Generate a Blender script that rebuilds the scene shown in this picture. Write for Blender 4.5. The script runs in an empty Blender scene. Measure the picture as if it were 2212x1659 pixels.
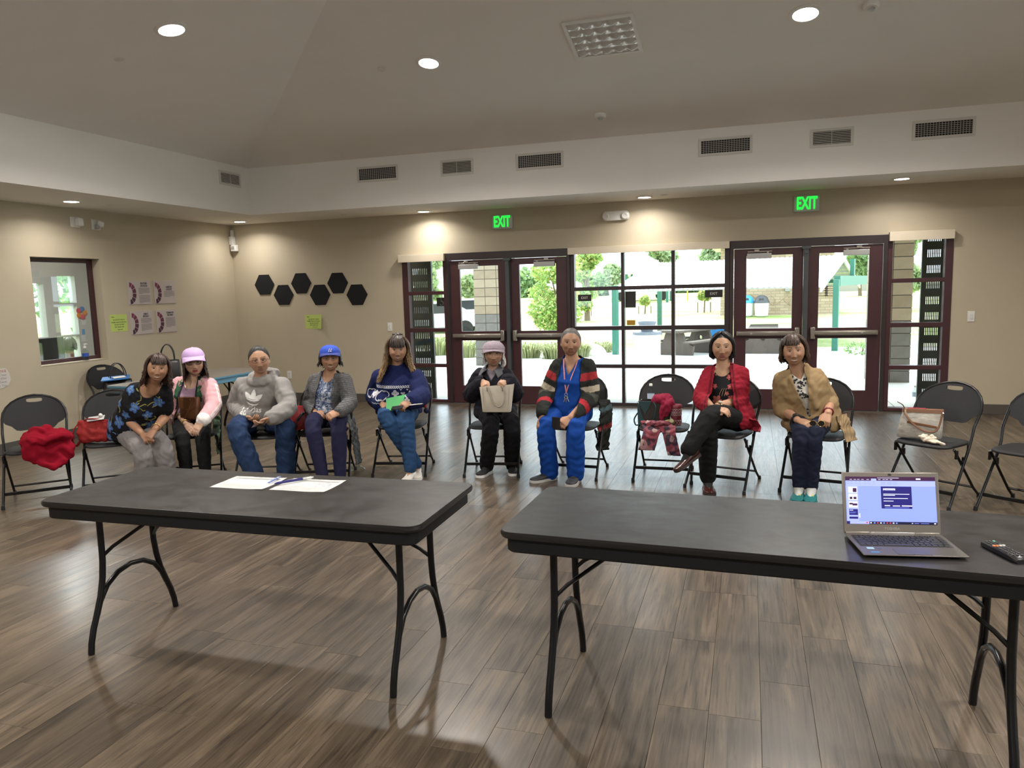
import bpy, bmesh, math, random
import numpy as np
from mathutils import Vector, Matrix, Euler
from mathutils.bvhtree import BVHTree
random.seed(7); rng = np.random.default_rng(7)
SC = bpy.context.scene
COL = SC.collection
PI = math.pi
W, H = 2212, 1659

# ---------------------------------------------------------------- camera, world, sun, exposure
CF, CYAW, CPITCH, CROLL, CH = 1633.03, 0.30527, -0.12601, -0.02776, 1.6248
_cy, _sy = math.cos(CYAW), math.sin(CYAW)
FWD = np.array([-_sy*math.cos(CPITCH), _cy*math.cos(CPITCH), math.sin(CPITCH)])
_r0 = np.array([_cy, _sy, 0.0]); _u0 = np.cross(_r0, FWD)
RGT = math.cos(CROLL)*_r0 + math.sin(CROLL)*_u0
UPV = -math.sin(CROLL)*_r0 + math.cos(CROLL)*_u0
CO = np.array([0, 0, CH])
cam_d = bpy.data.cameras.new('camera'); cam = bpy.data.objects.new('camera', cam_d); COL.objects.link(cam)
cam_d.sensor_fit = 'HORIZONTAL'; cam_d.sensor_width = 36; cam_d.lens = CF/W*36
cam_d.clip_start = 0.05; cam_d.clip_end = 600
cam.matrix_world = Matrix(((RGT[0], UPV[0], -FWD[0], 0), (RGT[1], UPV[1], -FWD[1], 0), (RGT[2], UPV[2], -FWD[2], CH), (0, 0, 0, 1)))
SC.camera = cam
SC.view_settings.view_transform = 'Standard'; SC.view_settings.look = 'None'
SC.view_settings.gamma = 1.0; SC.view_settings.use_curve_mapping = False
SC.view_settings.exposure = 0.9
SC.cycles.max_bounces = 10; SC.cycles.diffuse_bounces = 4; SC.cycles.glossy_bounces = 4
SC.cycles.transparent_max_bounces = 24; SC.cycles.sample_clamp_indirect = 6.0
SC.cycles.caustics_reflective = False; SC.cycles.caustics_refractive = False
world = bpy.data.worlds.new('overcast'); SC.world = world; world.use_nodes = True
_bg = world.node_tree.nodes['Background']
_bg.inputs[0].default_value = (0.80, 0.90, 1.0, 1); _bg.inputs[1].default_value = 2.9
sun_d = bpy.data.lights.new('sun', 'SUN'); sun = bpy.data.objects.new('sun', sun_d); COL.objects.link(sun)
sun_d.energy = 4.5; sun_d.angle = math.radians(10); sun_d.color = (1, .97, .9)
sun.rotation_euler = Vector((-.12, .52, .84)).to_track_quat('Z', 'Y').to_euler()   # high, from beyond the lawn
DOWNLIGHT_W = 40.0      # ceiling downlights, watts of the area lamp in each housing
SOFFIT_W = 5.0

def ray(px, py):
    return FWD + (px-W/2)/CF*RGT - (py-H/2)/CF*UPV
def aY(px, py, Y):
    d = ray(px, py); return CO + d*(Y/d[1])
def aX(px, py, X):
    d = ray(px, py); return CO + d*(X/d[0])
def aZ(px, py, z):
    d = ray(px, py); return CO + d*((z-CH)/d[2])
def ground(y):
    # the lawn outside dips a little beyond the patio and rises again towards the far building
    return float(np.interp(y, [0, 13.8, 23, 28, 40, 60, 120], [-.03, -.03, -.40, -.36, -.06, 0.05, 0.9]))
def aG(px, py):
    d = ray(px, py); t = 8.0
    for i in range(4000):
        p = CO + d*t
        if p[2] <= ground(p[1]): return np.array([p[0], p[1], ground(p[1])])
        t *= 1.002
    return p

# ---------------------------------------------------------------- materials
MATS = {}
def nodes(name):
    m = bpy.data.materials.new(name); m.use_nodes = True
    nt = m.node_tree; b = nt.nodes['Principled BSDF']; MATS[name] = m
    return m, nt, b
def N(nt, t, **k):
    n = nt.nodes.new(t)
    for a, v in k.items():
        if a in n.inputs: n.inputs[a].default_value = v
        else: setattr(n, a, v)
    return n
def L(nt, a, b): nt.links.new(a, b)
def mat(name, col, rough=.5, metal=0, var=.0, scale=8, bump=0, bscale=60, spec=.5, attr=None, emit=0, coat=0, stretch=None, sheen=0):
    """a procedural surface: base colour with a noise variation and a fine bump; attr = vertex colour layer"""
    if name in MATS: return MATS[name]
    m, nt, b = nodes(name)
    b.inputs['Roughness'].default_value = rough; b.inputs['Metallic'].default_value = metal
    b.inputs['Specular IOR Level'].default_value = spec
    b.inputs['Coat Weight'].default_value = coat
    if sheen: b.inputs['Sheen Weight'].default_value = sheen
    c4 = (*col, 1)
    b.inputs['Base Color'].default_value = c4
    tc = N(nt, 'ShaderNodeTexCoord')
    src = None
    if attr:
        a = N(nt, 'ShaderNodeAttribute', attribute_name=attr); src = a.outputs['Color']
    if var or bump:
        mp = N(nt, 'ShaderNodeMapping'); L(nt, tc.outputs['Object'], mp.inputs[0])
        if stretch: mp.inputs['Scale'].default_value = stretch
    if var:
        n = N(nt, 'ShaderNodeTexNoise', Scale=scale, Detail=5.0); L(nt, mp.outputs[0], n.inputs['Vector'])
        mr = N(nt, 'ShaderNodeMapRange'); mr.inputs[1].default_value = .25; mr.inputs[2].default_value = .75
        mr.inputs[3].default_value = 1-var; mr.inputs[4].default_value = 1+var; L(nt, n.outputs[0], mr.inputs[0])
        hs = N(nt, 'ShaderNodeHueSaturation'); hs.inputs['Color'].default_value = c4
        if src: L(nt, src, hs.inputs['Color'])
        L(nt, mr.outputs[0], hs.inputs['Value']); L(nt, hs.outputs[0], b.inputs['Base Color'])
    elif src: L(nt, src, b.inputs['Base Color'])
    if bump:
        n2 = N(nt, 'ShaderNodeTexNoise', Scale=bscale, Detail=3.0); L(nt, mp.outputs[0], n2.inputs['Vector'])
        bp = N(nt, 'ShaderNodeBump', Strength=bump, Distance=.01); L(nt, n2.outputs[0], bp.inputs['Height'])
        L(nt, bp.outputs[0], b.inputs['Normal'])
    if emit:
        b.inputs['Emission Color'].default_value = c4; b.inputs['Emission Strength'].default_value = emit
    return m
def glass_mat(name, tint=(.96, .98, .97), gloss=.06):
    if name in MATS: return MATS[name]
    m, nt, b = nodes(name); nt.nodes.remove(b)
    out = nt.nodes['Material Output']
    t = N(nt, 'ShaderNodeBsdfTransparent'); t.inputs[0].default_value = (*tint, 1)
    g = N(nt, 'ShaderNodeBsdfGlossy', Roughness=.02)
    lw = N(nt, 'ShaderNodeLayerWeight', Blend=.5); mx = N(nt, 'ShaderNodeMixShader')
    pw = N(nt, 'ShaderNodeMath', operation='POWER'); pw.inputs[1].default_value = 4.0; L(nt, lw.outputs['Facing'], pw.inputs[0])
    ma = N(nt, 'ShaderNodeMath', operation='MULTIPLY_ADD'); ma.inputs[1].default_value = .7; ma.inputs[2].default_value = gloss*.7; L(nt, pw.outputs[0], ma.inputs[0]); L(nt, ma.outputs[0], mx.inputs[0]); L(nt, t.outputs[0], mx.inputs[1]); L(nt, g.outputs[0], mx.inputs[2]); L(nt, mx.outputs[0], out.inputs[0])
    return m

# ---------------------------------------------------------------- mesh builder
def frame_of(d, hint=(0, 0, 1)):
    d = np.asarray(d, float); d = d/np.linalg.norm(d)
    h = np.asarray(hint, float)
    if abs(d@h)/np.linalg.norm(h) > .98: h = np.array([1., 0, 0]) if abs(d[0]) < .9 else np.array([0, 1., 0])
    x = np.cross(h, d); x /= np.linalg.norm(x); y = np.cross(d, x)
    return x, y, d
class MB:
    def __init__(s): s.v = []; s.f = []; s.m = []
    def add(s, vs, fs, mi=0):
        o = len(s.v); s.v.extend([tuple(map(float, p)) for p in vs])
        s.f.extend([tuple(i+o for i in q) for q in fs]); s.m.extend([mi]*len(fs)); return s
    def box(s, c, d, mi=0, R=None):
        c = np.asarray(c, float); h = np.asarray(d, float)/2
        vs = []
        for z in (-1, 1):
            for x, y in ((-1, -1), (1, -1), (1, 1), (-1, 1)):
                p = np.array([x, y, z])*h
                if R is not None: p = R@p
                vs.append(c+p)
        return s.add(vs, [(3, 2, 1, 0), (4, 5, 6, 7), (0, 1, 5, 4), (1, 2, 6, 5), (2, 3, 7, 6), (3, 0, 4, 7)], mi)
    def bx(s, x0, x1, y0, y1, z0, z1, mi=0):
        return s.box(((x0+x1)/2, (y0+y1)/2, (z0+z1)/2), (abs(x1-x0), abs(y1-y0), abs(z1-z0)), mi)
    def rings(s, rs, cap=True, mi=0, closed=False):
        n = len(rs[0]); vs = [p for r in rs for p in r]; fs = []
        k = len(rs)
        for i in range(k if closed else k-1):
            a, b = i*n, ((i+1) % k)*n
            for j in range(n):
                j2 = (j+1) % n; fs.append((a+j, a+j2, b+j2, b+j))
        if cap and not closed:
            fs.append(tuple(range(n-1, -1, -1))); fs.append(tuple((k-1)*n+j for j in range(n)))
        return s.add(vs, fs, mi)
    def tube(s, pts, rad, n=10, mi=0, closed=False, flat=1.0, hint=(0, 0, 1), rnd=False):
        pts = [np.asarray(p, float) for p in pts]; k = len(pts)
        if np.isscalar(rad): rad = [rad]*k
        rs = []; px = None
        for i in range(k):
            if closed: d = pts[(i+1) % k]-pts[i-1]
            else: d = pts[min(i+1, k-1)]-pts[max(i-1, 0)]
            d = d/(np.linalg.norm(d)+1e-12)
            if px is None: x, y, _ = frame_of(d, hint)
            else:
                x = px-(px@d)*d; x /= np.linalg.norm(x)+1e-12; y = np.cross(d, x)
            px = x
            a = np.arange(n)*2*PI/n
            rs.append([pts[i]+rad[i]*(math.cos(t)*x+flat*math.sin(t)*y) for t in a])
        if rnd and not closed:
            d0 = pts[0]-pts[1]; d0 /= np.linalg.norm(d0); d1 = pts[-1]-pts[-2]; d1 /= np.linalg.norm(d1)
            pre = []; post = []
            for q, e in ((.45, .9), (.8, .6)):
                pre.insert(0, [pts[0]+(p-pts[0])*math.sqrt(1-q*q)+d0*rad[0]*q for p in rs[0]])
                post.append([pts[-1]+(p-pts[-1])*math.sqrt(1-q*q)+d1*rad[-1]*q for p in rs[-1]])
            rs = pre+rs+post
        return s.rings(rs, not closed, mi, closed)
    def lathe(s, prof, c=(0, 0, 0), n=20, mi=0, axis=(0, 0, 1), cap=True, hint=(0, 1, 0)):
        x, y, d = frame_of(axis, hint); c = np.asarray(c, float)
        rs = [[c+d*z+r*(math.cos(t)*x+math.sin(t)*y) for t in np.arange(n)*2*PI/n] for r, z in prof]
        return s.rings(rs, cap, mi)
    def ell(s, c, r, n=16, k=10, mi=0, R=None):
        c = np.asarray(c, float); rs = []
        for i in range(1, k):
            ph = -PI/2+PI*i/k
            ring = []
            for t in np.arange(n)*2*PI/n:
                p = np.array([math.cos(ph)*math.cos(t)*r[0], math.cos(ph)*math.sin(t)*r[1], math.sin(ph)*r[2]])
                if R is not None: p = R@p
                ring.append(c+p)
            rs.append(ring)
        return s.rings(rs, True, mi)
    def prism(s, poly, o, ux, uy, th, mi=0):
        """polygon in the plane (o,ux,uy), thickness th along ux x uy"""
        o = np.asarray(o, float); ux = np.asarray(ux, float); uy = np.asarray(uy, float); nz = np.cross(ux, uy)*th
        a = [o+ux*p[0]+uy*p[1] for p in poly]; n = len(a)
        vs = a+[p+nz for p in a]
        fs = [tuple(range(n-1, -1, -1)), tuple(range(n, 2*n))]+[(i, (i+1) % n, n+(i+1) % n, n+i) for i in range(n)]
        return s.add(vs, fs, mi)
    def quad(s, a, b, c, d, mi=0): return s.add([a, b, c, d], [(0, 1, 2, 3)], mi)
    def join(s, o, mi=None):
        k = len(s.v); s.v.extend(o.v); s.f.extend([tuple(i+k for i in q) for q in o.f]); s.m.extend(o.m if mi is None else [mi]*len(o.f)); return s
    def mesh(s, name, mats, smooth=30):
        me = bpy.data.meshes.new(name); me.from_pydata(s.v, [], s.f)
        for m in mats: me.materials.append(m)
        if len(mats) > 1: me.polygons.foreach_set('material_index', s.m)
        if smooth:
            me.polygons.foreach_set('use_smooth', [True]*len(s.f)); me.update()
            me.set_sharp_from_angle(angle=math.radians(smooth))
        me.update(); return me
    def obj(s, name, mats, parent=None, smooth=30, bevel=0, world=False):
        if not isinstance(mats, (list, tuple)): mats = [mats]
        if world and parent is not None:
            iv = parent_matrix(parent).inverted(); s.v = [tuple(iv@Vector(p)) for p in s.v]
        return link(name, s.mesh(name, mats, smooth), parent, bevel)
def parent_matrix(o):
    m = o.matrix_basis.copy()
    while o.parent is not None:
        o = o.parent; m = o.matrix_basis @ m
    return m
def link(name, me, parent=None, bevel=0):
    o = bpy.data.objects.new(name, me); COL.objects.link(o)
    if parent is not None: o.parent = parent
    if bevel:
        b = o.modifiers.new('edge', 'BEVEL'); b.width = bevel; b.segments = 2; b.limit_method = 'ANGLE'; b.angle_limit = math.radians(40)
        b.harden_normals = False
    return o
def tag(o, label, cat, group=None, kind=None):
    o['label'] = label; o['category'] = cat
    if group: o['group'] = group
    if kind: o['kind'] = kind
    return o
def struct(o, label=None):
    o['kind'] = 'structure'
    if label: o['label'] = label
    return o
def thing(name, label, cat, loc=(0, 0, 0), rz=0, group=None):
    o = bpy.data.objects.new(name, None); COL.objects.link(o); o.empty_display_size = .1
    o.location = tuple(map(float, loc)); o.rotation_euler = (0, 0, rz)
    return tag(o, label, cat, group)
def dup_tree(o, parent=None):
    c = o.copy(); COL.objects.link(c)
    if parent is not None: c.parent = parent
    for ch in list(o.children): dup_tree(ch, c)
    return c
def text_mb(txt, size, o, ux, uy, mi=0, th=.0006, align='CENTER', bold=0.0, sx=1.0, off=0.0):
    cu = bpy.data.curves.new('t', 'FONT'); cu.body = txt; cu.size = size; cu.align_x = align; cu.align_y = 'CENTER'
    cu.offset = bold; cu.resolution_u = 2
    ob = bpy.data.objects.new('t', cu); COL.objects.link(ob)
    dg = bpy.context.evaluated_depsgraph_get(); me = bpy.data.meshes.new_from_object(ob.evaluated_get(dg))
    ux = np.asarray(ux, float); uy = np.asarray(uy, float); nz = np.cross(ux, uy); o = np.asarray(o, float)+nz*(th+off)
    b = MB(); b.add([o+ux*v.co.x*sx+uy*v.co.y for v in me.vertices], [tuple(p.vertices) for p in me.polygons], mi)
    bpy.data.objects.remove(ob); bpy.data.meshes.remove(me); bpy.data.curves.remove(cu)
    return b
def wall_holes(us, zs, holes, f, t):
    """grid of cells us x zs, minus holes (u0,u1,z0,z1); f(u,z,w) -> point; w = 0 front, t back: one connected shell"""
    us = sorted(set(round(u, 4) for u in us) | set(round(h[i], 4) for h in holes for i in (0, 1)))
    zs = sorted(set(round(z, 4) for z in zs) | set(round(h[i], 4) for h in holes for i in (2, 3)))
    nu, nz = len(us), len(zs)
    solid = [[not any(h[0]-1e-5 < (us[i]+us[i+1])/2 < h[1]+1e-5 and h[2]-1e-5 < (zs[j]+zs[j+1])/2 < h[3]+1e-5 for h in holes) for j in range(nz-1)] for i in range(nu-1)]
    vs = [f(u, z, w) for w in (0, t) for u in us for z in zs]
    I = lambda i, j, k: k*nu*nz+i*nz+j
    fs = []
    ok = lambda i, j: 0 <= i < nu-1 and 0 <= j < nz-1 and solid[i][j]
    for i in range(nu-1):
        for j in range(nz-1):
            if not solid[i][j]: continue
            fs.append((I(i, j, 0), I(i+1, j, 0), I(i+1, j+1, 0), I(i, j+1, 0)))
            fs.append((I(i, j+1, 1), I(i+1, j+1, 1), I(i+1, j, 1), I(i, j, 1)))
            for di, dj, a, b in ((-1, 0, (i, j), (i, j+1)), (1, 0, (i+1, j+1), (i+1, j)), (0, -1, (i+1, j), (i, j)), (0, 1, (i, j+1), (i+1, j+1))):
                if not ok(i+di, j+dj): fs.append((I(*a, 0), I(*b, 0), I(*b, 1), I(*a, 1)))
    used = sorted(set(k for q in fs for k in q)); re = {k: n for n, k in enumerate(used)}
    return MB().add([vs[k] for k in used], [tuple(re[k] for k in q) for q in fs])
# ---------------------------------------------------------------- the room shell
XL, XR, YB, YF = -7.644, 5.2, 10.048, -4.2
ZS, YS, XSL, ZB, SL = 2.7056, 8.948, -6.465, 3.322, .22
XSR, YSF = 4.0, -3.0
wall_m = mat('wall_paint', (.51, .445, .33), .7, var=.03, scale=2.5, bump=.04, bscale=180)
ceil_m = mat('ceiling_paint', (.85, .83, .79), .8, var=.02, scale=2, bump=.03, bscale=160)
white_m = mat('white_plastic', (.78, .77, .74), .4)
cream_m = mat('cream_valance', (.66, .58, .45), .5, var=.03)
frame_m = mat('maroon_frame', (.055, .017, .02), .38, var=.12, scale=5, bump=.02)
framed_m = mat('dark_bronze_frame', (.028, .017, .018), .4, var=.1, scale=5)
steel_m = mat('brushed_steel', (.36, .33, .29), .32, metal=.9, var=.06, scale=30, stretch=(1, 20, 20))
mull_m = mat('grey_mullion', (.07, .08, .085), .45, metal=.3)
alu_m = mat('aluminium_grey', (.42, .42, .41), .4, metal=.3)
black_m = mat('black_matt', (.012, .012, .012), .6)
glass_m = glass_mat('window_glass', (.93, .97, .96))
base_m = mat('grey_baseboard', (.085, .076, .066), .5)

def plank_material():
    m, nt, b = nodes('vinyl_plank')
    oi = N(nt, 'ShaderNodeObjectInfo'); at = N(nt, 'ShaderNodeAttribute', attribute_name='rnd'); geo = N(nt, 'ShaderNodeNewGeometry')
    s = N(nt, 'ShaderNodeMath', operation='ADD'); L(nt, oi.outputs['Random'], s.inputs[0]); L(nt, at.outputs['Fac'], s.inputs[1])
    fr = N(nt, 'ShaderNodeMath', operation='FRACT'); L(nt, s.outputs[0], fr.inputs[0])
    cx = N(nt, 'ShaderNodeCombineXYZ'); mul = N(nt, 'ShaderNodeMath', operation='MULTIPLY'); mul.inputs[1].default_value = 37.0
    L(nt, fr.outputs[0], mul.inputs[0]); L(nt, mul.outputs[0], cx.inputs[0]); L(nt, mul.outputs[0], cx.inputs[1]); L(nt, mul.outputs[0], cx.inputs[2])
    ad = N(nt, 'ShaderNodeVectorMath', operation='ADD'); L(nt, geo.outputs['Position'], ad.inputs[0]); L(nt, cx.outputs[0], ad.inputs[1])
    def noise(sc, scale, det, dist=0, rough=.5):
        mp = N(nt, 'ShaderNodeMapping'); mp.inputs['Scale'].default_value = sc; L(nt, ad.outputs[0], mp.inputs[0])
        n = N(nt, 'ShaderNodeTexNoise', Scale=scale, Detail=det, Roughness=rough, Distortion=dist); L(nt, mp.outputs[0], n.inputs['Vector']); return n
    fine = noise((24, .9, 1), 4.6, 8, .7, .66)      # long grain streaks
    broad = noise((4.2, .55, 1), 2.4, 5, 1.6)
    blot = noise((1, 1, 1), 1.7, 3)
    # cathedral grain: distorted rings
    mpw = N(nt, 'ShaderNodeMapping'); mpw.inputs['Scale'].default_value = (7, .55, 1); L(nt, ad.outputs[0], mpw.inputs[0])
    wv = N(nt, 'ShaderNodeTexWave', Scale=2.6, Distortion=9.0, Detail=3.0); wv.inputs['Detail Scale'].default_value = 1.2; L(nt, mpw.outputs[0], wv.inputs['Vector'])
    cr = N(nt, 'ShaderNodeValToRGB'); e = cr.color_ramp.elements
    e[0].position = .34; e[0].color = (.023, .0175, .0125, 1); e[1].position = .68; e[1].color = (.185, .142, .101, 1)
    k = e.new(.5); k.color = (.088, .067, .048, 1)
    mixf = N(nt, 'ShaderNodeMath', operation='MULTIPLY_ADD'); mixf.inputs[1].default_value = .24
    L(nt, fine.outputs[0], mixf.inputs[0])
    m2 = N(nt, 'ShaderNodeMath', operation='MULTIPLY_ADD'); m2.inputs[1].default_value = .46; L(nt, broad.outputs[0], m2.inputs[0])
    m3 = N(nt, 'ShaderNodeMath', operation='MULTIPLY_ADD'); m3.inputs[1].default_value = .03; m3.inputs[2].default_value = .10; L(nt, wv.outputs[0], m3.inputs[0])
    m4 = N(nt, 'ShaderNodeMath', operation='MULTIPLY_ADD'); m4.inputs[1].default_value = .06; L(nt, fr.outputs[0], m4.inputs[0]); L(nt, m3.outputs[0], m4.inputs[2])
    L(nt, m4.outputs[0], m2.inputs[2]); L(nt, m2.outputs[0], mixf.inputs[2]); L(nt, mixf.outputs[0], cr.inputs[0])
    hs = N(nt, 'ShaderNodeHueSaturation'); L(nt, cr.outputs[0], hs.inputs['Color'])
    mr = N(nt, 'ShaderNodeMapRange'); mr.inputs[3].default_value = .62; mr.inputs[4].default_value = 1.38; L(nt, blot.outputs[0], mr.inputs[0]); 
    lines = noise((22, .8, 1), 2.4, 5, 1.6, .6); ml = N(nt, 'ShaderNodeMapRange'); ml.inputs[1].default_value = .36; ml.inputs[2].default_value = .45; ml.inputs[3].default_value = .50; ml.inputs[4].default_value = 1.0
    L(nt, lines.outputs[0], ml.inputs[0]); mm = N(nt, 'ShaderNodeMath', operation='MULTIPLY'); L(nt, mr.outputs[0], mm.inputs[0]); L(nt, ml.outputs[0], mm.inputs[1]); L(nt, mm.outputs[0], hs.inputs['Value'])
    hs.inputs['Saturation'].default_value = 1.12
    L(nt, hs.outputs[0], b.inputs['Base Color'])
    mr2 = N(nt, 'ShaderNodeMapRange'); mr2.inputs[1].default_value = .3; mr2.inputs[2].default_value = .7; mr2.inputs[3].default_value = .30; mr2.inputs[4].default_value = .48
    L(nt, fine.outputs[0], mr2.inputs[0]); L(nt, mr2.outputs[0], b.inputs['Roughness'])
    bp = N(nt, 'ShaderNodeBump', Strength=.10, Distance=.003); L(nt, mixf.outputs[0], bp.inputs['Height']); L(nt, bp.outputs[0], b.inputs['Normal'])
    b.inputs['Specular IOR Level'].default_value = .45; b.inputs['Coat Weight'].default_value = .22; b.inputs['Coat Roughness'].default_value = .2
    return m
plank_m = plank_material()
fb = MB(); fb.bx(XL-.2, XR+.2, YF-.2, YB+.25, -.12, -.0045)
floor = struct(fb.obj('floor', mat('floor_joint', (.03, .022, .016), .8)))
PW = .19
def plank_mesh(l):
    b = MB(); g = .0005; e = .0006; w = PW
    rs = [[(x, y, z) for x, y in ((i, i), (w-i, i), (w-i, l-i), (i, l-i))] for i, z in ((g, -.0044), (g, -.0005), (g+e, 0.0))]
    return b.rings(rs, True)
_pm = {l: plank_mesh(l).mesh('plank', [plank_m], 0) for l in (1.16, .58)}
KNOWN = {0: [3.38, 3.96], 1: [2.78, 3.96], 2: [3.08], 3: [3.54, 4.12], 4: [3.34], 5: [3.92], -4: [2.90], -3: [2.49], -5: [2.75]}
cells = []
for k in range(int((XL+.32)/PW)-1, int((XR+.32)/PW)+1):
    x = -.32+k*PW
    if x < XL-.15 or x > XR: continue
    r = random.Random(k*13+5)
    ys = KNOWN.get(k, [r.choice((.0, .29, .58, .87))+2+r.uniform(-.05, .05)])
    segs = [(a, b-a) for a, b in zip(ys, ys[1:])]
    y = ys[-1]
    while y < YB-.02:
        l = 1.16 if r.random() < .72 else .58; segs.append((y, l)); y += l
    y = ys[0]
    while y > YF:
        l = 1.16 if r.random() < .72 else .58; y -= l; segs.append((y, l))
    for y, l in segs:
        if y+l > YB: l = YB-y
        if l > .02: cells.append((x, y, l))
def in_view(x, y):
    d = np.array([x, y, 0])-CO; z = d@FWD
    if z < .4: return False
    px = W/2+CF*(d@RGT)/z; py = H/2-CF*(d@UPV)/z
    return -150 < px < W+150 and py < H+250
def vis(c): return any(in_view(c[0]+a*PW, c[1]+b*c[2]) for a in (0, 1) for b in (0, 1))
cells.sort(key=lambda c: (not vis(c), (c[0]+.1)**2+(c[1]+c[2]/2)**2))
rest = MB(); rr = []
npl = 0
for x, y, l in cells:
    lk = round(l, 2)
    if npl < 296 and lk in (1.16, .58) and vis((x, y, l)):
        o = link('plank', _pm[lk], floor); o.location = (x, y, 0); npl += 1
    else:
        b = plank_mesh(l); rest.add([(p[0]+x, p[1]+y, p[2]) for p in b.v], b.f); rr += [random.random()]*len(b.f)
ro = rest.obj('plank_field', plank_m, floor, smooth=0); ro['kind'] = 'stuff'
at = ro.data.attributes.new('rnd', 'FLOAT', 'FACE'); at.data.foreach_set('value', rr)

# walls: openings for the office window (left) and the glazed entrance (back)
OWY0, OWY1, OWZ0, OWZ1 = 6.545, 7.495, .892, 2.122
ENT0, ENT1, ENTZ = -4.775, 2.262, 2.135
struct(wall_holes((YF-.2, YB+.2), (-.1, ZB+.05), [(OWY0, OWY1, OWZ0, OWZ1)], lambda u, z, w: (XL-w, u, z), .16).obj('wall_left', wall_m))
struct(wall_holes((XL, XR), (-.1, ZB+.05), [(ENT0, ENT1, -.1, ENTZ)], lambda u, z, w: (u, YB+w, z), .22).obj('wall_back', wall_m))
# the sides out of the picture have their own windows (their daylight falls on the left wall, the ceiling and the tables)
RW = [(-.6, 1.4, .8, 2.3), (2.4, 4.4, .8, 2.3)]
FW = [(-5.6, -4.2, .9, 2.2)]
struct(wall_holes((YF-.2, YB+.2), (-.1, ZB+.05), RW, lambda u, z, w: (XR+w, u, z), .16).obj('wall_right', wall_m))
struct(wall_holes((XL, XR), (-.1, ZB+.05), FW, lambda u, z, w: (u, YF-w, z), .16).obj('wall_rear', wall_m))
for i, h in enumerate(RW):
    w_ = struct(thing('window_%d' % (5+i), 'plain window of the right wall, out of the picture', 'window')); del w_['category']
    wall_holes((h[0], h[1]), (h[2], h[3]), [(h[0]+.05, (h[0]+h[1])/2-.03, h[2]+.05, h[3]-.05), ((h[0]+h[1])/2+.03, h[1]-.05, h[2]+.05, h[3]-.05)], lambda u, z, w: (XR+.05+w, u, z), .06).obj('frame', frame_m, w_, smooth=0)
    MB().bx(XR+.075, XR+.081, h[0]+.04, h[1]-.04, h[2]+.04, h[3]-.04).obj('pane', glass_m, w_)
for i, h in enumerate(FW):
    w_ = struct(thing('window_%d' % (8+i), 'plain window of the rear wall, out of the picture', 'window')); del w_['category']
    wall_holes((h[0], h[1]), (h[2], h[3]), [(h[0]+.05, (h[0]+h[1])/2-.03, h[2]+.05, h[3]-.05), ((h[0]+h[1])/2+.03, h[1]-.05, h[2]+.05, h[3]-.05)], lambda u, z, w: (u, YF-.05-w, z), .06).obj('frame', frame_m, w_, smooth=0)
    MB().bx(h[0]+.04, h[1]-.04, YF-.081, YF-.075, h[2]+.04, h[3]-.04).obj('pane', glass_m, w_)
# ceiling: soffit ring, bulkhead, four hipped slopes, all one shell
def ceil_mesh():
    b = MB(); o = [(XL, YF), (XR, YF), (XR, YB), (XL, YB)]; i = [(XSL, YSF), (XSR, YSF), (XSR, YS), (XSL, YS)]
    hw = (XSR-XSL)/2; xm = (XSR+XSL)/2; zr = ZB+SL*hw
    v = [(*p, ZS) for p in o]+[(*p, ZS) for p in i]+[(*p, ZB) for p in i]+[(xm, YSF+hw, zr), (xm, YS-hw, zr)]
    f = [(k, (k+1) % 4, 4+(k+1) % 4, 4+k) for k in range(4)]+[(4+k, 4+(k+1) % 4, 8+(k+1) % 4, 8+k) for k in range(4)]
    f += [(8, 9, 12), (9, 10, 13, 12), (10, 11, 13), (11, 8, 12, 13)]
    return b.add(v, f)
cm = ceil_mesh(); co = struct(cm.obj('ceiling', ceil_m, smooth=0))
s_ = co.modifiers.new('thick', 'SOLIDIFY'); s_.thickness = .12; s_.offset = -1 if True else 1
bm = bmesh.new(); bm.from_mesh(co.data); bmesh.ops.recalc_face_normals(bm, faces=bm.faces)
if sum(f.normal.z for f in bm.faces if len(f.verts) == 4 and abs(f.normal.z) > .9) > 0: bmesh.ops.reverse_faces(bm, faces=bm.faces)
bm.to_mesh(co.data); bm.free()

def slope_left(px, py):
    d = ray(px, py); t = (ZB+SL*(0-XSL)-CH)/(d[2]-SL*d[0]); return CO+t*d
def slope_back(px, py):
    d = ray(px, py); t = (ZB+SL*YS-CH)/(d[2]+SL*d[1]); return CO+t*d
# baseboards
def base_run(name, x0, x1, y0, y1): struct(MB().bx(x0, x1, y0, y1, 0, .118).obj(name, base_m, bevel=.003))
base_run('baseboard_left', XL+.001, XL+.014, YF, YB); base_run('baseboard_back', XL+.014, ENT0-.02, YB-.013, YB-.001)
base_run('baseboard_back.001', ENT1+.02, XR, YB-.013, YB-.001)

# ---------------------------------------------------------------- glazed entrance in the back wall
GY = YB+.055        # glass line
def bars_x(b, x0, x1, z0, z1, y0=YB-.02, y1=YB+.10, mi=0): b.bx(x0, x1, y0, y1, z0, z1, mi)
def panes(root, cells_):
    for (x0, x1, z0, z1) in cells_:
        MB().bx(x0-.008, x1+.008, GY-.003, GY+.003, z0-.008, z1+.008).obj('pane', glass_m, root)
def grid_window(name, x0, x1, cols, rows, m, label):
    """cols / rows: lists of (lo, hi) glass spans"""
    root = struct(thing(name, label, 'window'), label); del root['category']
    struct(root)
    us = [x0]+[v for c in cols for v in c]+[x1]; zs = [rows[0][0]-.04 if rows[0][0] > .05 else 0]+[v for c in rows for v in c]+[ENTZ]
    b = wall_holes(us, zs, [(c[0], c[1], r[0], r[1]) for c in cols for r in rows], lambda u, z, w: (u, YB-.01+w, z), .105)
    b.obj('frame', m, root, smooth=0, bevel=.004)
    panes(root, [(c[0], c[1], r[0], r[1]) for c in cols for r in rows])
    return root
ROWS = [(.055, .522), (.572, 1.032), (1.086, 1.562), (1.612, 2.075)]
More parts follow.
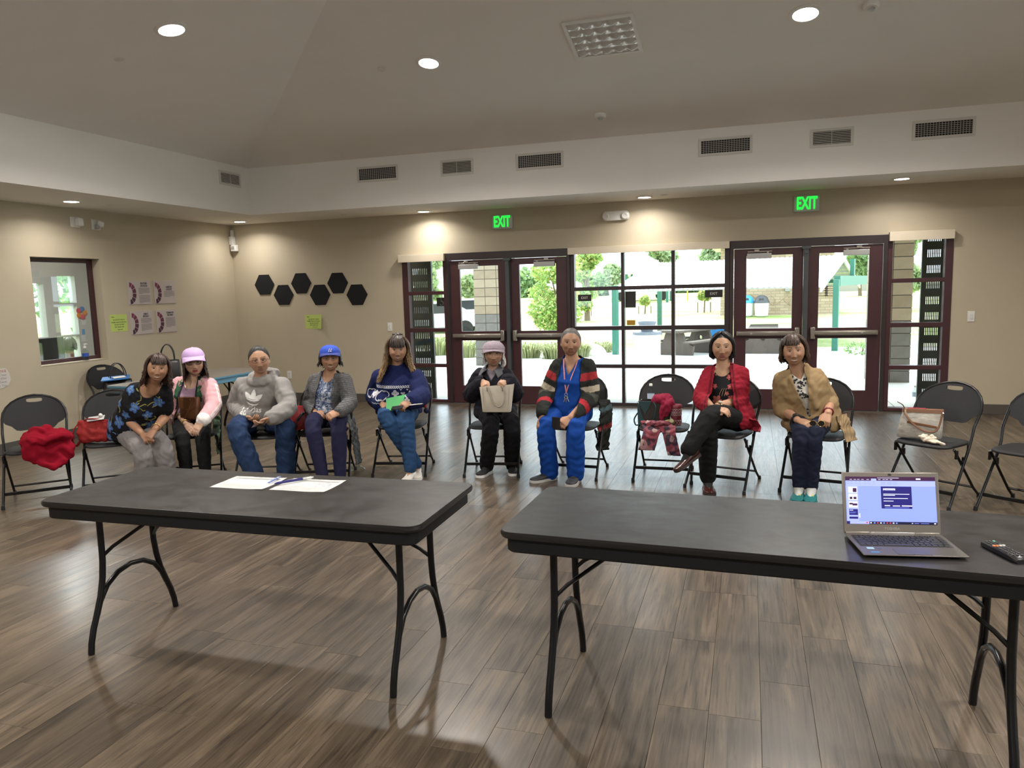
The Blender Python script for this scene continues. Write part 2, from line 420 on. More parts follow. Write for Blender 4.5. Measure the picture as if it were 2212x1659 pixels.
grid_window('window_1', ENT0, -4.095, [(-4.685, -4.145)], ROWS, frame_m, 'narrow four pane sidelight left of the double doors')
grid_window('window_2', -2.300, -.236, [(-2.245, -1.618), (-1.575, -.965), (-.92, -.30)], ROWS, framed_m, 'large twelve pane window between the two pairs of doors')
grid_window('window_3', 1.570, ENT1, [(1.625, 2.180)], ROWS, frame_m, 'narrow four pane sidelight right of the double doors')
# door frames (head and jambs) and mullions
def door_frame(name, x0, x1):
    b = wall_holes((x0, x1), (0, ENTZ), [(x0+.045, x1-.045, 0, 2.035)], lambda u, z, w: (u, YB-.03+w, z), .13)
    struct(b.obj(name, framed_m, smooth=0, bevel=.003))
door_frame('trim_1', -4.095, -2.300); door_frame('trim_2', -.236, 1.570)
for n, x in (('trim_3', -3.172), ('trim_4', .66)):
    b = MB(); b.bx(x-.026, x+.026, YB-.075, YB+.03, 0, 2.035); b.bx(x-.05, x+.05, YB-.085, YB-.01, 2.0, 2.036)
    b.lathe([(.0, .0), (.018, .0), (.018, .008), (0, .010)], (x, YB-.075, 1.955), 12, 0, (0, -1, 0))
    struct(b.obj(n, mull_m, bevel=.003))
def door_leaf(name, x0, x1, latch, label):
    """latch = +1: mullion on the right, -1: on the left"""
    g0, g1 = x0+(.15 if latch > 0 else .125), x1-(.125 if latch > 0 else .15)
    root = struct(thing(name, label, 'door')); del root['category']
    b = wall_holes((x0, x1), (.012, 2.03), [(g0, g1, .262, .905), (g0, g1, 1.035, 1.945)], lambda u, z, w: (u, YB+.0+w, z), .05)
    b.obj('leaf_frame', frame_m, root, smooth=0, bevel=.004)
    for z0, z1 in ((.262, .905), (1.035, 1.945)):
        MB().bx(g0-.008, g1+.008, YB+.022, YB+.028, z0-.008, z1+.008).obj('pane', glass_m, root)
    bz = .974; e0, e1 = (x0+.035, x1-.055) if latch > 0 else (x0+.055, x1-.035)
    b = MB(); b.bx(e0, e1, YB-.062, YB-.0, bz-.028, bz+.028); b.bx(e0+.02, e1-.02, YB-.075, YB-.06, bz-.019, bz+.019)
    pb = b.obj('panic_bar', steel_m, root, bevel=.006)
    lx = x1-.06 if latch > 0 else x0+.06
    MB().bx(lx-.027, lx+.027, YB-.088, YB, bz-.075, bz+.075).obj('latch_case', steel_m, pb, bevel=.01)
    MB().lathe([(.0, 0), (.013, 0), (.013, .006), (0, .008)], ((e0+.18 if latch > 0 else e1-.18), YB-.075, bz), 12, 0, (0, -1, 0)).obj('keyhole', alu_m, pb)
    # closer at the hinge side
    hx = x0+.30 if latch > 0 else x1-.30
    b = MB(); b.bx(hx-.145, hx+.145, YB-.065, YB, 1.905, 1.972); c = b.obj('closer', alu_m, root, bevel=.006)
    a = MB(); a.bx(hx-.14, hx+.15, YB-.055, YB-.035, 1.985, 1.997); a.bx(hx-.03*latch-.03, hx-.03*latch+.03, YB-.06, YB-.02, 1.992, 2.018); a.bx(hx+.1*latch-.012, hx+.1*latch+.012, YB-.055, YB-.03, 1.965, 1.99)
    a.obj('closer_arm', steel_m, c, bevel=.002)
    return root
door_leaf('door_1', -4.045, -3.200, 1, 'glazed maroon door leaf, leftmost of the four'); door_leaf('door_2', -3.144, -2.350, -1, 'glazed maroon door leaf beside the twelve pane window, on its left')
door_leaf('door_3', -.186, .632, 1, 'glazed maroon door leaf beside the twelve pane window, on its right'); door_leaf('door_4', .688, 1.520, -1, 'glazed maroon door leaf, rightmost of the four')
struct(MB().bx(ENT0, ENT1, YB-.06, YB+.2, -.002, .010).obj('trim_5', mat('threshold_metal', (.16, .14, .12), .4, metal=.6)))
# valances of the roller blinds
def valance(x0, x1, z0, z1, label):
    t = thing('blind_valance', label, 'blind', ((x0+x1)/2, YB, z0)); w = (x1-x0)/2
    b = MB(); b.bx(-w, w, -.085, -.072, 0, z1-z0); b.bx(-w, w, -.072, 0, z1-z0-.012, z1-z0)
    b.obj('fascia', cream_m, t, bevel=.003)
    for s in (-1, 1): MB().bx(s*w-.012*(s > 0), s*w+.012*(s < 0), -.072, 0, 0.002, z1-z0-.013).obj('end_cap', cream_m, t)
valance(-4.80, -4.095, 2.030, 2.135, 'short cream blind valance over the left sidelight')
valance(-2.315, -.242, 2.045, 2.135, 'long cream blind valance over the twelve pane window')
valance(1.572, 2.254, 2.052, 2.158, 'short cream blind valance over the right sidelight')
# ---------------------------------------------------------------- office window in the left wall
wf = struct(thing('window_4', 'recessed interior window into the office in the left wall', 'window')); del wf['category']
b = wall_holes((OWY0+.003, OWY1-.003), (OWZ0+.003, OWZ1-.003), [(OWY0+.05, OWY1-.05, OWZ0+.05, OWZ1-.05)], lambda u, z, w: (XL-.115-w, u, z), .05)
b.obj('frame', frame_m, wf, smooth=0, bevel=.003)
MB().bx(XL-.143, XL-.137, OWY0+.045, OWY1-.045, OWZ0+.045, OWZ1-.045).obj('pane', glass_m, wf)
sill = struct(MB().bx(XL-.112, XL+.004, OWY0+.002, OWY1-.002, OWZ0-.0, OWZ0+.006).obj('trim_6', wall_m))

# ---------------------------------------------------------------- lamps
lamp_m = mat('lamp_lens', (1, .96, .9), .5, emit=14)
rim_m = mat('lamp_rim', (.8, .79, .76), .5)
def downlight(p, nrm, r, watts, label, group=None, spread=160):
    """recessed LED disc: rim and lens, with an area lamp in its mouth"""
    p = np.asarray(p, float); nrm = np.asarray(nrm, float); nrm /= np.linalg.norm(nrm)
    t = thing('downlight', label, 'light', p, 0, group)
    MB().lathe([(r*.86, .0), (r*1.16, -.001), (r*1.16, .006), (r*.9, .012), (r*.86, .006)], (0, 0, 0), 28, 0, nrm, False).obj('rim', rim_m, t, smooth=50)
    MB().lathe([(0, .004), (r*.9, .004), (r*.9, .009), (0, .0105)], (0, 0, 0), 28, 0, nrm).obj('lens', lamp_m, t, smooth=50)
    ld = bpy.data.lights.new('downlight_lamp', 'AREA'); ld.shape = 'DISK'; ld.size = r*1.7; ld.energy = watts; ld.color = (1, .94, .87); ld.spread = math.radians(spread)
    lo = bpy.data.objects.new('downlight_lamp', ld); COL.objects.link(lo); lo.parent = t
    q = Vector(-nrm).to_track_quat('Z', 'Y'); lo.rotation_euler = q.to_euler(); lo.location = tuple(nrm*.016)
    return t
nl = np.array([SL, 0, -1.]); nb = np.array([0, -SL, -1.]); nr = np.array([-SL, 0, -1.])
downlight(slope_left(370, 63), nl, .112, DOWNLIGHT_W, 'round glowing downlight on the left slope of the ceiling')
downlight(slope_back(926, 135), nb, .105, DOWNLIGHT_W, 'round glowing downlight right of the hip line, left of the square light panel')
downlight(slope_back(1740, 29), nb, .112, DOWNLIGHT_W, 'round glowing downlight right of the square light panel')
GHID = 'downlights out of the picture'
for x, y in ((-4.46, 2.2), (-4.46, -1.0)):
    downlight((x, y, ZB+SL*(x-XSL)), nl, .112, DOWNLIGHT_W, 'round downlight on the left slope, '+('out of the picture above the left table' if y > 0 else 'behind the camera'), GHID)
for x, y in ((2.1, 5.3), (2.1, 2.2), (2.1, -1.0)):
    downlight((x, y, ZB+SL*(XSR-x)), nr, .112, DOWNLIGHT_W, 'round downlight on the right slope, '+{5.3: 'nearest to the doors', 2.2: 'above the laptop table', -1.0: 'behind the camera'}[y], GHID)
for x, y in ((-2.9, -.9), (.4, -.9)):
    downlight((x, y, ZB+SL*(y-YSF)), np.array([0, SL, -1.]), .112, DOWNLIGHT_W, 'round downlight on the rear slope, '+('left of the camera' if x < 0 else 'right of the camera'), GHID)
dn = np.array([0, 0, -1.])
for p, lb in (((154, 434), 'flat downlight in the left soffit above the office window'), ((518, 478), 'flat downlight in the soffit corner over the wall sensor'),
              ((915, 456), 'flat downlight in the soffit left of the left exit sign'), ((1392, 425), 'flat downlight in the soffit right of the emergency light'),
              ((1948, 385), 'flat downlight in the soffit right of the right exit sign')):
    q = aZ(*p, ZS); downlight(q, dn, .085, SOFFIT_W, lb, spread=150)
for i, (x, y) in enumerate(((-7.1, 3.7), (-7.1, .7), (4.6, 9.43), (4.6, 6.5), (4.6, 3.5), (4.6, .5))):
    downlight((x, y, ZS), dn, .085, SOFFIT_W, 'flat soffit downlight out of the picture, '+('first', 'second')[i % 2 if i < 2 else 0]*(i < 2)+('', '', 'first', 'second', 'third', 'fourth')[i]+(' along the left wall' if i < 2 else ' along the right wall'), 'soffit downlights out of the picture', 150)
# sprinkler cover caps
cap_m = mat('sprinkler_cap', (.74, .72, .68), .6)
for p, fn, nn, lb in (((258, 127), slope_left, nl, 'flush sprinkler cap on the left slope below the downlight'), ((824, 149), slope_back, nb, 'flush sprinkler cap left of the slope downlight beside the hip'),
                      ((240, 443), None, dn, 'flush sprinkler cap in the left soffit'), ((741, 463), None, dn, 'flush sprinkler cap in the soffit over the hexagon panels'), ((1435, 421), None, dn, 'flush sprinkler cap in the soffit right of the emergency light')):
    q = fn(*p) if fn else aZ(*p, ZS)
    o = MB().lathe([(0, 0), (.042, 0), (.042, .006), (.036, .009), (0, .009)], (0, 0, 0), 20, 0, nn).obj('sprinkler_cap', cap_m, smooth=40); o.location = q
    tag(o, lb, 'sprinkler')
# smoke detectors
for p, lb in (((1297, 248), 'white smoke detector on the slope over the emergency light'), ((1882, 9), 'white smoke detector at the top edge right of the downlight')):
    q = slope_back(*p); t = thing('smoke_detector', lb, 'detector', q)
    MB().lathe([(0, 0), (.062, 0), (.062, .02), (.05, .035), (.03, .038)], (0, 0, 0), 24, 0, nb).obj('housing', white_m, t, smooth=40)
    MB().lathe([(.03, .037), (.026, .048), (0, .05)], (0, 0, 0), 16, 0, nb).obj('sensor_eye', alu_m, t, smooth=40)
# square light panel with dimpled lens
q = [slope_back(*p) for p in ((1220, 42), (1362, 28), (1380, 115), (1250, 127))]
cx_, cy_ = (q[0][0]+q[2][0])/2, (q[0][1]+q[2][1])/2
S = .275
t = thing('light_panel', 'square ceiling panel with a clear dimpled prismatic lens', 'light', (cx_, cy_, ZB+SL*(YS-cy_)))
ey = np.array([0, 1, -SL]); ey /= np.linalg.norm(ey); ex = np.array([1., 0, 0]); en = np.cross(ex, ey)
P = lambda u, v, w: ex*u+ey*v-en*w
b = wall_holes((-S-.03, S+.03), (-S-.03, S+.03), [(-S, S, -S, S)], lambda u, z, w: P(u, z, .014-w), .014)
b.obj('frame', white_m, t, smooth=0, bevel=.002)
lens_m, nt, bb = nodes('prismatic_lens'); bb.inputs['Base Color'].default_value = (.62, .62, .60, 1); bb.inputs['Roughness'].default_value = .12; bb.inputs['Coat Weight'].default_value = .6; bb.inputs['Specular IOR Level'].default_value = .8
MB().add([P(u*S, v*S, .003) for u, v in ((-1, -1), (1, -1), (1, 1), (-1, 1))], [(0, 1, 2, 3)]).obj('backing', mat('panel_backing', (.5, .5, .48), .6), t, smooth=0)
g = 41; gv = []; gf = []
for i in range(g):
    for j in range(g):
        u = -1+2*i/(g-1); v = -1+2*j/(g-1); du = ((u+1)*2.5 % 1)-.5; dv = ((v+1)*2.5 % 1)-.5
        r2 = (du*du+dv*dv)*4; gv.append(P(u*S, v*S, .006+.028*max(0, 1-r2*1.15)**1.3))
for i in range(g-1):
    for j in range(g-1): a = i*g+j; gf.append((a, a+1, a+g+1, a+g))
MB().add(gv, gf).obj('dimpled_lens', lens_m, t, smooth=60)
# ---------------------------------------------------------------- air grilles
slot_m = mat('grille_dark', (.012, .012, .012), .8)
def grille(c, ux, w, h, kind, label, group=None):
    """c: centre on the bulkhead, ux: direction along it"""
    ux = np.asarray(ux, float); uy = np.array([0, 0, 1.]); nz = np.cross(ux, uy)
    t = thing('air_grille', label, 'vent', c, 0, group)
    Q = lambda u, z, o: ux*u+uy*z+nz*o
    b = wall_holes((-w/2-.028, w/2+.028), (-h/2-.028, h/2+.028), [(-w/2, w/2, -h/2, h/2)], lambda u, z, k: Q(u, z, .010-k), .012); b.obj('frame', mat('grille_white', (.66, .64, .60), .5), t, smooth=0, bevel=.002)
    b = MB(); b.add([Q(-w/2, -h/2, .001), Q(w/2, -h/2, .001), Q(w/2, h/2, .001), Q(-w/2, h/2, .001)], [(0, 1, 2, 3)]); b.obj('dark_throat', slot_m, t, smooth=0)
    Rm = np.stack([ux, uy, nz], 1)
    b = MB()
    if kind == 'grid':
        nv, nh = int(w/.026), 7
        for i in range(1, nv): b.box(Q(-w/2+w*i/nv, 0, .005), (.0045, h, .006), 0, Rm)
        for i in range(1, nh): b.box(Q(0, -h/2+h*i/nh, .005), (w, .0045, .007), 0, Rm)
        o = b.obj('grid_bars', mat('grille_bar', (.42, .41, .39), .5), t, smooth=0); o['kind'] = 'stuff'
    else:
        for i in range(8):
            a = .6; R2 = Rm@np.array([[1, 0, 0], [0, math.cos(a), -math.sin(a)], [0, math.sin(a), math.cos(a)]])
            MB().box(Q(0, -h/2+h*(i+.5)/8, .006), (w, .0075, .002), 0, R2).obj('slat', mat('grille_white', (.66, .64, .60), .5), t, smooth=0)
        MB().box(Q(0, 0, .008), (.005, h, .004), 0, Rm).obj('center_bar', mat('grille_white', (.66, .64, .60), .5), t, smooth=0)
YV = YS-.001
for x0, x1, k, lb in ((-4.806, -4.268, 'grid', 'wide mesh air grille over the hexagon panels, first from the corner'), (-3.65, -3.255, 'louver', 'short louvred air grille between two mesh grilles, near the left exit sign'),
                      (-2.672, -2.126, 'grid', 'wide mesh air grille over the left end of the long valance'), (-.54, -.003, 'grid', 'wide mesh air grille left of the right louvred grille'),
                      (.622, 1.014, 'louver', 'short louvred air grille above the right exit sign'), (1.606, 2.145, 'grid', 'wide mesh air grille at the right end of the bulkhead')):
    grille(((x0+x1)/2, YV, 3.12), (1, 0, 0), x1-x0-.02, .135, k, lb)
grille((XSL+.001, 8.555, 3.135), (0, 1, 0), .37, .125, 'louver', 'small louvred air grille on the left bulkhead near the corner')
# ---------------------------------------------------------------- folding chairs
tube_m = mat('black_gloss_tube', (.005, .005, .006), .28, spec=.32)
resin_m = mat('charcoal_resin', (.011, .011, .0125), .6, var=.15, scale=90, bump=.12, bscale=260, spec=.3)
rubber_m = mat('black_rubber', (.01, .01, .01), .8)
def ring_panel(outline, hole, nseg, ts, zf, thick):
    """panel between a hole loop and an outline seen from centre c, as rings; zf(u,v) -> depth; returns MB in (u,v,depth)"""
    b = MB(); n = nseg; rs = []
    for t in ts: rs.append([(h[0]*(1-t)+o[0]*t, h[1]*(1-t)+o[1]*t) for h, o in zip(hole, outline)])
    fr = [[(p[0], zf(*p)-thick/2, p[1]) for p in r] for r in rs]; bk = [[(p[0], zf(*p)+thick/2, p[1]) for p in r] for r in rs]
    return b.rings(fr+bk[::-1], False, 0, True)
def star(poly, c, n):
    """radius-sample a star-shaped polygon around c"""
    out = []; P_ = [np.array(p, float) for p in poly]; c = np.array(c, float)
    for k in range(n):
        a = 2*PI*k/n; d = np.array([math.cos(a), math.sin(a)]); best = None
        for i in range(len(P_)):
            p, q = P_[i]-c, P_[(i+1) % len(P_)]-c; e = q-p; den = d[0]*e[1]-d[1]*e[0]
            if abs(den) < 1e-12: continue
            t = (p[0]*e[1]-p[1]*e[0])/den; s = (p[0]*d[1]-p[1]*d[0])/den
            if t > 0 and -1e-6 <= s <= 1+1e-6 and (best is None or t > best): best = t
        out.append(tuple(c+d*(best or 0)))
    return out
def back_outline():
    pts = []
    for k in range(25):                      # upper arc
        a = PI*k/24; pts.append((.226*math.cos(a), .655+.17*abs(math.sin(a))**.92))
    half = [(-.222, .632), (-.205, .612), (-.182, .602), (-.164, .592), (-.152, .576), (-.138, .560), (-.112, .553)]
    pts += half+[(-x, z) for x, z in half[::-1]]
    return pts
def by_of(z): return .075+(z-.43)*.44
def make_chair():
    t = thing('folding_chair', 'black folding chair', 'chair')
    c = (0, .792); out = star(back_outline(), c, 72)
    hole = [(.058*math.cos(2*PI*k/72), .790+.0155*math.sin(2*PI*k/72)-.004*(math.cos(2*PI*k/72))**2*(1 if math.sin(2*PI*k/72) < 0 else -2)) for k in range(72)]
    ring_panel(out, hole, 72, (0, .12, .35, .7, .94, 1.0), lambda u, z: by_of(z)+.05-.9*u*u, .013).obj('back_panel', resin_m, t, smooth=50)
    # front frame: one tube, foot - seat - over the top - foot
    L_ = []
    for k in range(13):
        a = PI*k/12; u = .232*math.cos(a); z = .655+.176*abs(math.sin(a))**.92; L_.append((u, by_of(z)+.052-.9*u*u, z))
    side = [(.236, -.262, .012), (.230, -.12, .20), (.224, .02, .385), (.224, .055, .45), (.229, .085, .55)]
    pts = side+L_+[(-x, y, z) for x, y, z in side[::-1]]
    MB().tube(pts, .0105, 9).obj('frame', tube_m, t, smooth=60)
    for s in (-1, 1):
        MB().tube([(s*.206, -.155, .415), (s*.206, .02, .235), (s*.206, .17, .085), (s*.208, .262, .012)], .0095, 9).obj('rear_leg', tube_m, t, smooth=60)
        for x, y in ((s*.237, -.264), (s*.208, .264)):
            MB().lathe([(.0135, .0), (.0145, .006), (.0125, .03)], (x, y, 0), 10).obj('foot_cap', rubber_m, t, smooth=50)
        MB().box((s*.215, -.135, .375), (.014, .03, .06)).obj('hinge_bracket', tube_m, t, bevel=.003); MB().box((s*.214, -.02, .318), (.02, .024, .05)).obj('hinge_clip', tube_m, t, bevel=.003)
        MB().tube([(s*.216, .03, .425), (s*.216, .03, .385)], .006, 8).obj('pivot', tube_m, t)
    MB().box((0, -.192, .105), (.445, .012, .026)).obj('crossbar', tube_m, t, bevel=.003)
    MB().tube([(-.205, .165, .09), (.205, .165, .09)], .0085, 8).obj('crossbar', tube_m, t)
    # seat
    n = 48; b = MB()
    def o_(k, s):
        a = 2*PI*k/n; cu, sv = math.cos(a), math.sin(a); e = .42
        u = .207*abs(cu)**e*(1 if cu > 0 else -1)*(1-.07*(sv+.3)); v = .205*abs(sv)**e*(1 if sv > 0 else -1)
        return u*s, v*s
    rs = []
    for s, dz in ((.05, -.010), (.4, -.009), (.75, -.004), (.93, .001), (.99, -.004), (1.0, -.011), (.985, -.018), (.9, -.020), (.05, -.022)):
        r = []
        for k in range(n):
            u, v = o_(k, s); r.append((u, v-.01, .436+dz-.012*max(0, (-v-.12)/.08)**2*(s > .5)-.012*(v/.2)*.5))
        rs.append(r)
    b.rings(rs, True).obj('seat', resin_m, t, smooth=50)
    return t
chair0 = make_chair()
GC = 'black folding chairs in the semicircle'
CHR = {}
CHAIRS = [('c1', -5.62, 4.68, 45, 'empty-backed folding chair at the left edge, red fleece jacket on its seat'),
          ('c2', -5.16, 5.03, 40, 'folding chair with the red shoulder bag, shared by the woman in the floral blouse'),
          ('w2', -4.70, 5.46, 32, 'folding chair under the woman in the pink jacket'),
          ('man', -4.01, 5.56, 19, 'folding chair under the man in the grey hoodie'),
          ('cap', -3.56, 5.76, 20, 'folding chair under the woman in the blue cap'),
          ('sw', -2.99, 6.175, 12, 'folding chair under the woman in the navy patterned sweater'),
          ('old', -2.17, 6.31, 11, 'folding chair under the elderly woman holding the cream tote'),
          ('scrub', -1.43, 6.38, -3, 'folding chair under the woman in blue scrubs'),
          ('bag', -.67, 6.42, 0, 'unoccupied folding chair holding the dark bag, tumbler and scarf'),
          ('red', -.176, 6.235, -16, 'folding chair under the woman in the red cardigan'),
          ('tan', .528, 6.27, -12, 'folding chair under the woman in the tan cardigan'),
          ('rbag', 1.313, 6.13, -37, 'unoccupied folding chair with the canvas handbag on its seat'),
          ('redge', 1.87, 5.90, -37, 'empty folding chair cut by the right edge'),
          ('wall', -7.255, 7.18, 75, 'folding chair at the left wall under the office window, holding a blue folder')]
for i, (k, x, y, a, lb) in enumerate(CHAIRS):
    o = chair0 if i == 0 else dup_tree(chair0)
    o.location = (x, y, 0); o.rotation_euler = (0, 0, math.radians(a)); o['label'] = lb
    if k != 'wall': o['group'] = GC
    CHR[k] = (x, y, math.radians(a))
def seat_pt(k, u, v, z=.43):
    x, y, a = CHR[k]; c, s = math.cos(a), math.sin(a); return np.array([x+c*u-s*v, y+s*u+c*v, z])

# ---------------------------------------------------------------- folding tables
def top_material():
    m, nt, b = nodes('table_laminate'); tc = N(nt, 'ShaderNodeTexCoord')
    n1 = N(nt, 'ShaderNodeTexNoise', Scale=5.0, Detail=7.0, Roughness=.65, Distortion=.6); L(nt, tc.outputs['Object'], n1.inputs['Vector'])
    n2 = N(nt, 'ShaderNodeTexNoise', Scale=300.0, Detail=2.0); L(nt, tc.outputs['Object'], n2.inputs['Vector'])
    mp = N(nt, 'ShaderNodeMapping'); mp.inputs['Scale'].default_value = (4, 6, 1); L(nt, tc.outputs['Object'], mp.inputs[0])
    n3 = N(nt, 'ShaderNodeTexNoise', Scale=2.2, Detail=6.0); L(nt, mp.outputs[0], n3.inputs['Vector'])
    cr = N(nt, 'ShaderNodeValToRGB'); e = cr.color_ramp.elements; e[0].position = .3; e[0].color = (.008, .0075, .0075, 1); e[1].position = .75; e[1].color = (.034, .030, .029, 1)
    ad = N(nt, 'ShaderNodeMath', operation='MULTIPLY_ADD'); ad.inputs[1].default_value = .25; L(nt, n2.outputs[0], ad.inputs[0])
    a2 = N(nt, 'ShaderNodeMath', operation='MULTIPLY_ADD'); a2.inputs[1].default_value = .5; a2.inputs[2].default_value = .12; L(nt, n1.outputs[0], a2.inputs[0]); L(nt, a2.outputs[0], ad.inputs[2])
    L(nt, ad.outputs[0], cr.inputs[0]); L(nt, cr.outputs[0], b.inputs['Base Color'])
    mr = N(nt, 'ShaderNodeMapRange'); mr.inputs[1].default_value = .3; mr.inputs[2].default_value = .7; mr.inputs[3].default_value = .30; mr.inputs[4].default_value = .46
    L(nt, n3.outputs[0], mr.inputs[0]); L(nt, mr.outputs[0], b.inputs['Roughness'])
    bp = N(nt, 'ShaderNodeBump', Strength=.1, Distance=.002); L(nt, n2.outputs[0], bp.inputs['Height']); L(nt, bp.outputs[0], b.inputs['Normal']); b.inputs['Specular IOR Level'].default_value = .28
    return m
lam_m = top_material()
edge_m = mat('table_edge_vinyl', (.010, .0095, .0095), .4)
apron_m = mat('table_apron', (.005, .005, .006), .55, spec=.3)
def rr(hx, hy, r, n=7):
    return [(sx*(hx-r)+r*math.cos(a0+PI/2*i/(n-1)), sy*(hy-r)+r*math.sin(a0+PI/2*i/(n-1))) for sx, sy, a0 in ((1, 1, 0), (-1, 1, PI/2), (-1, -1, PI), (1, -1, 1.5*PI)) for i in range(n)]
def folding_table(loc, rz, label, LX=.9286, LY=.3383, zt=.737, tm=None, em=None, am=None, group=None):
    t = thing('folding_table', label, 'table', loc, rz, group)
    ring = lambda hx, hy, r, z: [(x, y, z) for x, y in rr(hx, hy, r)]
    MB().rings([ring(LX-.004, LY-.004, .056, zt-.006), ring(LX-.004, LY-.004, .056, zt-.001), ring(LX-.0055, LY-.0055, .055, zt)]).obj('tabletop', tm or lam_m, t, smooth=25)
    MB().rings([ring(LX-.05, LY-.05, .03, zt-.0065), ring(LX-.004, LY-.004, .056, zt-.0055), ring(LX, LY, .06, zt-.0035), ring(LX+.001, LY+.001, .06, zt-.016), ring(LX-.003, LY-.003, .058, zt-.025), ring(LX-.05, LY-.05, .03, zt-.025)]).obj('edge_band', em or edge_m, t, smooth=30)
    a, b_ = LX-.022, LY-.022
    MB().rings([ring(a, b_, .045, zt-.0245), ring(a, b_, .045, zt-.078), ring(a-.006, b_-.006, .04, zt-.084), ring(a-.03, b_-.03, .03, zt-.084), ring(a-.03, b_-.03, .03, zt-.0245)], False, 0, True).obj('apron', am or apron_m, t, smooth=30)
    for sx in (-1, 1):
        x = sx*(LX-.165)
        for sy in (-1, 1):
            prof = [(.160, zt-.07), (.160, .5), (.162, .41), (.172, .33), (.192, .25), (.222, .175), (.250, .11), (.268, .05), (.275, .002)]
            MB().tube([(x, sy*y, z) for y, z in prof], .0145, 10, hint=(1, 0, 0)).obj('leg', tube_m, t, smooth=60)
            MB().tube([(x, sy*.161, .43), (x-sx*.045, sy*.14, .475), (x-sx*.29, sy*.03, zt-.085)], .0085, 7).obj('brace', tube_m, t)
        arch = [(x, .222, .165), (x, .196, .225), (x, .15, .285), (x, .08, .325), (x, 0, .338), (x, -.08, .325), (x, -.15, .285), (x, -.196, .225), (x, -.222, .165)]
        MB().tube(arch, .0125, 10, hint=(1, 0, 0)).obj('leg_arch', tube_m, t, smooth=60)
        b = MB(); b.box((x-sx*.29, 0, zt-.078), (.10, .075, .034)); b.box((x-sx*.33, 0, zt-.055), (.05, .04, .05)); b.obj('brace_lock', tube_m, t, bevel=.004)
        MB().tube([(x, -.17, zt-.06), (x, .17, zt-.06)], .0125, 8).obj('leg_axle', tube_m, t)
    return t
TA = (-2.1207, 2.8513, 0.0122); TB = (.0601, 2.8534, -.0348); ZT = .737
folding_table((TA[0], TA[1], 0), TA[2], 'dark folding table on the left, two printed sheets on its top', group='dark folding tables in front')
folding_table((TB[0], TB[1], 0), TB[2], 'dark folding table on the right, a laptop on its top', group='dark folding tables in front')
grey_top = mat('grey_laminate', (.20, .175, .15), .45, var=.08, scale=40); blue_e = mat('blue_table_edge', (.10, .27, .40), .45)
folding_table((-6.08, 7.16, 0), math.radians(87), 'grey topped folding table with a blue rim by the left wall', .90, .37, .72, grey_top, blue_e, blue_e)

# ---------------------------------------------------------------- things on the front tables
paper_m = mat('white_paper', (.74, .74, .72), .6)
ink_m = mat('grey_print', (.33, .34, .36), .7); inkl_m = mat('pale_grey_print', (.52, .53, .55), .7); inkd_m = mat('dark_print', (.06, .06, .07), .7)
def sheet(cx, cy, a, w, h, label, scrib=False):
    t = thing('paper_sheet', label, 'paper', (cx, cy, ZT+.0004), a, 'printed sheets on the left table')
    b = MB(); n = 8; g = lambda u, v: (u*w/2, v*h/2, .0016*(1+math.sin(5*u+3*v))*(abs(u*v)**1.5))
    vs = [g(-1+2*i/n, -1+2*j/n) for i in range(n+1) for j in range(n+1)]
    fs = [(i*(n+1)+j, (i+1)*(n+1)+j, (i+1)*(n+1)+j+1, i*(n+1)+j+1) for i in range(n) for j in range(n)]
    o = b.add(vs, fs).obj('page', paper_m, t); s = o.modifiers.new('t', 'SOLIDIFY'); s.thickness = .0004; s.offset = 0
    p = MB(); zz = .0036
    bar = lambda u0, u1, v, d, mi: p.quad((u0*w, v*h-d, zz), (u1*w, v*h-d, zz), (u1*w, v*h+d, zz), (u0*w, v*h+d, zz), mi)
    bar(-.12, .06, .43, .003, 0); bar(.08, .12, .43, .003, 1); bar(-.42, .44, .36, .0035, 1); bar(-.42, .44, .315, .0035, 1)
    for v, u in ((-.15, .0), (-.19, .12), (-.27, .2), (-.31, .3), (-.385, -.05), (-.43, .25)): bar(-.42, u, v, .0018, 1); bar(u+.04, .42, v-.01, .0014, 1)
    for i in range(9): bar(-.42, .42, .25-.035*i, .0006, 1)
    if scrib:
        for i in range(26):
            u = random.uniform(.08, .4); v = random.uniform(-.16, .2); p.tube([(u*w, v*h, zz), ((u+random.uniform(.02, .07))*w, (v+random.uniform(-.04, .04))*h, zz)], .0004, 4, 2)
    p.obj('print', [ink_m, inkl_m, mat('blue_ink', (.25, .3, .55), .6)], t, smooth=0)
    return t
sheet(-2.272, 2.985, .03, .283, .212, 'white printed sheet on the left, a pen at its right edge')
sheet(-1.958, 3.002, .02, .283, .212, 'white printed sheet on the right, with pale handwriting', True)
pen_b = mat('navy_pen', (.02, .02, .16), .3); pen_c = mat('clear_blue_pen', (.18, .25, .6), .15, coat=.6); silver_m = mat('silver', (.6, .6, .6), .3, metal=.8)
def pen(p0, p1, label, body, grip, r):
    p0, p1 = np.array(p0), np.array(p1); Lp = np.linalg.norm(p1-p0); t = thing('pen', label, 'pen', p0)
    d = (p1-p0)/Lp
    MB().lathe([(.0012, 0), (.003, .006), (r, .014), (r, Lp*.72)], (0, 0, 0), 10, 0, d).obj('barrel', body, t, smooth=40)
    MB().lathe([(r*1.02, Lp*.72), (r*1.08, Lp*.74), (r*1.08, Lp*.80), (r, Lp*.82)], (0, 0, 0), 10, 0, d).obj('ring', silver_m, t, smooth=40)
    MB().lathe([(r*.9, Lp*.82), (r*.9, Lp*.95), (r*.5, Lp*.955), (r*.5, Lp)], (0, 0, 0), 10, 0, d).obj('button', grip, t, smooth=40)
    return t, d
zp = ZT+.0115
pn, pd = pen((-2.112, 2.958, zp), (-1.995, 3.105, zp), 'dark navy click pen with white lettering between the two sheets', pen_b, white_m, .0062)
px_ = np.cross(pd, [0, 0, 1.])
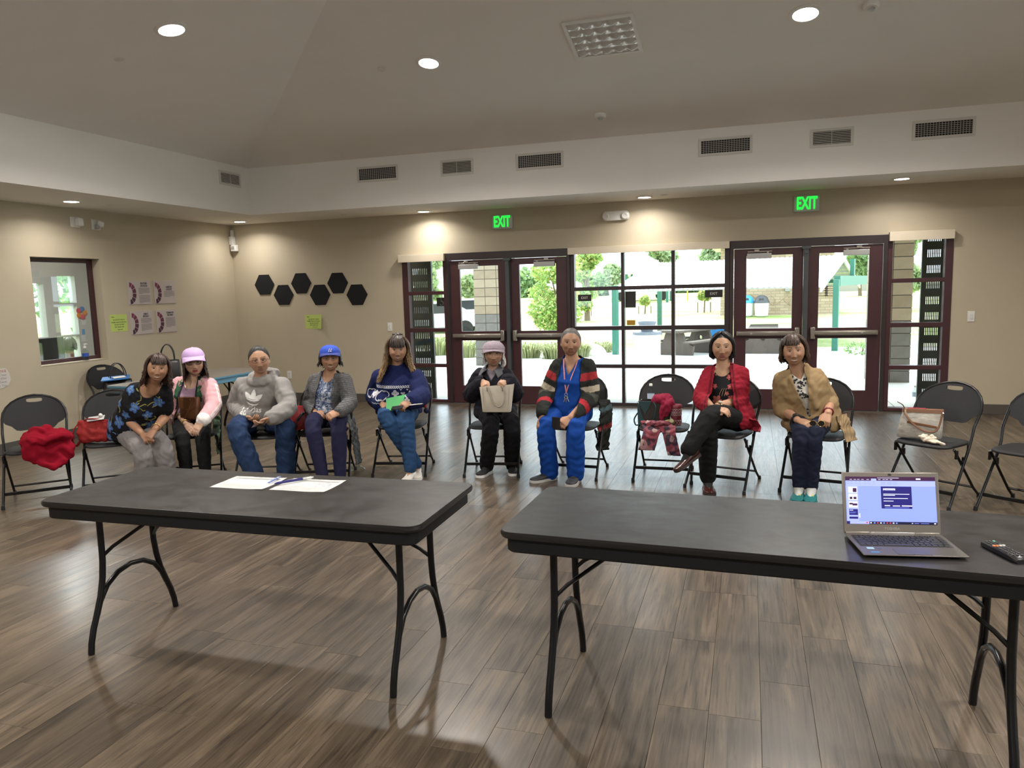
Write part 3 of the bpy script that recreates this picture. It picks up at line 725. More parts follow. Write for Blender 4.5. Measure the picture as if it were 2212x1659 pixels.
text_mb('AQUARIUS', .009, np.array(pd)*.075, pd, -px_*1.0+np.array([0, 0, .0]), 0, 0.0066).obj('lettering', white_m, pn, smooth=0)
pen((-2.155, 2.965, zp-.001), (-2.165, 3.085, zp-.001), 'short translucent blue pen lying on the left sheet', pen_c, pen_c, .0052)

# laptop
lap_m = mat('champagne_metal', (.25, .225, .20), .38, metal=.7, var=.03, scale=200, stretch=(1, 60, 1))
lapd_m = mat('dark_keyboard_deck', (.11, .10, .09), .42, metal=.5, var=.03, scale=200, stretch=(1, 60, 1)); key_m = mat('black_key', (.010, .010, .011), .45)
LP = aZ(1831, 1166, ZT); RP = aZ(2036, 1163, ZT)
_q = [aZ(1868, 1207, ZT), aZ(2092, 1210, ZT)]
la = math.atan2(_q[1][1]-_q[0][1], _q[1][0]-_q[0][0])
lap = thing('laptop', 'open silver laptop showing a blue presentation screen on the right table', 'laptop', ((_q[0][0]+_q[1][0])/2, (_q[0][1]+_q[1][1])/2, ZT), la-.03)
LW, LD = .316, .222
hw = LW/2
b = MB(); b.rings([[(x, y, z) for x, y in ((-hw+i, i2), (hw-i, i2), (hw-i, LD-i), (-hw+i, LD-i))] for i, i2, z in ((.012, .02, .003), (.003, .003, .0075), (0, 0, .0095), (.001, .001, .0125))])
b.obj('base', lapd_m, lap, bevel=.0012)
for sx in (-1, 1):
    for y in (.03, LD-.03): MB().lathe([(.008, 0), (.008, .004)], (sx*(hw-.03), y, 0), 10).obj('rubber_foot', rubber_m, lap)
kz = .0128
MB().bx(-hw+.014, hw-.014, .082, .192, kz-.0004, kz+.0002).obj('key_well', mat('key_well', (.02, .019, .018), .6), lap)
kme = {}
def key(x, y, w, d):
    k = (round(w, 4), round(d, 4))
    if k not in kme:
        b = MB(); b.rings([[(sx*(w/2-i), sy*(d/2-i), z) for sx, sy in ((-1, -1), (1, -1), (1, 1), (-1, 1))] for i, z in ((0, 0), (0.0003, .0016), (.001, .0021))]); kme[k] = b.mesh('key', [key_m], 0)
    o = link('key', kme[k], lap); o.location = (x, y, kz+.0002)
P0 = .0183
for r_, (y, row) in enumerate(((.186, [.0132]*17), (.1695, [P0]*13+[P0*1.5]+[P0]), (.151, [P0*1.5]+[P0]*12+[P0*1.0]+[P0]), (.1325, [P0*1.75]+[P0]*11+[P0*1.75]+[P0]), (.114, [P0*2.2]+[P0]*10+[P0*2.3]+[P0]), (.0955, [P0]*4+[P0*5.2]+[P0]*6+[P0*.3]))):
    tot = sum(row); x = -hw+.017; sc = (LW-.034)/tot
    for w in row:
        if w > .008: key(x+w*sc/2, y, w*sc-.0035, (.0105 if r_ == 0 else .0145))
        x += w*sc
MB().bx(-.052, .052, .014, .058, kz-.0004, kz+.0003).obj('touchpad', mat('touchpad', (.085, .078, .07), .35, metal=.4), lap)
b = MB(); b.bx(-.05, -.001, .006, .013, kz-.0004, kz+.0008); b.bx(.001, .05, .006, .013, kz-.0004, kz+.0008); b.obj('touchpad_button', lapd_m, lap)
def sticker(n, x0, x1, y0, y1, m): MB().bx(x0, x1, y0, y1, kz-.0004, kz+.0003).obj(n, m, lap)
sticker('sticker', -hw+.028, -hw+.050, .054, .070, mat('pale_blue_sticker', (.30, .50, .58), .3)); sticker('sticker', -hw+.030, -hw+.056, .020, .029, mat('blue_sticker', (.05, .22, .45), .3)); sticker('sticker', -hw+.058, -hw+.072, .056, .066, mat('dark_sticker', (.05, .05, .06), .3))
# lid: hinge line at the rear of the base, tilted back
tl = math.radians(14); lz = lambda v, o: (LD-.004+v*math.sin(tl)-o*math.cos(tl), .0135+v*math.cos(tl)+o*math.sin(tl))
LH = .208
def lidbox(u0, u1, v0, v1, o0, o1):
    b = MB(); vs = []
    for o in (o0, o1):
        for u, v in ((u0, v0), (u1, v0), (u1, v1), (u0, v1)): y, z = lz(v, o); vs.append((u, y, z))
    return b.add(vs, [(3, 2, 1, 0), (4, 5, 6, 7), (0, 1, 5, 4), (1, 2, 6, 5), (2, 3, 7, 6), (3, 0, 4, 7)])
lid = lidbox(-hw, hw, 0, LH, -.005, .0).obj('lid', lap_m, lap, bevel=.002)
for s in (-1, 1): lidbox(s*(hw-.045)-.04, s*(hw-.045)+.04, -.008, .004, -.006, .004).obj('hinge', lap_m, lap, bevel=.003)
lidbox(-hw+.085, hw-.085, -.0085, .003, -.004, .0015).obj('hinge_strip', silver_m, lap, bevel=.001)
def emis(name, c, s): return mat(name, c, .3, emit=s)
E_ = .50
scr = [emis('screen_blue', (.19, .25, .86), E_), emis('screen_maroon', (.035, .010, .04), E_), emis('screen_pale', (.27, .32, .90), E_), emis('screen_navy', (.014, .012, .12), E_),
       emis('screen_white', (.62, .66, .95), E_), emis('screen_dim', (.14, .19, .66), E_), emis('screen_black', (.008, .008, .03), E_), emis('screen_red', (.5, .06, .1), E_)]
D_ = MB(); SX0, SX1, SV0, SV1 = -.147, .147, .030, .193
lay = [.0004]
def sq(u0, u1, v0, v1, mi, o=0):
    """u,v in 0..1 of the screen, v from the top"""
    oo = .0006+.00012*o
    pts = []
    for u, v in ((u0, v1), (u1, v1), (u1, v0), (u0, v0)): y, z = lz(SV1-(SV1-SV0)*v, oo); pts.append((SX0+(SX1-SX0)*u, y, z))
    D_.quad(*pts, mi)
sq(0, 1, 0, 1, 0, 0); sq(0, 1, 0, .085, 1, 1); sq(.01, 1, .085, .20, 2, 1); sq(0, 1, .945, 1, 6, 1); sq(.03, .25, .945, 1, 2, 2); sq(0, .035, .945, 1, 3, 3)
sq(.29, .35, .04, .085, 2, 2); sq(.79, .84, .03, .06, 4, 2); sq(.36, .60, .022, .03, 4, 2); sq(0.005, .14, .2, .94, 2, 1)
for u in (.05, .095, .135, .18, .24, .37, .42, .455, .5): sq(u, u+.028, .056, .064, 4, 2)
for u in (.02, .06, .11, .15, .21, .25, .31): sq(u, u+.022, .105, .115, 5, 2); sq(u-.005, u+.03, .15, .156, 5, 2)
for u in (.40, .47, .53): sq(u, u+.05, .11, .116, 5, 2); sq(u, u+.05, .135, .141, 5, 2); sq(u, u+.05, .16, .166, 5, 2)
sq(.395, .735, .205, .67, 3, 2)
sq(.42, .555, .245, .285, 4, 3)
for u1, v in ((.71, .36), (.55, .385), (.69, .45), (.53, .505)): sq(.42, u1, v, v+.012, 4, 3)
sq(.43, .49, .60, .618, 4, 3); sq(.52, .60, .605, .622, 4, 3); sq(.62, .735, .60, .622, 4, 3); sq(.43, .70, .645, .652, 0, 3)
for i, v in enumerate((.22, .37, .53, .69, .85)):
    sq(.03, .128, v, v+(.125 if i < 4 else .045), 3 if i > 2 else 4, 2)
    if i == 0: sq(.08, .122, v+.025, v+.11, 1, 3)
    if i == 1: sq(.042, .072, v+.06, v+.11, 1, 3); sq(.085, .118, v+.06, v+.11, 1, 3)
    if i == 2: sq(.035, .075, v+.03, v+.065, 1, 3); sq(.07, .125, v+.04, v+.085, 1, 3)
    if i == 3: sq(.035, .075, v+.018, v+.03, 4, 3); sq(.035, .11, v+.06, v+.066, 5, 3); sq(.035, .1, v+.08, v+.086, 5, 3)
sq(.142, .152, .78, .87, 4, 2); sq(.16, .24, .70, .706, 5, 2)
for i, u in enumerate((.26, .30, .335, .37, .405, .44, .475, .51, .545)): sq(u, u+.018, .962, .985, (4, 0, 7, 4, 0, 7, 7, 4, 0)[i], 3)
sq(.215, .235, .955, .985, 7, 3); sq(.72, .735, .965, .98, 4, 3); sq(.75, .80, .968, .978, 5, 3); sq(.82, .91, .968, .978, 5, 3); sq(.965, .985, .962, .985, 4, 3)
D_.obj('display', scr, lid, smooth=0)
b = lidbox(-.0055, .0055, .1965, .2035, -.001, .0007); b.obj('webcam', black_m, lid, bevel=.002)
y, z = lz(.015, .0)
text_mb('TOSHIBA', .0125, (0, y, z), (1, 0, 0), (0, math.sin(tl), math.cos(tl)), 0, .0003, bold=.0002).obj('lettering', mat('badge_silver', (.45, .42, .39), .35, metal=.5), lid, smooth=0)
y, z = lz(SV1-(SV1-SV0)*.265, .00125)
text_mb('Questions?', .0085, (SX0+(SX1-SX0)*.487, y, z), (1, 0, 0), (0, math.sin(tl), math.cos(tl)), 0, .0002).obj('lettering', scr[3], lid, smooth=0)
# remote control
r0 = aZ(2131, 1172, ZT+.01); r1 = aZ(2250, 1232, ZT+.01); ra = math.atan2(r1[1]-r0[1], r1[0]-r0[0])
rem = thing('remote_control', 'black remote control with coloured keys at the right edge', 'remote', (r0[0], r0[1], ZT), ra)
RL, RWd = .17, .046
b = MB(); rs = []
for x, w, z1 in ((0, .018, .012), (.004, .022, .017), (.02, .023, .019), (.12, .023, .019), (.16, .0225, .018), (.169, .018, .013)):
    rs.append([(x, y, z) for y, z in ((-w, .004), (-w*.8, .0), (w*.8, .0), (w, .004), (w, z1-.003), (w*.85, z1), (-w*.85, z1), (-w, z1-.003))])
b.rings(rs).obj('case', mat('remote_black', (.012, .012, .012), .35), rem, smooth=40)
bm_ = [mat('remote_key', (.03, .03, .032), .5), mat('remote_key_green', (.12, .42, .28), .5), mat('remote_key_orange', (.75, .22, .08), .5), mat('remote_key_white', (.75, .7, .65), .5)]
for i in range(10):
    for j in range(3):
        mi = 0
        if i == 0 and j == 2: mi = 1
        if i == 3: continue
        MB().lathe([(.0045, .018), (.0042, .0215), (.002, .022)], (.016+i*.0145, (j-1)*.0135, 0), 8).obj('key', bm_[mi], rem)
for j in range(4): MB().box((.0595, -.016+j*.0107, .0202), (.007, .0085, .004)).obj('key', bm_[(2, 2, 3, 3)[j]], rem, bevel=.001)

# ---------------------------------------------------------------- things fixed to the walls
green_e = mat('exit_green', (.008, .55, .035), .4, emit=1.25)
def exit_sign(x0, x1, z0, z1, label):
    t = thing('exit_sign', label, 'sign', ((x0+x1)/2, YB, (z0+z1)/2)); w = (x1-x0)/2; h = (z1-z0)/2
    b = MB(); n = 10; rs = []
    for i in range(n+1):
        v = -1+2*i/n; rs.append([(-w, 0, v*h), (-w, -.028, v*h), (-w*.5, -.045, v*h*1.06), (w*.5, -.045, v*h*1.06), (w, -.028, v*h), (w, 0, v*h)])
    b.rings(rs).obj('housing', mat('exit_housing', (.50, .51, .50), .4), t, bevel=.003)
    text_mb('EXIT', .205, (0, -.047, 0), (1, 0, 0), (0, 0, 1), 0, .002, bold=.006, sx=.56).obj('lettering', green_e, t, smooth=0)
    return t
exit_sign(-3.379, -3.088, 2.436, 2.612, 'green lit EXIT sign above the left pair of doors'); exit_sign(.507, .800, 2.452, 2.632, 'green lit EXIT sign above the right pair of doors')
t = thing('emergency_light', 'white twin-lamp emergency light between the exit signs', 'light', (-1.674, YB, 2.525))
b = MB(); rs = []
for y, s in ((0, 1.0), (-.03, 1.0), (-.05, .93), (-.055, .8)): rs.append([(x*s, y, z*s) for x, z in rr(.176, .062, .05, 6)])
b.rings(rs).obj('housing', white_m, t, smooth=40)
for s in (-1, 1):
    MB().lathe([(.045, .0), (.047, .02), (.04, .034), (.032, .036), (.030, .028), (0, .026)], (s*.125, -.05, .0), 20, 0, (0, -1, -.25)).obj('lamp_head', white_m, t, smooth=40)
def plate(x, z, kind, label):
    t = thing('wall_'+('outlet' if kind == 'outlet' else 'switch'), label, kind, (x, YB, z))
    MB().box((0, -.003, 0), (.074, .006, .120)).obj('cover_plate', white_m, t, bevel=.002)
    if kind == 'switch':
        MB().box((0, -.0065, 0), (.034, .006, .067)).obj('rocker', mat('switch_white', (.7, .69, .66), .3), t, bevel=.001); MB().box((0.004, -.010, -.012), (.012, .004, .02)).obj('slider', white_m, t, bevel=.001)
    else:
        for dz in (-.02, .02):
            f = MB().box((0, -.0065, dz), (.034, .005, .028)).obj('socket', mat('switch_white', (.7, .69, .66), .3), t, bevel=.002)
            b = MB(); b.box((-.006, -.0092, dz+.002), (.0025, .001, .008)); b.box((.006, -.0092, dz+.002), (.0025, .001, .008)); b.obj('slot', black_m, f, smooth=0)
plate(-5.014, 1.113, 'switch', 'white dimmer switch plate left of the left sidelight'); plate(2.475, 1.150, 'switch', 'white dimmer switch plate right of the right sidelight'); plate(-6.764, .394, 'outlet', 'white power outlet low on the back wall behind the man')
# hexagon felt panels
felt_m = mat('black_felt', (.008, .008, .009), .95, var=.1, scale=200, bump=.1, bscale=400)
HX = [(-7.10, 1.783), (-6.772, 1.619), (-6.455, 1.786), (-6.141, 1.605), (-5.833, 1.772), (-5.522, 1.592)]
HL = ('first from the corner, upper row', 'second from the corner, lower row', 'third from the corner, upper row', 'fourth from the corner, lower row', 'fifth from the corner, upper row', 'sixth from the corner, lower row')
hexm = None
for i, (x, z) in enumerate(HX):
    if hexm is None:
        R_ = .174; pl = [(R_*math.cos(PI/3*k), R_*math.sin(PI/3*k)) for k in range(6)]
        hexm = MB().prism(pl, (0, 0, 0), (1, 0, 0), (0, 0, 1), .012).mesh('hexagon_panel', [felt_m], 20)
    o = link('hexagon_panel', hexm, None, .003); o.location = (x, YB-.0005, z)
    tag(o, 'black felt hexagon wall panel, '+HL[i], 'panel', 'black hexagon panels on the back wall')
# posters on the left wall
post_m = mat('poster_board', (.50, .44, .42), .5)
def poster(y0, y1, z0, z1, head, hv, paras, label):
    w, h = y1-y0, z1-z0; t = thing('poster_board', label, 'poster', (XL, y0, z0), 0, 'four project boards on the left wall')
    MB().bx(0, .010, 0, w, 0, h).obj('board', post_m, t, bevel=.001)
    cols = [(.20, .035, .085), (.15, .03, .07), (.12, .025, .06), (.09, .02, .05), (.065, .016, .04), (.045, .013, .032)]
    b = MB(); r0_, r1_ = h*.27, h*.455; cz = h*.47
    for k in range(6):
        a0 = PI/2-PI*k/6-.03; a1 = PI/2-PI*(k+1)/6+.03; n = 5
        i_ = [(.0112, w*.055+r0_*math.cos(a0+(a1-a0)*q/n)*.62, cz+r0_*math.sin(a0+(a1-a0)*q/n)) for q in range(n+1)]; o_ = [(.0112, w*.055+r1_*math.cos(a0+(a1-a0)*q/n)*.80, cz+r1_*math.sin(a0+(a1-a0)*q/n)) for q in range(n+1)]
        b.add(i_+o_, [(q, n+1+q, n+2+q, q+1)[::-1] for q in range(n)], k)
    pal = [mat('poster_plum_%s' % 'abcdef'[k], c, .5) for k, c in enumerate(cols)]
    b.obj('ring_emblem', pal, t, smooth=0)
    for k, line in enumerate(head):
        text_mb(line, .034, (.0105, w*.70, h*(hv-.105*k)), (0, 1, 0), (0, 0, 1), 0, .0006, bold=.0012, sx=min(1, .92/len(line)*10.5)*.62).obj('lettering', inkd_m, t, smooth=0)
    b = MB()
    for v0, nl_ in paras:
        for q in range(nl_):
            z = h*v0-q*.0105; e = w*(.95 if q < nl_-1 else random.uniform(.55, .85)); b.quad((.0112, w*.45, z), (.0112, e-random.uniform(0, .02), z), (.0112, e, z+.0045), (.0112, w*.45, z+.0045))
    b.obj('print', mat('poster_text', (.26, .22, .22), .6), t, smooth=0)
poster(7.896, 8.286, 1.549, 1.857, ('ZERO NET ENERGY', '& PHOTOVOLTAICS'), .88, ((.68, 8), (.36, 10)), 'project board headed zero net energy, upper left of the four')
poster(8.344, 8.738, 1.549, 1.857, ('CLERESTORY', '& SKYLIGHTS'), .72, ((.53, 8),), 'project board headed clerestory and skylights, upper right of the four')
poster(7.893, 8.276, 1.159, 1.462, ('ENERGY', 'EFFICIENCY'), .86, ((.66, 6), (.42, 9)), 'project board headed energy efficiency, lower left of the four')
poster(8.346, 8.712, 1.156, 1.463, ('STORMWATER', 'TREATMENT'), .86, ((.64, 13),), 'project board headed stormwater treatment, lower right of the four')
lime_m = mat('lime_paper', (.50, .62, .16), .6)
NOTE = ('DO NOT PUT TAPE OR', 'THUMB TACKS ON THE WALL,', 'THEY RIP THE PAINT', 'OFF. THANK YOU!')
def note(o, ux, w, h, curl, label):
    ux = np.array(ux, float); uz = np.array([0, 0, 1.]); nz = np.cross(ux, uz); t = thing('lime_notice', label, 'notice', o, 0, 'lime notices taped to the walls')
    b = MB(); n = 8; f = lambda u, v: ux*u*w+uz*v*h+nz*(.002+curl*max(0, u-.5)**2*4*(1-v*.6)*w*.3)
    vs = [f(i/n, j/n) for i in range(n+1) for j in range(n+1)]; fs = [(i*(n+1)+j, (i+1)*(n+1)+j, (i+1)*(n+1)+j+1, i*(n+1)+j+1) for i in range(n) for j in range(n)]
    b.add(vs, fs).obj('page', lime_m, t)
    x = text_mb('Note:', .02, (0, 0, 0), (1, 0, 0), (0, 1, 0), 0); X_ = MB()
    lines = [('Please...', .20, .86, .020)]+[(s, .52, .68-.14*k, .0215) for k, s in enumerate(NOTE)]+[('Thank you, staff', .55, .12, .015)]
    for s, u, v, sz in lines:
        q = text_mb(s, sz, (0, 0, 0), (1, 0, 0), (0, 1, 0), 0, bold=.0004)
        X_.add([tuple(f(min(max(u+p[0]/w*.82, 0), 1), v+p[1]/h)+nz*.0012) for p in q.v], q.f)
    X_.obj('lettering', mat('notice_ink', (.10, .13, .05), .7), t, smooth=0)
note((XL, 7.566, 1.216), (0, 1, 0), .275, .216, 0.02, 'lime green printed notice beside the project boards'); note((-6.428, YB, 1.098), (1, 0, 0), .30, .212, .5, 'lime green printed notice under the hexagon panels, its right edge curling')
# white notice at the left edge
t = thing('taped_notice', 'white rounded notice taped to the left wall at the left edge', 'notice', (XL, 5.70, .70))
ol = [(0, 0), (.35, .01), (.42, .035), (.455, .09), (.448, .15), (.425, .205), (.40, .225), (0, .225)]
MB().prism(ol, (.004, 0, 0), (0, 1, 0), (0, 0, 1), .001).obj('page', mat('notice_white', (.62, .58, .54), .6), t, smooth=0)
for k, (s, c) in enumerate((('NOTICE', 'inkr'), ('Please Clean', 'd'), ('Up After', 'd'), ('Your Event.', 'd'), ('Thank You.', 'd'))):
    text_mb(s, .036, (.005, .41-.0*k, .19-.038*k), (0, 1, 0), (0, 0, 1), 0, .0008, align='RIGHT', bold=.0005).obj('lettering', mat('notice_red', (.45, .12, .1), .6) if c == 'inkr' else ink_m, t, smooth=0)
# sensors
for y, z, k in ((7.182, 2.545, 0), (7.485, 2.535, 1)):
    t = thing('wall_sensor', ('white motion sensor on the left wall, nearer to the window' if k == 0 else 'white round-eyed sensor on the left wall, nearer to the boards'), 'sensor', (XL, y, z))
    MB().bx(0, .012, -.066, .066, -.062, .062).obj('base_plate', white_m, t, bevel=.004)
    if k == 0: MB().box((.045, .03, 0), (.07, .07, .10)).obj('sensor_head', white_m, t, bevel=.014)
    else:
        MB().lathe([(.04, 0), (.042, .03), (.03, .055), (0, .06)], (.03, .02, .01), 18, 0, (.8, .5, -.2)).obj('sensor_head', white_m, t, smooth=40); MB().box((.035, -.01, -.03), (.05, .04, .05)).obj('swivel', alu_m, t, bevel=.008)
t = thing('corner_sensor', 'white alarm sensor with a conduit box in the room corner', 'sensor', (-7.60, YB, 2.30))
MB().bx(-.03, .015, -.05, -.001, .14, .33).obj('conduit', white_m, t, bevel=.01); MB().bx(-.042, .03, -.07, -.0, .10, .23).obj('junction_box', white_m, t, bevel=.006)
b = MB(); b.bx(.0, .09, -.10, -.02, .0, .10); b.obj('sensor_head', white_m, t, bevel=.012); MB().bx(.022, .07, -.105, -.095, .03, .075).obj('sensor_window', alu_m, t, bevel=.003)
# small signs on the glass
def glass_sign(name, x0, x1, z0, z1, m, label, txt=None, sz=.05):
    t = thing(name, label, 'sign', ((x0+x1)/2, GY-.0031, (z0+z1)/2))
    MB().bx((x0-x1)/2, (x1-x0)/2, -.003, 0, (z0-z1)/2, (z1-z0)/2).obj('plate', m, t, smooth=0)
    if txt: text_mb(txt, sz, (0, -.0032, 0), (1, 0, 0), (0, 0, 1), 0, .0006).obj('lettering', white_m, t, smooth=0)
    return t
sgn_m = mat('sign_black', (.020, .018, .015), .5)
glass_sign('exit_plate', -2.213, -2.03, 1.424, 1.512, sgn_m, 'small black EXIT plate in the upper left of the twelve pane window', 'EXIT', .046)
glass_sign('exit_plate', -.545, -.325, 1.437, 1.532, sgn_m, 'small black EXIT plate in the upper right of the twelve pane window', 'EXIT', .046)
glass_sign('black_card', -1.57, -1.432, 1.325, 1.538, sgn_m, 'plain black card stuck on the second pane column')
glass_sign('yellow_card', -1.553, -1.440, 1.092, 1.160, mat('amber_card', (.42, .22, .02), .5), 'amber card at the foot of the second pane column')
t = glass_sign('access_sign', -4.282, -4.150, 1.398, 1.520, sgn_m, 'black wheelchair access sign on the left sidelight')
b = MB(); gm = mat('sign_grey', (.30, .30, .29), .5)
b.tube([(.01+.03*math.cos(a), -.004, -.018+.03*math.sin(a)) for a in np.linspace(-2.6, 1.9, 14)], .003, 6)
b.tube([(.005, -.004, .035), (.004, -.004, .0), (.026, -.004, .0), (.042, -.004, -.03)], .003, 6); b.tube([(.004, -.004, .015), (.024, -.004, .013)], .003, 6); b.ell((.005, -.004, .045), (.006, .002, .006), 8, 6)
b.obj('wheelchair_symbol', gm, t)
# ---------------------------------------------------------------- outside the entrance
conc_m = mat('patio_concrete', (.62, .60, .57), .8, var=.06, scale=3, bump=.05, bscale=120)
def lawn_material():
    m, nt, b = nodes('lawn_grass'); geo = N(nt, 'ShaderNodeNewGeometry')
    n1 = N(nt, 'ShaderNodeTexNoise', Scale=.35, Detail=6.0, Distortion=.8); n2 = N(nt, 'ShaderNodeTexNoise', Scale=9.0, Detail=4.0)
    mp = N(nt, 'ShaderNodeMapping'); mp.inputs['Scale'].default_value = (.45, 1.2, 1); L(nt, geo.outputs['Position'], mp.inputs[0]); L(nt, mp.outputs[0], n1.inputs['Vector']); L(nt, geo.outputs['Position'], n2.inputs['Vector'])
    ad = N(nt, 'ShaderNodeMath', operation='MULTIPLY_ADD'); ad.inputs[1].default_value = .35; L(nt, n2.outputs[0], ad.inputs[0])
    a2 = N(nt, 'ShaderNodeMath', operation='MULTIPLY'); a2.inputs[1].default_value = .75; L(nt, n1.outputs[0], a2.inputs[0]); L(nt, a2.outputs[0], ad.inputs[2])
    cr = N(nt, 'ShaderNodeValToRGB'); e = cr.color_ramp.elements; e[0].position = .44; e[0].color = (.20, .30, .07, 1); e[1].position = .60; e[1].color = (.42, .41, .24, 1); k = e.new(.52); k.color = (.29, .36, .11, 1)
    L(nt, ad.outputs[0], cr.inputs[0]); L(nt, cr.outputs[0], b.inputs['Base Color']); b.inputs['Roughness'].default_value = .9
    return m
lawn_m = lawn_material()
ys_ = [10.27, 13.8, 16, 18, 20, 23, 28, 34, 40, 60, 120]
b = MB(); xs_ = [-90, -40, -12.2, 9, 40, 70]
b.add([(x, y, ground(y)-.012) for y in ys_ for x in xs_], [(j*6+i, j*6+i+1, j*6+i+7, j*6+i+6) for j in range(len(ys_)-1) for i in range(5)])
lawn = struct(b.obj('lawn', lawn_m, smooth=60))
# patio of cast slabs, its far edge along the lawn
pat = struct(thing('patio', 'pale concrete patio outside the doors', 'patio')); del pat['category']
pe = aG(1380, 752)[1]
nx = 9; ny = 5
for i in range(nx):
    for j in range(ny):
        x0, x1 = -12+i*2.3, -12+(i+1)*2.3-.012; y0 = 10.27+(pe-10.27)*j/ny; y1 = 10.27+(pe-10.27)*(j+1)/ny-.012
        MB().add([(x, y, ground(y)+z) for z in (-.1, .012) for x, y in ((x0, y0), (x1, y0), (x1, y1), (x0, y1))], [(3, 2, 1, 0), (4, 5, 6, 7), (0, 1, 5, 4), (1, 2, 6, 5), (2, 3, 7, 6), (3, 0, 4, 7)]).obj('slab', conc_m, pat, smooth=0)
ROOFZ = 2.95       # the porch roof over the doors
struct(MB().bx(-12, 8, YB+.22, 13.0, ROOFZ, ROOFZ+.15).obj('porch_roof', mat('porch_soffit', (.5, .47, .42), .8)))

tan_b = mat('tan_block', (.26, .205, .14), .85, var=.12, scale=6, bump=.15, bscale=60); tan2_b = mat('tan_block_light', (.31, .25, .175), .85, var=.1, scale=6, bump=.15, bscale=60)
grey_b = mat('grey_block', (.15, .14, .128), .9, var=.15, scale=7, bump=.25, bscale=50)
mort_m = mat('mortar', (.11, .095, .08), .9)
def block_column(name, x0, x1, y0, y1, zb, zt, zsplit, label, cols=2):
    t = struct(thing(name, label, 'column')); del t['category']
    MB().bx(x0+.012, x1-.012, y0+.012, y1-.012, zb, zt).obj('mortar_core', mort_m, t, smooth=0)
    z = zb; r = 0; hgt = .198
    w = (x1-x0)/cols; cache = {}
    while z < zt-.02:
        m = grey_b if z < zsplit else (tan_b, tan2_b)[r % 2]
        off = .0
        for i in range(cols):
            if (m.name,) not in cache: cache[(m.name,)] = MB().bx(0, w-.012, 0, y1-y0, 0, hgt-.012).mesh('block', [m], 0)
            o = link('block', cache[(m.name,)], t); o.location = (x0+i*w+.006, y0, z)
        z += hgt; r += 1
    return t
cl = aG(1030, 791); cr_ = aG(1925, 828)
block_column('column_1', cl[0]-.02, cl[0]+.80, cl[1], cl[1]+.6, ground(cl[1]), ROOFZ+.1, .94, 'block column with a grey base behind the left doors', 3)
xr0 = aY(1878, 800, cr_[1])[0]; xr1 = aY(1966, 800, cr_[1])[0]
block_column('column_2', xr0, xr1, cr_[1], cr_[1]+.6, ground(cr_[1]), ROOFZ+.1, .94, 'block column with a grey base behind the right sidelight', 2)
# dark perforated steel screens outside the sidelights: real slots, groups of eight
scr_m = mat('green_black_screen', (.016, .022, .019), .55, var=.1)
def screen(x0, x1, label):
    t = thing('steel_screen', label, 'screen', ((x0+x1)/2, 10.42, 0)); w = (x1-x0)/2; holes = []
    z = .14; k = 0
    ns = 8; u0, u1 = -w*.55, w*.62
    while z < 2.05:
        for i in range(ns):
            u = u0+(u1-u0)*i/(ns-1); holes.append((u-.0036, u+.0036, z, z+.085+.02*((i*7+k) % 3-1)*.5))
            holes[-1] = (holes[-1][0], holes[-1][1], round(z, 3), round(z+.09, 3))
        z += .19; k += 1
    b = wall_holes((-w, w), (0, 2.25), holes, lambda u, zz, o: (u, o, zz+.01), .012); b.obj('perforated_sheet', scr_m, t, smooth=0)
    for s in (-1, 1): MB().bx(s*w-.012, s*w+.012, -.02, .03, .0, 2.28).obj('post', scr_m, t, bevel=.003)
    for z in (.02, 2.26): MB().bx(-w, w, -.015, .025, z-.015, z+.015).obj('rail', scr_m, t, bevel=.003)
    for z in [h[2] for h in holes[::ns]]: MB().bx(u0-.02, u1+.02, .014, .018, z+.05, z+.056).obj('wire', alu_m, t, smooth=0)
screen(aY(886, 700, 10.42)[0], aY(935, 700, 10.42)[0], 'dark slotted steel screen outside the left sidelight'); screen(aY(1988, 700, 10.42)[0], aY(2034, 700, 10.42)[0], 'dark slotted steel screen outside the right sidelight')
# picnic shelter: green posts, pale metal roof, gable end on the right
gr_m = mat('shelter_green', (.022, .135, .09), .5, var=.05); roof_m = mat('pale_metal_roof', (.72, .71, .68), .45, bump=.0); und_m = mat('roof_underside', (.55, .58, .55), .7)
pM, pC, pR = aG(1330, 767), aG(1425, 722), aG(1803, 761)
sa = math.radians(-15); shl = thing('picnic_shelter', 'green posted picnic shelter with a pale gabled metal roof across the lawn', 'shelter', (pR[0], pR[1], 0), sa)
def loc_(p): d = np.array(p[:2])-pR[:2]; c, s = math.cos(-sa), math.sin(-sa); return np.array([c*d[0]-s*d[1], s*d[0]+c*d[1]])
lM, lC = loc_(pM), loc_(pC)
De = lC[1]; ez = aY(1700, 620, pR[1]+.4)[2]; yr = De/2
Ya = pR[1]+yr
for _ in range(30): Ya += yr-loc_(aY(1821, 553, Ya))[1]
apx = aY(1821, 553, Ya); zr_ = apx[2]; xg = loc_(apx)[0]; xl_ = lM[0]-1.2
ye0, ye1 = -.75, De+.75
zea = aY(1700, 620, pR[1]-.6)[2]; sl_ = (zr_-zea)/(yr-ye0)
ez = zea+sl_*(-ye0)-.04
for x, y in ((0, 0), (lM[0], lM[1]), (lC[0], lC[1])):
    MB().bx(x-.075, x+.075, y-.075, y+.075, -.5, ez+.02).obj('post', gr_m, shl, bevel=.01)
for y in (-.05, De-.05): MB().bx(xl_+.2, xg-.2, y, y+.10, ez-.10, ez+.04).obj('eave_beam', gr_m, shl)
MB().bx(-.08, .08, .1, De+.5, ez-.16, ez+.12).obj('gable_beam', gr_m, shl)
MB().bx(-.06, .06, yr-.12, yr+.12, ez, zr_-.1).obj('king_post', gr_m, shl)
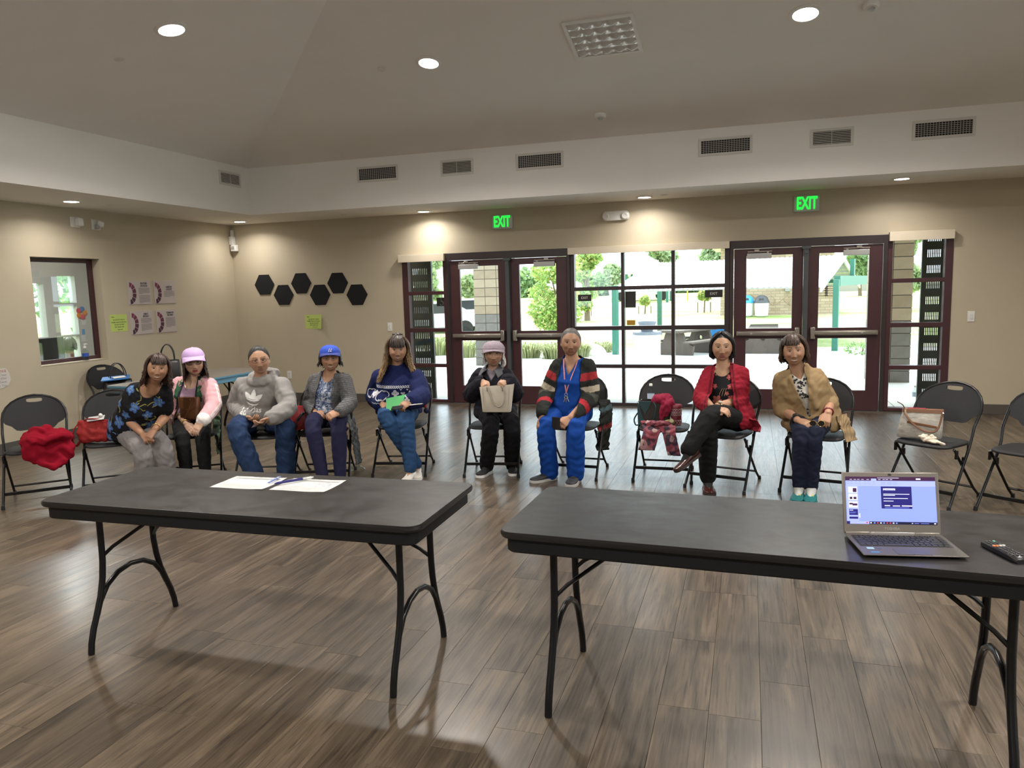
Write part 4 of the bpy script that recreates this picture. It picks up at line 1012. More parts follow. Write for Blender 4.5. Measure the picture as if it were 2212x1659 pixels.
def roof_plane(ya, za, yb, zb):
    b = MB(); n = 40
    for i in range(n):
        xa, xb = xl_+(xg-xl_)*i/n, xl_+(xg-xl_)*(i+1)/n
        b.add([(xa, ya, za), (xb, ya, za), (xb, yb, zb), (xa, yb, zb), (xa+.03, ya, za+.03), (xa+.09, ya, za+.03), (xa+.09, yb, zb+.03), (xa+.03, yb, zb+.03), (xa+.12, ya, za), (xa+.12, yb, zb)], [(0, 4, 7, 3), (4, 5, 6, 7), (5, 8, 9, 6), (8, 1, 2, 9)])
    o = b.obj('roof_slope', roof_m, shl, smooth=0); s = o.modifiers.new('t', 'SOLIDIFY'); s.thickness = .02
    for q in range(8):
        f = (q+.5)/8; y = ya+(yb-ya)*f; z = za+(zb-za)*f; MB().bx(xl_+.1, xg-.05, y-.03, y+.03, z-.10, z-.03).obj('purlin', und_m, shl, smooth=0)
roof_plane(ye0, zea, yr, zr_); roof_plane(ye1, zea, yr, zr_)
for ya in (ye0, ye1):
    MB().add([(xg, ya, zea), (xg+.04, ya, zea), (xg+.04, yr, zr_), (xg, yr, zr_), (xg, ya, zea-.16), (xg+.04, ya, zea-.16), (xg+.04, yr, zr_-.16), (xg, yr, zr_-.16)], [(0, 1, 2, 3), (7, 6, 5, 4), (1, 5, 6, 2), (0, 3, 7, 4), (0, 4, 5, 1), (3, 2, 6, 7)]).obj('barge_board', roof_m, shl, smooth=0)
# brick restroom building far behind the shelter
bk = aG(1600, 681); brick_m, nt, bb = nodes('pale_brick'); tc = N(nt, 'ShaderNodeNewGeometry'); mp = N(nt, 'ShaderNodeMapping'); mp.inputs['Rotation'].default_value = (PI/2, 0, 0)
bt = N(nt, 'ShaderNodeTexBrick', Scale=1.0); bt.inputs['Brick Width'].default_value = .42; bt.inputs['Row Height'].default_value = .14; bt.inputs['Mortar Size'].default_value = .014
bt.inputs['Color1'].default_value = (.30, .215, .135, 1); bt.inputs['Color2'].default_value = (.40, .305, .205, 1); bt.inputs['Mortar'].default_value = (.22, .18, .135, 1)
L(nt, tc.outputs['Position'], mp.inputs[0]); L(nt, mp.outputs[0], bt.inputs['Vector']); L(nt, bt.outputs[0], bb.inputs['Base Color']); bb.inputs['Roughness'].default_value = .9
bx0, bx1 = aY(1556, 650, bk[1])[0], aY(1800, 650, bk[1])[0]
bl = thing('brick_restroom', 'pale brick building behind the shelter roof', 'building', ((bx0+bx1)/2, bk[1], ground(bk[1])))
MB().bx(bx0, bx1, bk[1], bk[1]+6, ground(bk[1])-.1, 3.4).obj('wall', brick_m, bl, smooth=0, world=True)
MB().bx(bx0-.5, bx1+.3, bk[1]-.6, bk[1]+6.5, 3.4, 3.65).obj('roof', roof_m, bl, world=True, bevel=.02)
for p in ((1778, 626), (1792, 626)):
    q = aY(*p, bk[1]); f = MB().bx(q[0]-.22, q[0]+.22, bk[1]-.03, bk[1]+.01, q[2]-.3, q[2]+.28).obj('vent_frame', mat('vent_brown', (.20, .15, .10), .8), bl, smooth=0, world=True)
    b = MB()
    for k in range(5): b.bx(q[0]-.2, q[0]+.2, bk[1]-.06, bk[1]-.03, q[2]-.24+k*.11, q[2]-.19+k*.11)
    o = b.obj('louver_slats', brick_m, f, smooth=0); o.data.transform(parent_matrix(bl).inverted()); o['kind'] = 'stuff'
q = aY(1701, 622, bk[1]); MB().bx(q[0]-.12, q[0]+.12, bk[1]-.2, bk[1], q[2]-.18, q[2]+.12).obj('wall_lamp', mat('lamp_grey', (.25, .24, .22), .5), bl, world=True, bevel=.02)
# graffiti-like scrawl on the brick wall
b = MB()
for x0 in (1610, 1640, 1680, 1702):
    pts = [aY(x0+random.uniform(-4, 20)+3*k, 648+12*math.sin(k*1.9+x0), bk[1]) for k in range(7)]
    b.tube([(p[0], bk[1]-.012, p[2]) for p in pts], .02, 4)
b.obj('scrawl', mat('scrawl_brown', (.36, .27, .18), .9), bl, smooth=0, world=True)
def bin_(p, lidc, label):
    q = aG(*p); q = aY(p[0], p[1], q[1]-1.5); t = thing('trash_bin', label, 'bin', (q[0], q[1], ground(q[1])))
    h = .98; MB().lathe([(.24, 0), (.30, .05), (.34, h*.68), (.345, h*.70)], (0, 0, 0), 18, 0).obj('barrel', mat('bin_white', (.68, .68, .66), .5), t, smooth=40)
    d = MB().lathe([(.37, h*.68), (.37, h*.74), (.33, h*.80), (.27, h*.95), (.14, h*1.05), (0, h*1.07)], (0, 0, 0), 18, 0).obj('dome_lid', lidc, t, smooth=40)
    MB().box((-.02, -.29, h*.86), (.22, .06, .13)).obj('flap', mat('bin_flap', (.03, .03, .04), .5), d, bevel=.02)
bin_((1613, 680), mat('bin_blue', (.02, .28, .55), .4), 'white trash bin with a blue dome lid by the brick wall'); bin_((1645, 680), mat('bin_charcoal', (.05, .05, .06), .4), 'white trash bin with a charcoal dome lid by the brick wall')
# picnic tables, cast concrete with slanted end panels
pic_m = mat('picnic_concrete', (.085, .066, .053), .8, var=.1, scale=5)
def picnic(c, rz, s, label):
    t = thing('picnic_table', label, 'picnic table', c, rz)
    MB().bx(-1.1*s, 1.1*s, -.42*s, .42*s, .74*s, .82*s).obj('tabletop', pic_m, t, bevel=.015)
    for sy in (-1, 1):
        MB().bx(-1.1*s, 1.1*s, sy*.66*s-.15*s, sy*.66*s+.15*s, .43*s, .49*s).obj('bench', pic_m, t, bevel=.015)
    for sx in (-1, 1):
        o_ = star([(-.62*s, 0), (-.70*s, .43*s), (-.40*s, .43*s), (-.30*s, .74*s), (.30*s, .74*s), (.40*s, .43*s), (.70*s, .43*s), (.62*s, 0)], (0, .45*s), 40)
        hl = [(.07*s*math.cos(2*PI*k/40), .5*s+.07*s*math.sin(2*PI*k/40)) for k in range(40)]
        e = ring_panel(o_, hl, 40, (0, .5, 1), lambda u, z: 0, .10*s); e.v = [(p[1]+sx*.75*s, p[0], p[2]) for p in e.v]; e.f = [q[::-1] for q in e.f]; e.obj('end_panel', pic_m, t, smooth=30)
p1 = aG(1455, 768); picnic((p1[0]+.35, p1[1]+.5, ground(p1[1]+.5)), math.radians(62), .88, 'brown concrete picnic table on the patio edge behind the twelve pane window')
p2 = aG(1650, 766); picnic((p2[0], p2[1]+.9, ground(p2[1]+.9)), math.radians(88), .92, 'brown concrete picnic table behind the right doors, end panel towards us')
# litter receptacle
q = aG(1398, 776); t = thing('litter_receptacle', 'white round litter receptacle with a dark funnel lid beside the picnic table', 'bin', q)
MB().lathe([(.33, 0), (.335, .02), (.335, .62), (.33, .63)], (0, 0, 0), 24, 0).obj('barrel', mat('receptacle_white', (.72, .71, .69), .7), t, smooth=40)
MB().lathe([(.36, .625), (.36, .69), (.14, .70), (.23, .93), (.235, .95), (.21, .95), (.12, .72)], (0, 0, 0), 24, 0, cap=True).obj('funnel_lid', mat('receptacle_grey', (.13, .15, .18), .5), t, smooth=40)
# pale boulder
q = aG(1272, 769); o = MB().ell((0, 0, .06), (.5, .32, .30), 20, 12).obj('boulder', mat('pale_rock', (.62, .60, .56), .9, bump=.4, bscale=6), smooth=60); o.location = q; tag(o, 'pale rounded boulder beside the left shelter post', 'rock')
# blue cooler bag on the far picnic area
q = aG(1550, 742); t = thing('blue_tarp_bundle', 'bright blue bundle behind the dark haired woman, by the picnic table', 'bundle', (q[0], q[1], q[2]))
MB().rings([[(x*s, y*s, z) for x, y in rr(.34, .25, .1, 5)] for z, s in ((0, .9), (.1, 1), (.42, 1.02), (.52, .9), (.56, .6))]).obj('bundle', mat('blue_cloth', (.02, .22, .60), .5, var=.1, bump=.3, bscale=12), t, smooth=50)

# ---- planting
def leaf_cloud(name, m, parent, blobs, n, size, seed, flat=.5):
    """n small leaf quads spread over the shells of ellipsoid blobs (centre, radii)"""
    r = np.random.default_rng(seed); wts = np.array([b[1][0]*b[1][2] for b in blobs]); wts = wts/wts.sum()
    k = r.choice(len(blobs), n, p=wts); C = np.array([b[0] for b in blobs])[k]; Rr = np.array([b[1] for b in blobs])[k]
    d = r.normal(size=(n, 3)); d /= np.linalg.norm(d, axis=1)[:, None]; rad = r.uniform(.35, 1.0, n)**.5
    P_ = C+d*Rr*rad[:, None]
    a = r.normal(size=(n, 3)); a /= np.linalg.norm(a, axis=1)[:, None]; bvec = np.cross(a, r.normal(size=(n, 3))); bvec /= np.linalg.norm(bvec, axis=1)[:, None]
    s = size*r.uniform(.6, 1.3, n)[:, None]
    V = np.stack([P_-a*s, P_+bvec*s*flat, P_+a*s, P_-bvec*s*flat], 1).reshape(-1, 3)
    F = np.arange(4*n).reshape(n, 4)
    me = bpy.data.meshes.new(name); me.from_pydata(V.tolist(), [], F.tolist()); me.materials.append(m)
    at = me.attributes.new('rnd', 'FLOAT', 'FACE'); at.data.foreach_set('value', r.uniform(0, 1, n).astype(np.float32))
    return link(name, me, parent)
def leaf_mat(name, cols, trans=.35):
    m, nt, b = nodes(name); a = N(nt, 'ShaderNodeAttribute', attribute_name='rnd'); cr = N(nt, 'ShaderNodeValToRGB'); e = cr.color_ramp.elements
    e[0].position = 0; e[0].color = (*cols[0], 1); e[1].position = 1; e[1].color = (*cols[-1], 1)
    for i, c in enumerate(cols[1:-1]): k = e.new((i+1)/(len(cols)-1)); k.color = (*c, 1)
    L(nt, a.outputs['Fac'], cr.inputs[0]); L(nt, cr.outputs[0], b.inputs['Base Color']); b.inputs['Roughness'].default_value = .6
    tr = N(nt, 'ShaderNodeBsdfTranslucent'); L(nt, cr.outputs[0], tr.inputs[0]); mx = N(nt, 'ShaderNodeMixShader'); mx.inputs[0].default_value = trans
    L(nt, b.outputs[0], mx.inputs[1]); L(nt, tr.outputs[0], mx.inputs[2]); L(nt, mx.outputs[0], nt.nodes['Material Output'].inputs[0])
    return m
lf_a = leaf_mat('leaves_green', ((.18, .32, .07), (.30, .46, .12), (.44, .56, .18), (.62, .48, .20)))
lf_b = leaf_mat('leaves_olive', ((.24, .33, .16), (.34, .43, .22), (.46, .52, .30)))
lf_c = leaf_mat('leaves_dark', ((.14, .24, .09), (.22, .34, .13), (.32, .43, .18)))
bark_m = mat('bark', (.17, .12, .08), .9, bump=.3, bscale=20)
def tree(label, base, h, cr_w, cr_h, n, lm, seed, size=.10, blobs=9, trunk=.10, group=None, low=.35):
    r = random.Random(seed); t = thing('tree', label, 'tree', base, 0, group)
    MB().tube([(0, 0, -.1), (r.uniform(-.1, .1), 0, h*.3), (r.uniform(-.15, .15), r.uniform(-.1, .1), h*.62), (0, 0, h*.86)], [trunk, trunk*.8, trunk*.55, trunk*.2], 8).obj('trunk', bark_m, t, smooth=50)
    bl = []
    for i in range(blobs):
        a = r.uniform(0, 2*PI); q = r.uniform(.15, .62); z = h*(low+.08)+r.uniform(0, 1)*(h*(1-low)-cr_h*.18)
        prof = 1-.55*abs((z/h-(low+.35*(1-low)))/(1-low))
        c = (math.cos(a)*q*cr_w*prof, math.sin(a)*q*cr_w*prof, z); rr_ = cr_w*r.uniform(.34, .52); bl.append((c, (rr_, rr_, rr_*.8)))
        MB().tube([(0, 0, h*.3+.3*(z-h*.3)), (c[0]*.5, c[1]*.5, z-.2*cr_h*.5), c], [trunk*.4, trunk*.25, trunk*.1], 5).obj('branch', bark_m, t, smooth=50)
    leaf_cloud('foliage', lm, t, bl, n, size, seed, .55)
    return t
tb = aG(1205, 724); hpx = lambda px, y0, Y: aY(px, y0, Y)[2]
tree('leafy green tree with some orange leaves behind the second door from the left', tb, hpx(1185, 566, tb[1])-tb[2], 1.35, 2.2, 5200, lf_a, 3, .085, 16, .07, low=.12)
GT = 'trees beyond the lawn'
def far_tree(px, ytop, Y, wpx, n, lm, seed, label, size=.3, low=.3):
    d = aY(px, 640, Y); z0 = ground(Y); h = hpx(px, ytop, Y)-z0; w = abs(aY(px+wpx, 640, Y)[0]-aY(px-wpx, 640, Y)[0])/2
    tree(label, (d[0], Y, z0), h, w, h*.6, n, lm, seed, size, 10, .16, GT, low)
far_tree(1268, 548, 38, 38, 2600, lf_a, 11, 'rounded tree with orange tips at the left of the twelve pane window', .18, .15)
far_tree(925, 560, 55, 40, 1600, lf_b, 12, 'grey green tree seen through the left sidelight', .3, .2); far_tree(1012, 595, 60, 30, 1300, lf_b, 13, 'grey green tree at the left edge of the first door', .3, .2)
far_tree(1330, 575, 75, 34, 1300, lf_b, 14, 'sparse pale tree above the shelter roof, left end', .4, .2); far_tree(1432, 536, 80, 44, 1700, lf_b, 15, 'sparse eucalyptus above the shelter roof, middle', .4, .3)
far_tree(1540, 528, 85, 48, 1900, lf_b, 16, 'tall eucalyptus above the shelter roof, right of the middle', .4, .3); far_tree(1655, 555, 80, 70, 2000, lf_c, 17, 'dark green tree over the roof behind the third door', .4, .3)
far_tree(1858, 545, 70, 46, 2200, lf_c, 18, 'broad green tree right of the shelter gable', .36, .25); far_tree(1955, 500, 45, 60, 2000, lf_b, 19, 'loose green tree behind the right block column', .25, .2)
far_tree(1300, 600, 90, 60, 1500, lf_c, 20, 'dark tree line clump far beyond the left shelter post', .45, .1); far_tree(1480, 596, 95, 70, 1700, lf_c, 21, 'dark tree line clump far beyond the shelter posts', .45, .1)
far_tree(1130, 600, 90, 70, 1500, lf_c, 22, 'dark tree line clump far behind the left doors', .45, .1)
def young(px, py, ytop, label):
    q = aG(px, py); h = hpx(px, ytop, q[1])-q[2]; t = thing('young_tree', label, 'tree', q, 0, 'young staked trees on the lawn')
    MB().tube([(0, 0, -.05), (.03, 0, h*.5), (0, 0, h*.85)], [.05, .04, .02], 6).obj('trunk', bark_m, t)
    for s in (-1, 1): MB().tube([(s*.35, 0, 0), (s*.35, 0, h*.45)], .03, 5).obj('stake', bark_m, t)
    leaf_cloud('foliage', lf_a, t, [((0, 0, h*.78), (h*.24, h*.24, h*.24)), ((h*.1, 0, h*.66), (h*.2, h*.2, h*.15)), ((-h*.12, 0, h*.7), (h*.18, h*.18, h*.16))], 420, .14, int(px), .5)
young(1521, 675, 625, 'young staked tree under the right EXIT plate'); young(1264, 683, 640, 'young staked tree under the left EXIT plate'); young(1393, 678, 640, 'thin young tree right of the black card')
# ornamental grass clumps along the patio edge
og_m = leaf_mat('feather_grass', ((.16, .22, .07), (.30, .33, .14), (.44, .42, .24)), .4)
def grass_clump(q, w, h, n, seed, label):
    r = np.random.default_rng(seed); b = MB()
    for i in range(n):
        a = r.uniform(0, 2*PI); L_ = h*r.uniform(.7, 1.15); sp = w*r.uniform(.25, 1.0); d = np.array([math.cos(a), math.sin(a), 0]); pr = np.array([-d[1], d[0], 0])
        base = d*w*.55*r.uniform(0, 1)**.6; sp *= .55; pts = [base+d*sp*t**1.5+np.array([0, 0, L_*(t-.5*t*t*t)]) for t in (0, .35, .7, 1)]
        wd = .012
        b.add([pts[0]-pr*wd, pts[0]+pr*wd, pts[1]-pr*wd, pts[1]+pr*wd, pts[2]-pr*wd*.7, pts[2]+pr*wd*.7, pts[3]], [(0, 1, 3, 2), (2, 3, 5, 4), (4, 5, 6)])
    o = b.obj('ornamental_grass', og_m, None, smooth=0); at = o.data.attributes.new('rnd', 'FLOAT', 'FACE'); at.data.foreach_set('value', np.repeat(r.uniform(0, 1, n), 3).astype(np.float32))
    o.location = q; tag(o, label, 'grass', 'feathery grass clumps along the patio')
for i, (px, py, w, h, n_, lb) in enumerate(((1008, 773, .62, .80, 420, 'feathery grass clump behind the first door, left of the column'), (1142, 774, .62, .70, 420, 'feathery grass clump at the left of the second door'), (1198, 776, .60, .72, 420, 'feathery grass clump in the middle of the second door'),
        (1250, 772, .55, .66, 380, 'feathery grass clump beside the pale boulder'), (945, 768, .8, 1.0, 420, 'feathery grass clump in the left sidelight'), (1303, 763, .5, .55, 320, 'feathery grass clump left of the green post'))):
    q = aG(px, py); grass_clump(q, w, h, n_, 40+i, lb)
q = aG(1860, 768); leaf_o = thing('low_shrub', 'low sparse shrub at the patio edge behind the fourth door', 'shrub', q); leaf_cloud('foliage', lf_c, leaf_o, [((0, 0, .18), (.5, .25, .18))], 260, .05, 5); MB().tube([(0, 0, -.05), (.05, 0, .2)], .02, 5).obj('stem', bark_m, leaf_o)
# sound wall, parked cars, play frame, sign posts
q = aY(1850, 632, 84); t = struct(MB().bx(aY(1790, 630, 84)[0], q[0]+14, 84, 84.4, ground(84)-.2, aY(1850, 614, 84)[2]).obj('trim_7', mat('sound_wall', (.30, .27, .24), .9, var=.05), smooth=0), 'long pale boundary wall far behind the lawn')
def car(px, py, Y, rz, colr, s, label):
    d = aY(px, py, Y); t = thing('car', label, 'car', (d[0], Y, ground(Y)), rz); m = mat('car_'+label.split()[0], colr, .25, spec=.6, coat=.5)
    prof = [(-2.2, .35), (-2.25, .75), (-1.5, .92), (-.9, 1.42), (.7, 1.45), (1.5, .98), (2.15, .88), (2.25, .4)]
    b = MB(); b.rings([[(x*s, y*s*w, z*s) for x, z in prof] for y, w in ((-.85, 1), (-.80, 1), (.80, 1), (.85, 1))]); b.obj('body', m, t, smooth=30, bevel=.04)
    for sy in (-1, 1): MB().prism([(-1.3*s, .95*s), (-.85*s, 1.36*s), (.65*s, 1.38*s), (1.3*s, .98*s)], (0, sy*.86*s, 0), (1, 0, 0), (0, 0, 1), .02*sy).obj('side_window', mat('car_glass', (.02, .025, .03), .1), t, smooth=0)
    for x in (-1.4, 1.4):
        for sy in (-1, 1): MB().lathe([(0, 0), (.33*s, 0), (.33*s, .2*s), (0, .2*s)], (x*s, sy*.72*s, .33*s), 16, 0, (0, sy, 0)).obj('wheel', rubber_m, t, smooth=40)
car(1012, 690, 33, .5, (.65, .66, .68), 1.0, 'silver car parked behind the first door'); car(938, 715, 30, .3, (.6, .65, .7), 1.0, 'pale car parked behind the left sidelight')
car(1385, 652, 70, .2, (.7, .7, .7), 1.3, 'white truck far behind the black card')
t = thing('play_frame', 'yellow tube play frame far beyond the lawn', 'play frame', aG(1494, 650)); q = np.array(t.location); s_ = 70/60
MB().tube([(-.35, 0, 0), (-.35, 0, 1.5), (.3, 0, 1.5), (.3, 0, .95), (.95, 0, .95), (.95, 0, 0)], .06, 6).obj('tube_frame', mat('play_yellow', (.65, .42, .05), .5), t)
# small far shelter
q = aY(1402, 640, 66); t = thing('far_shelter', 'small far green picnic shelter beyond the lawn', 'shelter', (q[0], 66, ground(66)))
b = MB(); b.add([(-2.2, -2, 2.4), (2.2, -2, 2.4), (2.2, 2, 2.4), (-2.2, 2, 2.4), (-.5, 0, 3.6), (.5, 0, 3.6)], [(0, 1, 5, 4), (1, 2, 5), (2, 3, 4, 5), (3, 0, 4), (3, 2, 1, 0)]); b.obj('roof', roof_m, t, smooth=0)
for x in (-1.7, 1.7):
    for y in (-1.6, 1.6): MB().bx(x-.1, x+.1, y-.1, y+.1, -.1, 2.45).obj('post', gr_m, t)
# plastic bottle standing outside by the right screen
q = aZ(1978, 868, -.018); q[1] = 11.0
t = thing('water_bottle', 'small clear bottle standing outside behind the right sidelight', 'bottle', (aY(1976, 860, 11.0)[0], 11.0, ground(11)+.013))
clear_m = glass_mat('clear_plastic', (.86, .9, .9)); label_m = mat('bottle_label', (.5, .6, .75), .5)
def bottle(t, s=1.0):
    MB().lathe([(.028*s, 0), (.031*s, .01*s), (.031*s, .05*s), (.029*s, .055*s), (.031*s, .06*s), (.031*s, .12*s), (.026*s, .145*s), (.013*s, .172*s), (.013*s, .185*s)], (0, 0, 0), 16).obj('shell', clear_m, t, smooth=40)
    MB().lathe([(.0145*s, .183*s), (.0145*s, .20*s), (.013*s, .203*s)], (0, 0, 0), 14).obj('cap', white_m, t, smooth=40)
    MB().lathe([(.0318*s, .07*s), (.0318*s, .115*s)], (0, 0, 0), 16, 0, cap=False).obj('label_band', label_m, t, smooth=40)
bottle(t, 1.1)

# ---------------------------------------------------------------- the office behind the left window
off_m = mat('office_wall', (.52, .49, .44), .8)
OX = -11.2
def oh(x0, y0, x1, y1):
    a, b_ = aX(x0, y0, OX), aX(x1, y1, OX); return (min(a[1], b_[1]), max(a[1], b_[1]), min(a[2], b_[2]), max(a[2], b_[2]))
OH = [oh(70, 612, 105, 728), oh(122, 596, 166, 654), oh(126, 662, 172, 722), oh(126, 730, 176, 775)]  # lowest opening stands in for a reflection in the interior pane
struct(wall_holes((5.4, 11.6), (-.05, 2.9), OH, lambda u, z, w: (OX-w, u, z), .15).obj('wall_office', off_m, smooth=0))
for i, h in enumerate(OH):
    w_ = struct(thing('window_%d' % (11+i), 'office outer window seen through the interior window', 'window')); del w_['category']
    MB().bx(OX-.08, OX-.074, h[0]-.01, h[1]+.01, h[2]-.01, h[3]+.01).obj('pane', glass_m, w_)
struct(MB().bx(OX, XL-.16, 5.35, 5.45, -.05, 2.9).obj('wall_office_side', off_m)); struct(MB().bx(OX, XL-.16, 11.5, 11.6, -.05, 2.9).obj('wall_office_end', off_m))
struct(MB().bx(OX-.1, XL-.16, 5.35, 11.6, 2.8, 2.9).obj('ceiling_office', ceil_m)); struct(MB().bx(OX-.1, XL-.16, 5.35, 11.6, -.1, 0).obj('floor_office', mat('office_floor', (.2, .18, .16), .7)))
struct(MB().bx(XL-.19, XL-.165, 7.62, 11.5, 0, 2.8).obj('wall_office_near', off_m))
MBl = bpy.data.lights.new('office_fill', 'AREA'); MBl.energy = 60; MBl.size = .6; lo = bpy.data.objects.new('office_fill', MBl); COL.objects.link(lo); lo.location = (-9.4, 8.2, 2.78)  # added lamp without a fixture, brightens the office
desk = thing('office_desk', 'office desk behind the interior window', 'desk', (-8.25, 7.6, 0))
MB().bx(-.3, .3, -1.1, 1.9, .70, .74).obj('desktop', mat('desk_top', (.45, .44, .42), .5), desk, bevel=.006)
for x in (-.26, .26):
    for y in (-1.05, 1.85): MB().bx(x-.03, x+.03, y-.03, y+.03, 0, .70).obj('leg', black_m, desk)
# monitor with its back to us
mq0, mq1 = aX(81, 732, -8.35), aX(122, 782, -8.35)
t = thing('monitor', 'black computer monitor in the office window, seen from behind', 'monitor', (-8.35, (mq0[1]+mq1[1])/2, .74)); hwm = .26; tz = mq0[2]-.74
MB().bx(-.03, .0, -hwm, hwm, tz-.34, tz).obj('panel', black_m, t, bevel=.008); MB().bx(-.05, -.02, -.05, .05, .0, tz-.1).obj('stand', black_m, t); MB().bx(-.12, .06, -.12, .12, 0, .015).obj('base', black_m, t, bevel=.004)
MB().bx(-.038, -.03, -hwm*.8, hwm*.8, tz-.30, tz-.05).obj('screen', mat('monitor_dark', (.02, .02, .03), .2), t)
# pinned papers and a paper flower on the office wall, right of its windows
for (x0, y0, x1, y1), c, lb in (((176, 690, 186, 701), (.6, .58, .56), 'white paper pinned beside the office window, upper'), ((177, 711, 184, 722), (.12, .3, .55), 'blue paper pinned beside the office window'), ((176, 724, 186, 737), (.6, .58, .56), 'white paper pinned beside the office window, lower')):
    a, b_ = aX(x0, y0, OX+.004), aX(x1, y1, OX+.004); o = MB().bx(OX, OX+.004, min(a[1], b_[1]), max(a[1], b_[1]), min(a[2], b_[2]), max(a[2], b_[2])).obj('pinned_paper', mat('pinned_%d' % x1+lb[:4], c, .7), smooth=0); tag(o, lb, 'paper')
q = aX(175, 676, OX+.01); t = thing('paper_flower', 'paper flower with orange, blue and pink petals on the office wall', 'decoration', q)
for k in range(5):
    a = k*2*PI/5; MB().ell((.01, .07*math.cos(a), .07*math.sin(a)), (.008, .05, .05), 10, 6).obj('petal', mat(('petal_orange', 'petal_blue', 'petal_pink', 'petal_orange', 'petal_pink')[k], ((.7, .25, .05), (.1, .2, .4), (.65, .1, .12), (.7, .3, .05), (.6, .1, .12))[k], .7), t, smooth=60)
# green outside the office
og = struct(MB().add([(OX-.15, 0, -.2), (OX-30, 0, .3), (OX-30, 30, .3), (OX-.15, 30, -.2)], [(0, 1, 2, 3)]).obj('lawn_side', lawn_m))
for i, (x, y, h, w, lm, lb) in enumerate(((-19, 15.5, 5.5, 2.6, lf_c, 'green tree outside the office windows, left'), (-21, 19.5, 6, 3.0, lf_a, 'green tree outside the office windows, middle'), (-16.0, 15.6, 1.0, 1.1, lf_c, 'low green bush outside the office windows'), (-28, 13, 6.5, 3.0, lf_b, 'pale green tree outside the office windows, far'))):
    tree(lb, (x, y, 0), h, w, h*.6, 1800, lm, 60+i, .16, 9, .12, None, .15 if h > 2 else 0)
# pump bottle on the sill
q = aX(187, 782, XL-.045); t = thing('sanitizer_bottle', 'clear hand sanitizer pump bottle on the office window sill', 'bottle', (XL-.05, q[1], OWZ0+.006))
MB().lathe([(.030, 0), (.036, .008), (.036, .11), (.03, .13), (.014, .145), (.014, .15)], (0, 0, 0), 16).obj('shell', clear_m, t, smooth=40)
MB().lathe([(.033, .004), (.033, .075), (.0, .076)], (0, 0, 0), 14).obj('gel', glass_mat('gel', (.72, .78, .82)), t, smooth=40)
MB().lathe([(.0365, .045), (.0365, .085)], (0, 0, 0), 16, 0, cap=False).obj('label_band', mat('label_blue', (.03, .09, .45), .4), t, smooth=40)
b = MB(); b.lathe([(.016, .148), (.016, .168), (.006, .17), (.006, .19), (.012, .192), (.012, .2)], (0, 0, 0), 12); b.obj('pump', white_m, t, smooth=40); MB().tube([(0, 0, .196), (.0, .03, .197), (.0, .04, .19)], .005, 8).obj('nozzle', white_m, t)
# ---------------------------------------------------------------- people: one continuous body each, clothes and hair as its parts
def nrm(v): v = np.asarray(v, float); return v/(np.linalg.norm(v)+1e-12)
def smooth01(x): x = np.clip(x, 0, 1); return x*x*(3-2*x)
def remesh(b, vox, it=3, fac=.5):
    me = b.mesh('tmp', [], 0); ob = bpy.data.objects.new('tmp', me); COL.objects.link(ob)
    r = ob.modifiers.new('r', 'REMESH'); r.mode = 'VOXEL'; r.voxel_size = vox
    s = ob.modifiers.new('s', 'SMOOTH'); s.iterations = it; s.factor = fac
    m2 = bpy.data.meshes.new_from_object(ob.evaluated_get(bpy.context.evaluated_depsgraph_get()))
    n = len(m2.vertices); V = np.empty(n*3, np.float32); m2.vertices.foreach_get('co', V)
    lt = np.empty(len(m2.polygons), np.int32); m2.polygons.foreach_get('loop_total', lt); li = np.empty(len(m2.loops), np.int32); m2.loops.foreach_get('vertex_index', li)
    assert (lt == 4).all()
    F = li.reshape(-1, 4)
    bpy.data.objects.remove(ob); bpy.data.meshes.remove(me); bpy.data.meshes.remove(m2)
    return V.reshape(-1, 3).astype(float), F.copy()
def vnormals(V, F):
    n = np.cross(V[F[:, 2]]-V[F[:, 0]], V[F[:, 3]]-V[F[:, 1]]); N_ = np.zeros_like(V)
    for k in range(4): np.add.at(N_, F[:, k], n)
    return N_/(np.linalg.norm(N_, axis=1)[:, None]+1e-12)
def wrinkle(V, F, amp, seed, wl=(.03, .09), n=10, mask=None):
    r = np.random.default_rng(seed); d = np.zeros(len(V)); W_ = V+.02*np.sin(V[:, [1, 2, 0]]*38+r.uniform(0, 6, 3))
    for i in range(n):
        k = nrm(r.normal(size=3)*np.array([.8, .8, 1.4])); d += np.sin(W_@k*2*PI/r.uniform(*wl)+r.uniform(0, 6.3))*r.uniform(.4, 1)
    d = d/n**.5
    d = np.sign(d)*np.abs(d)**.8
    if mask is not None: d *= mask
    return V+vnormals(V, F)*(d*amp)[:, None]
def compact(V, F, keep, extra=()):
    F = F[keep]; used = np.unique(F); re = -np.ones(len(V), int); re[used] = np.arange(len(used)); return (V[used], re[F])+tuple(e[used] for e in extra)
def relax_edge(V, F, it=4):
    """smooth the open rims left by a cut"""
    e = np.sort(np.concatenate([F[:, [0, 1]], F[:, [1, 2]], F[:, [2, 3]], F[:, [3, 0]]]), axis=1)
    u, c = np.unique(e, axis=0, return_counts=True); be = u[c == 1]
    if len(be) == 0: return V
    V = V.copy(); idx = np.unique(be)
    for _ in range(it):
        acc = np.zeros_like(V); cnt = np.zeros(len(V))
        for a, b_ in ((0, 1), (1, 0)): np.add.at(acc, be[:, a], V[be[:, b_]]); np.add.at(cnt, be[:, a], 1)
        V[idx] = .4*V[idx]+.6*acc[idx]/np.maximum(cnt[idx], 1)[:, None]
    return V
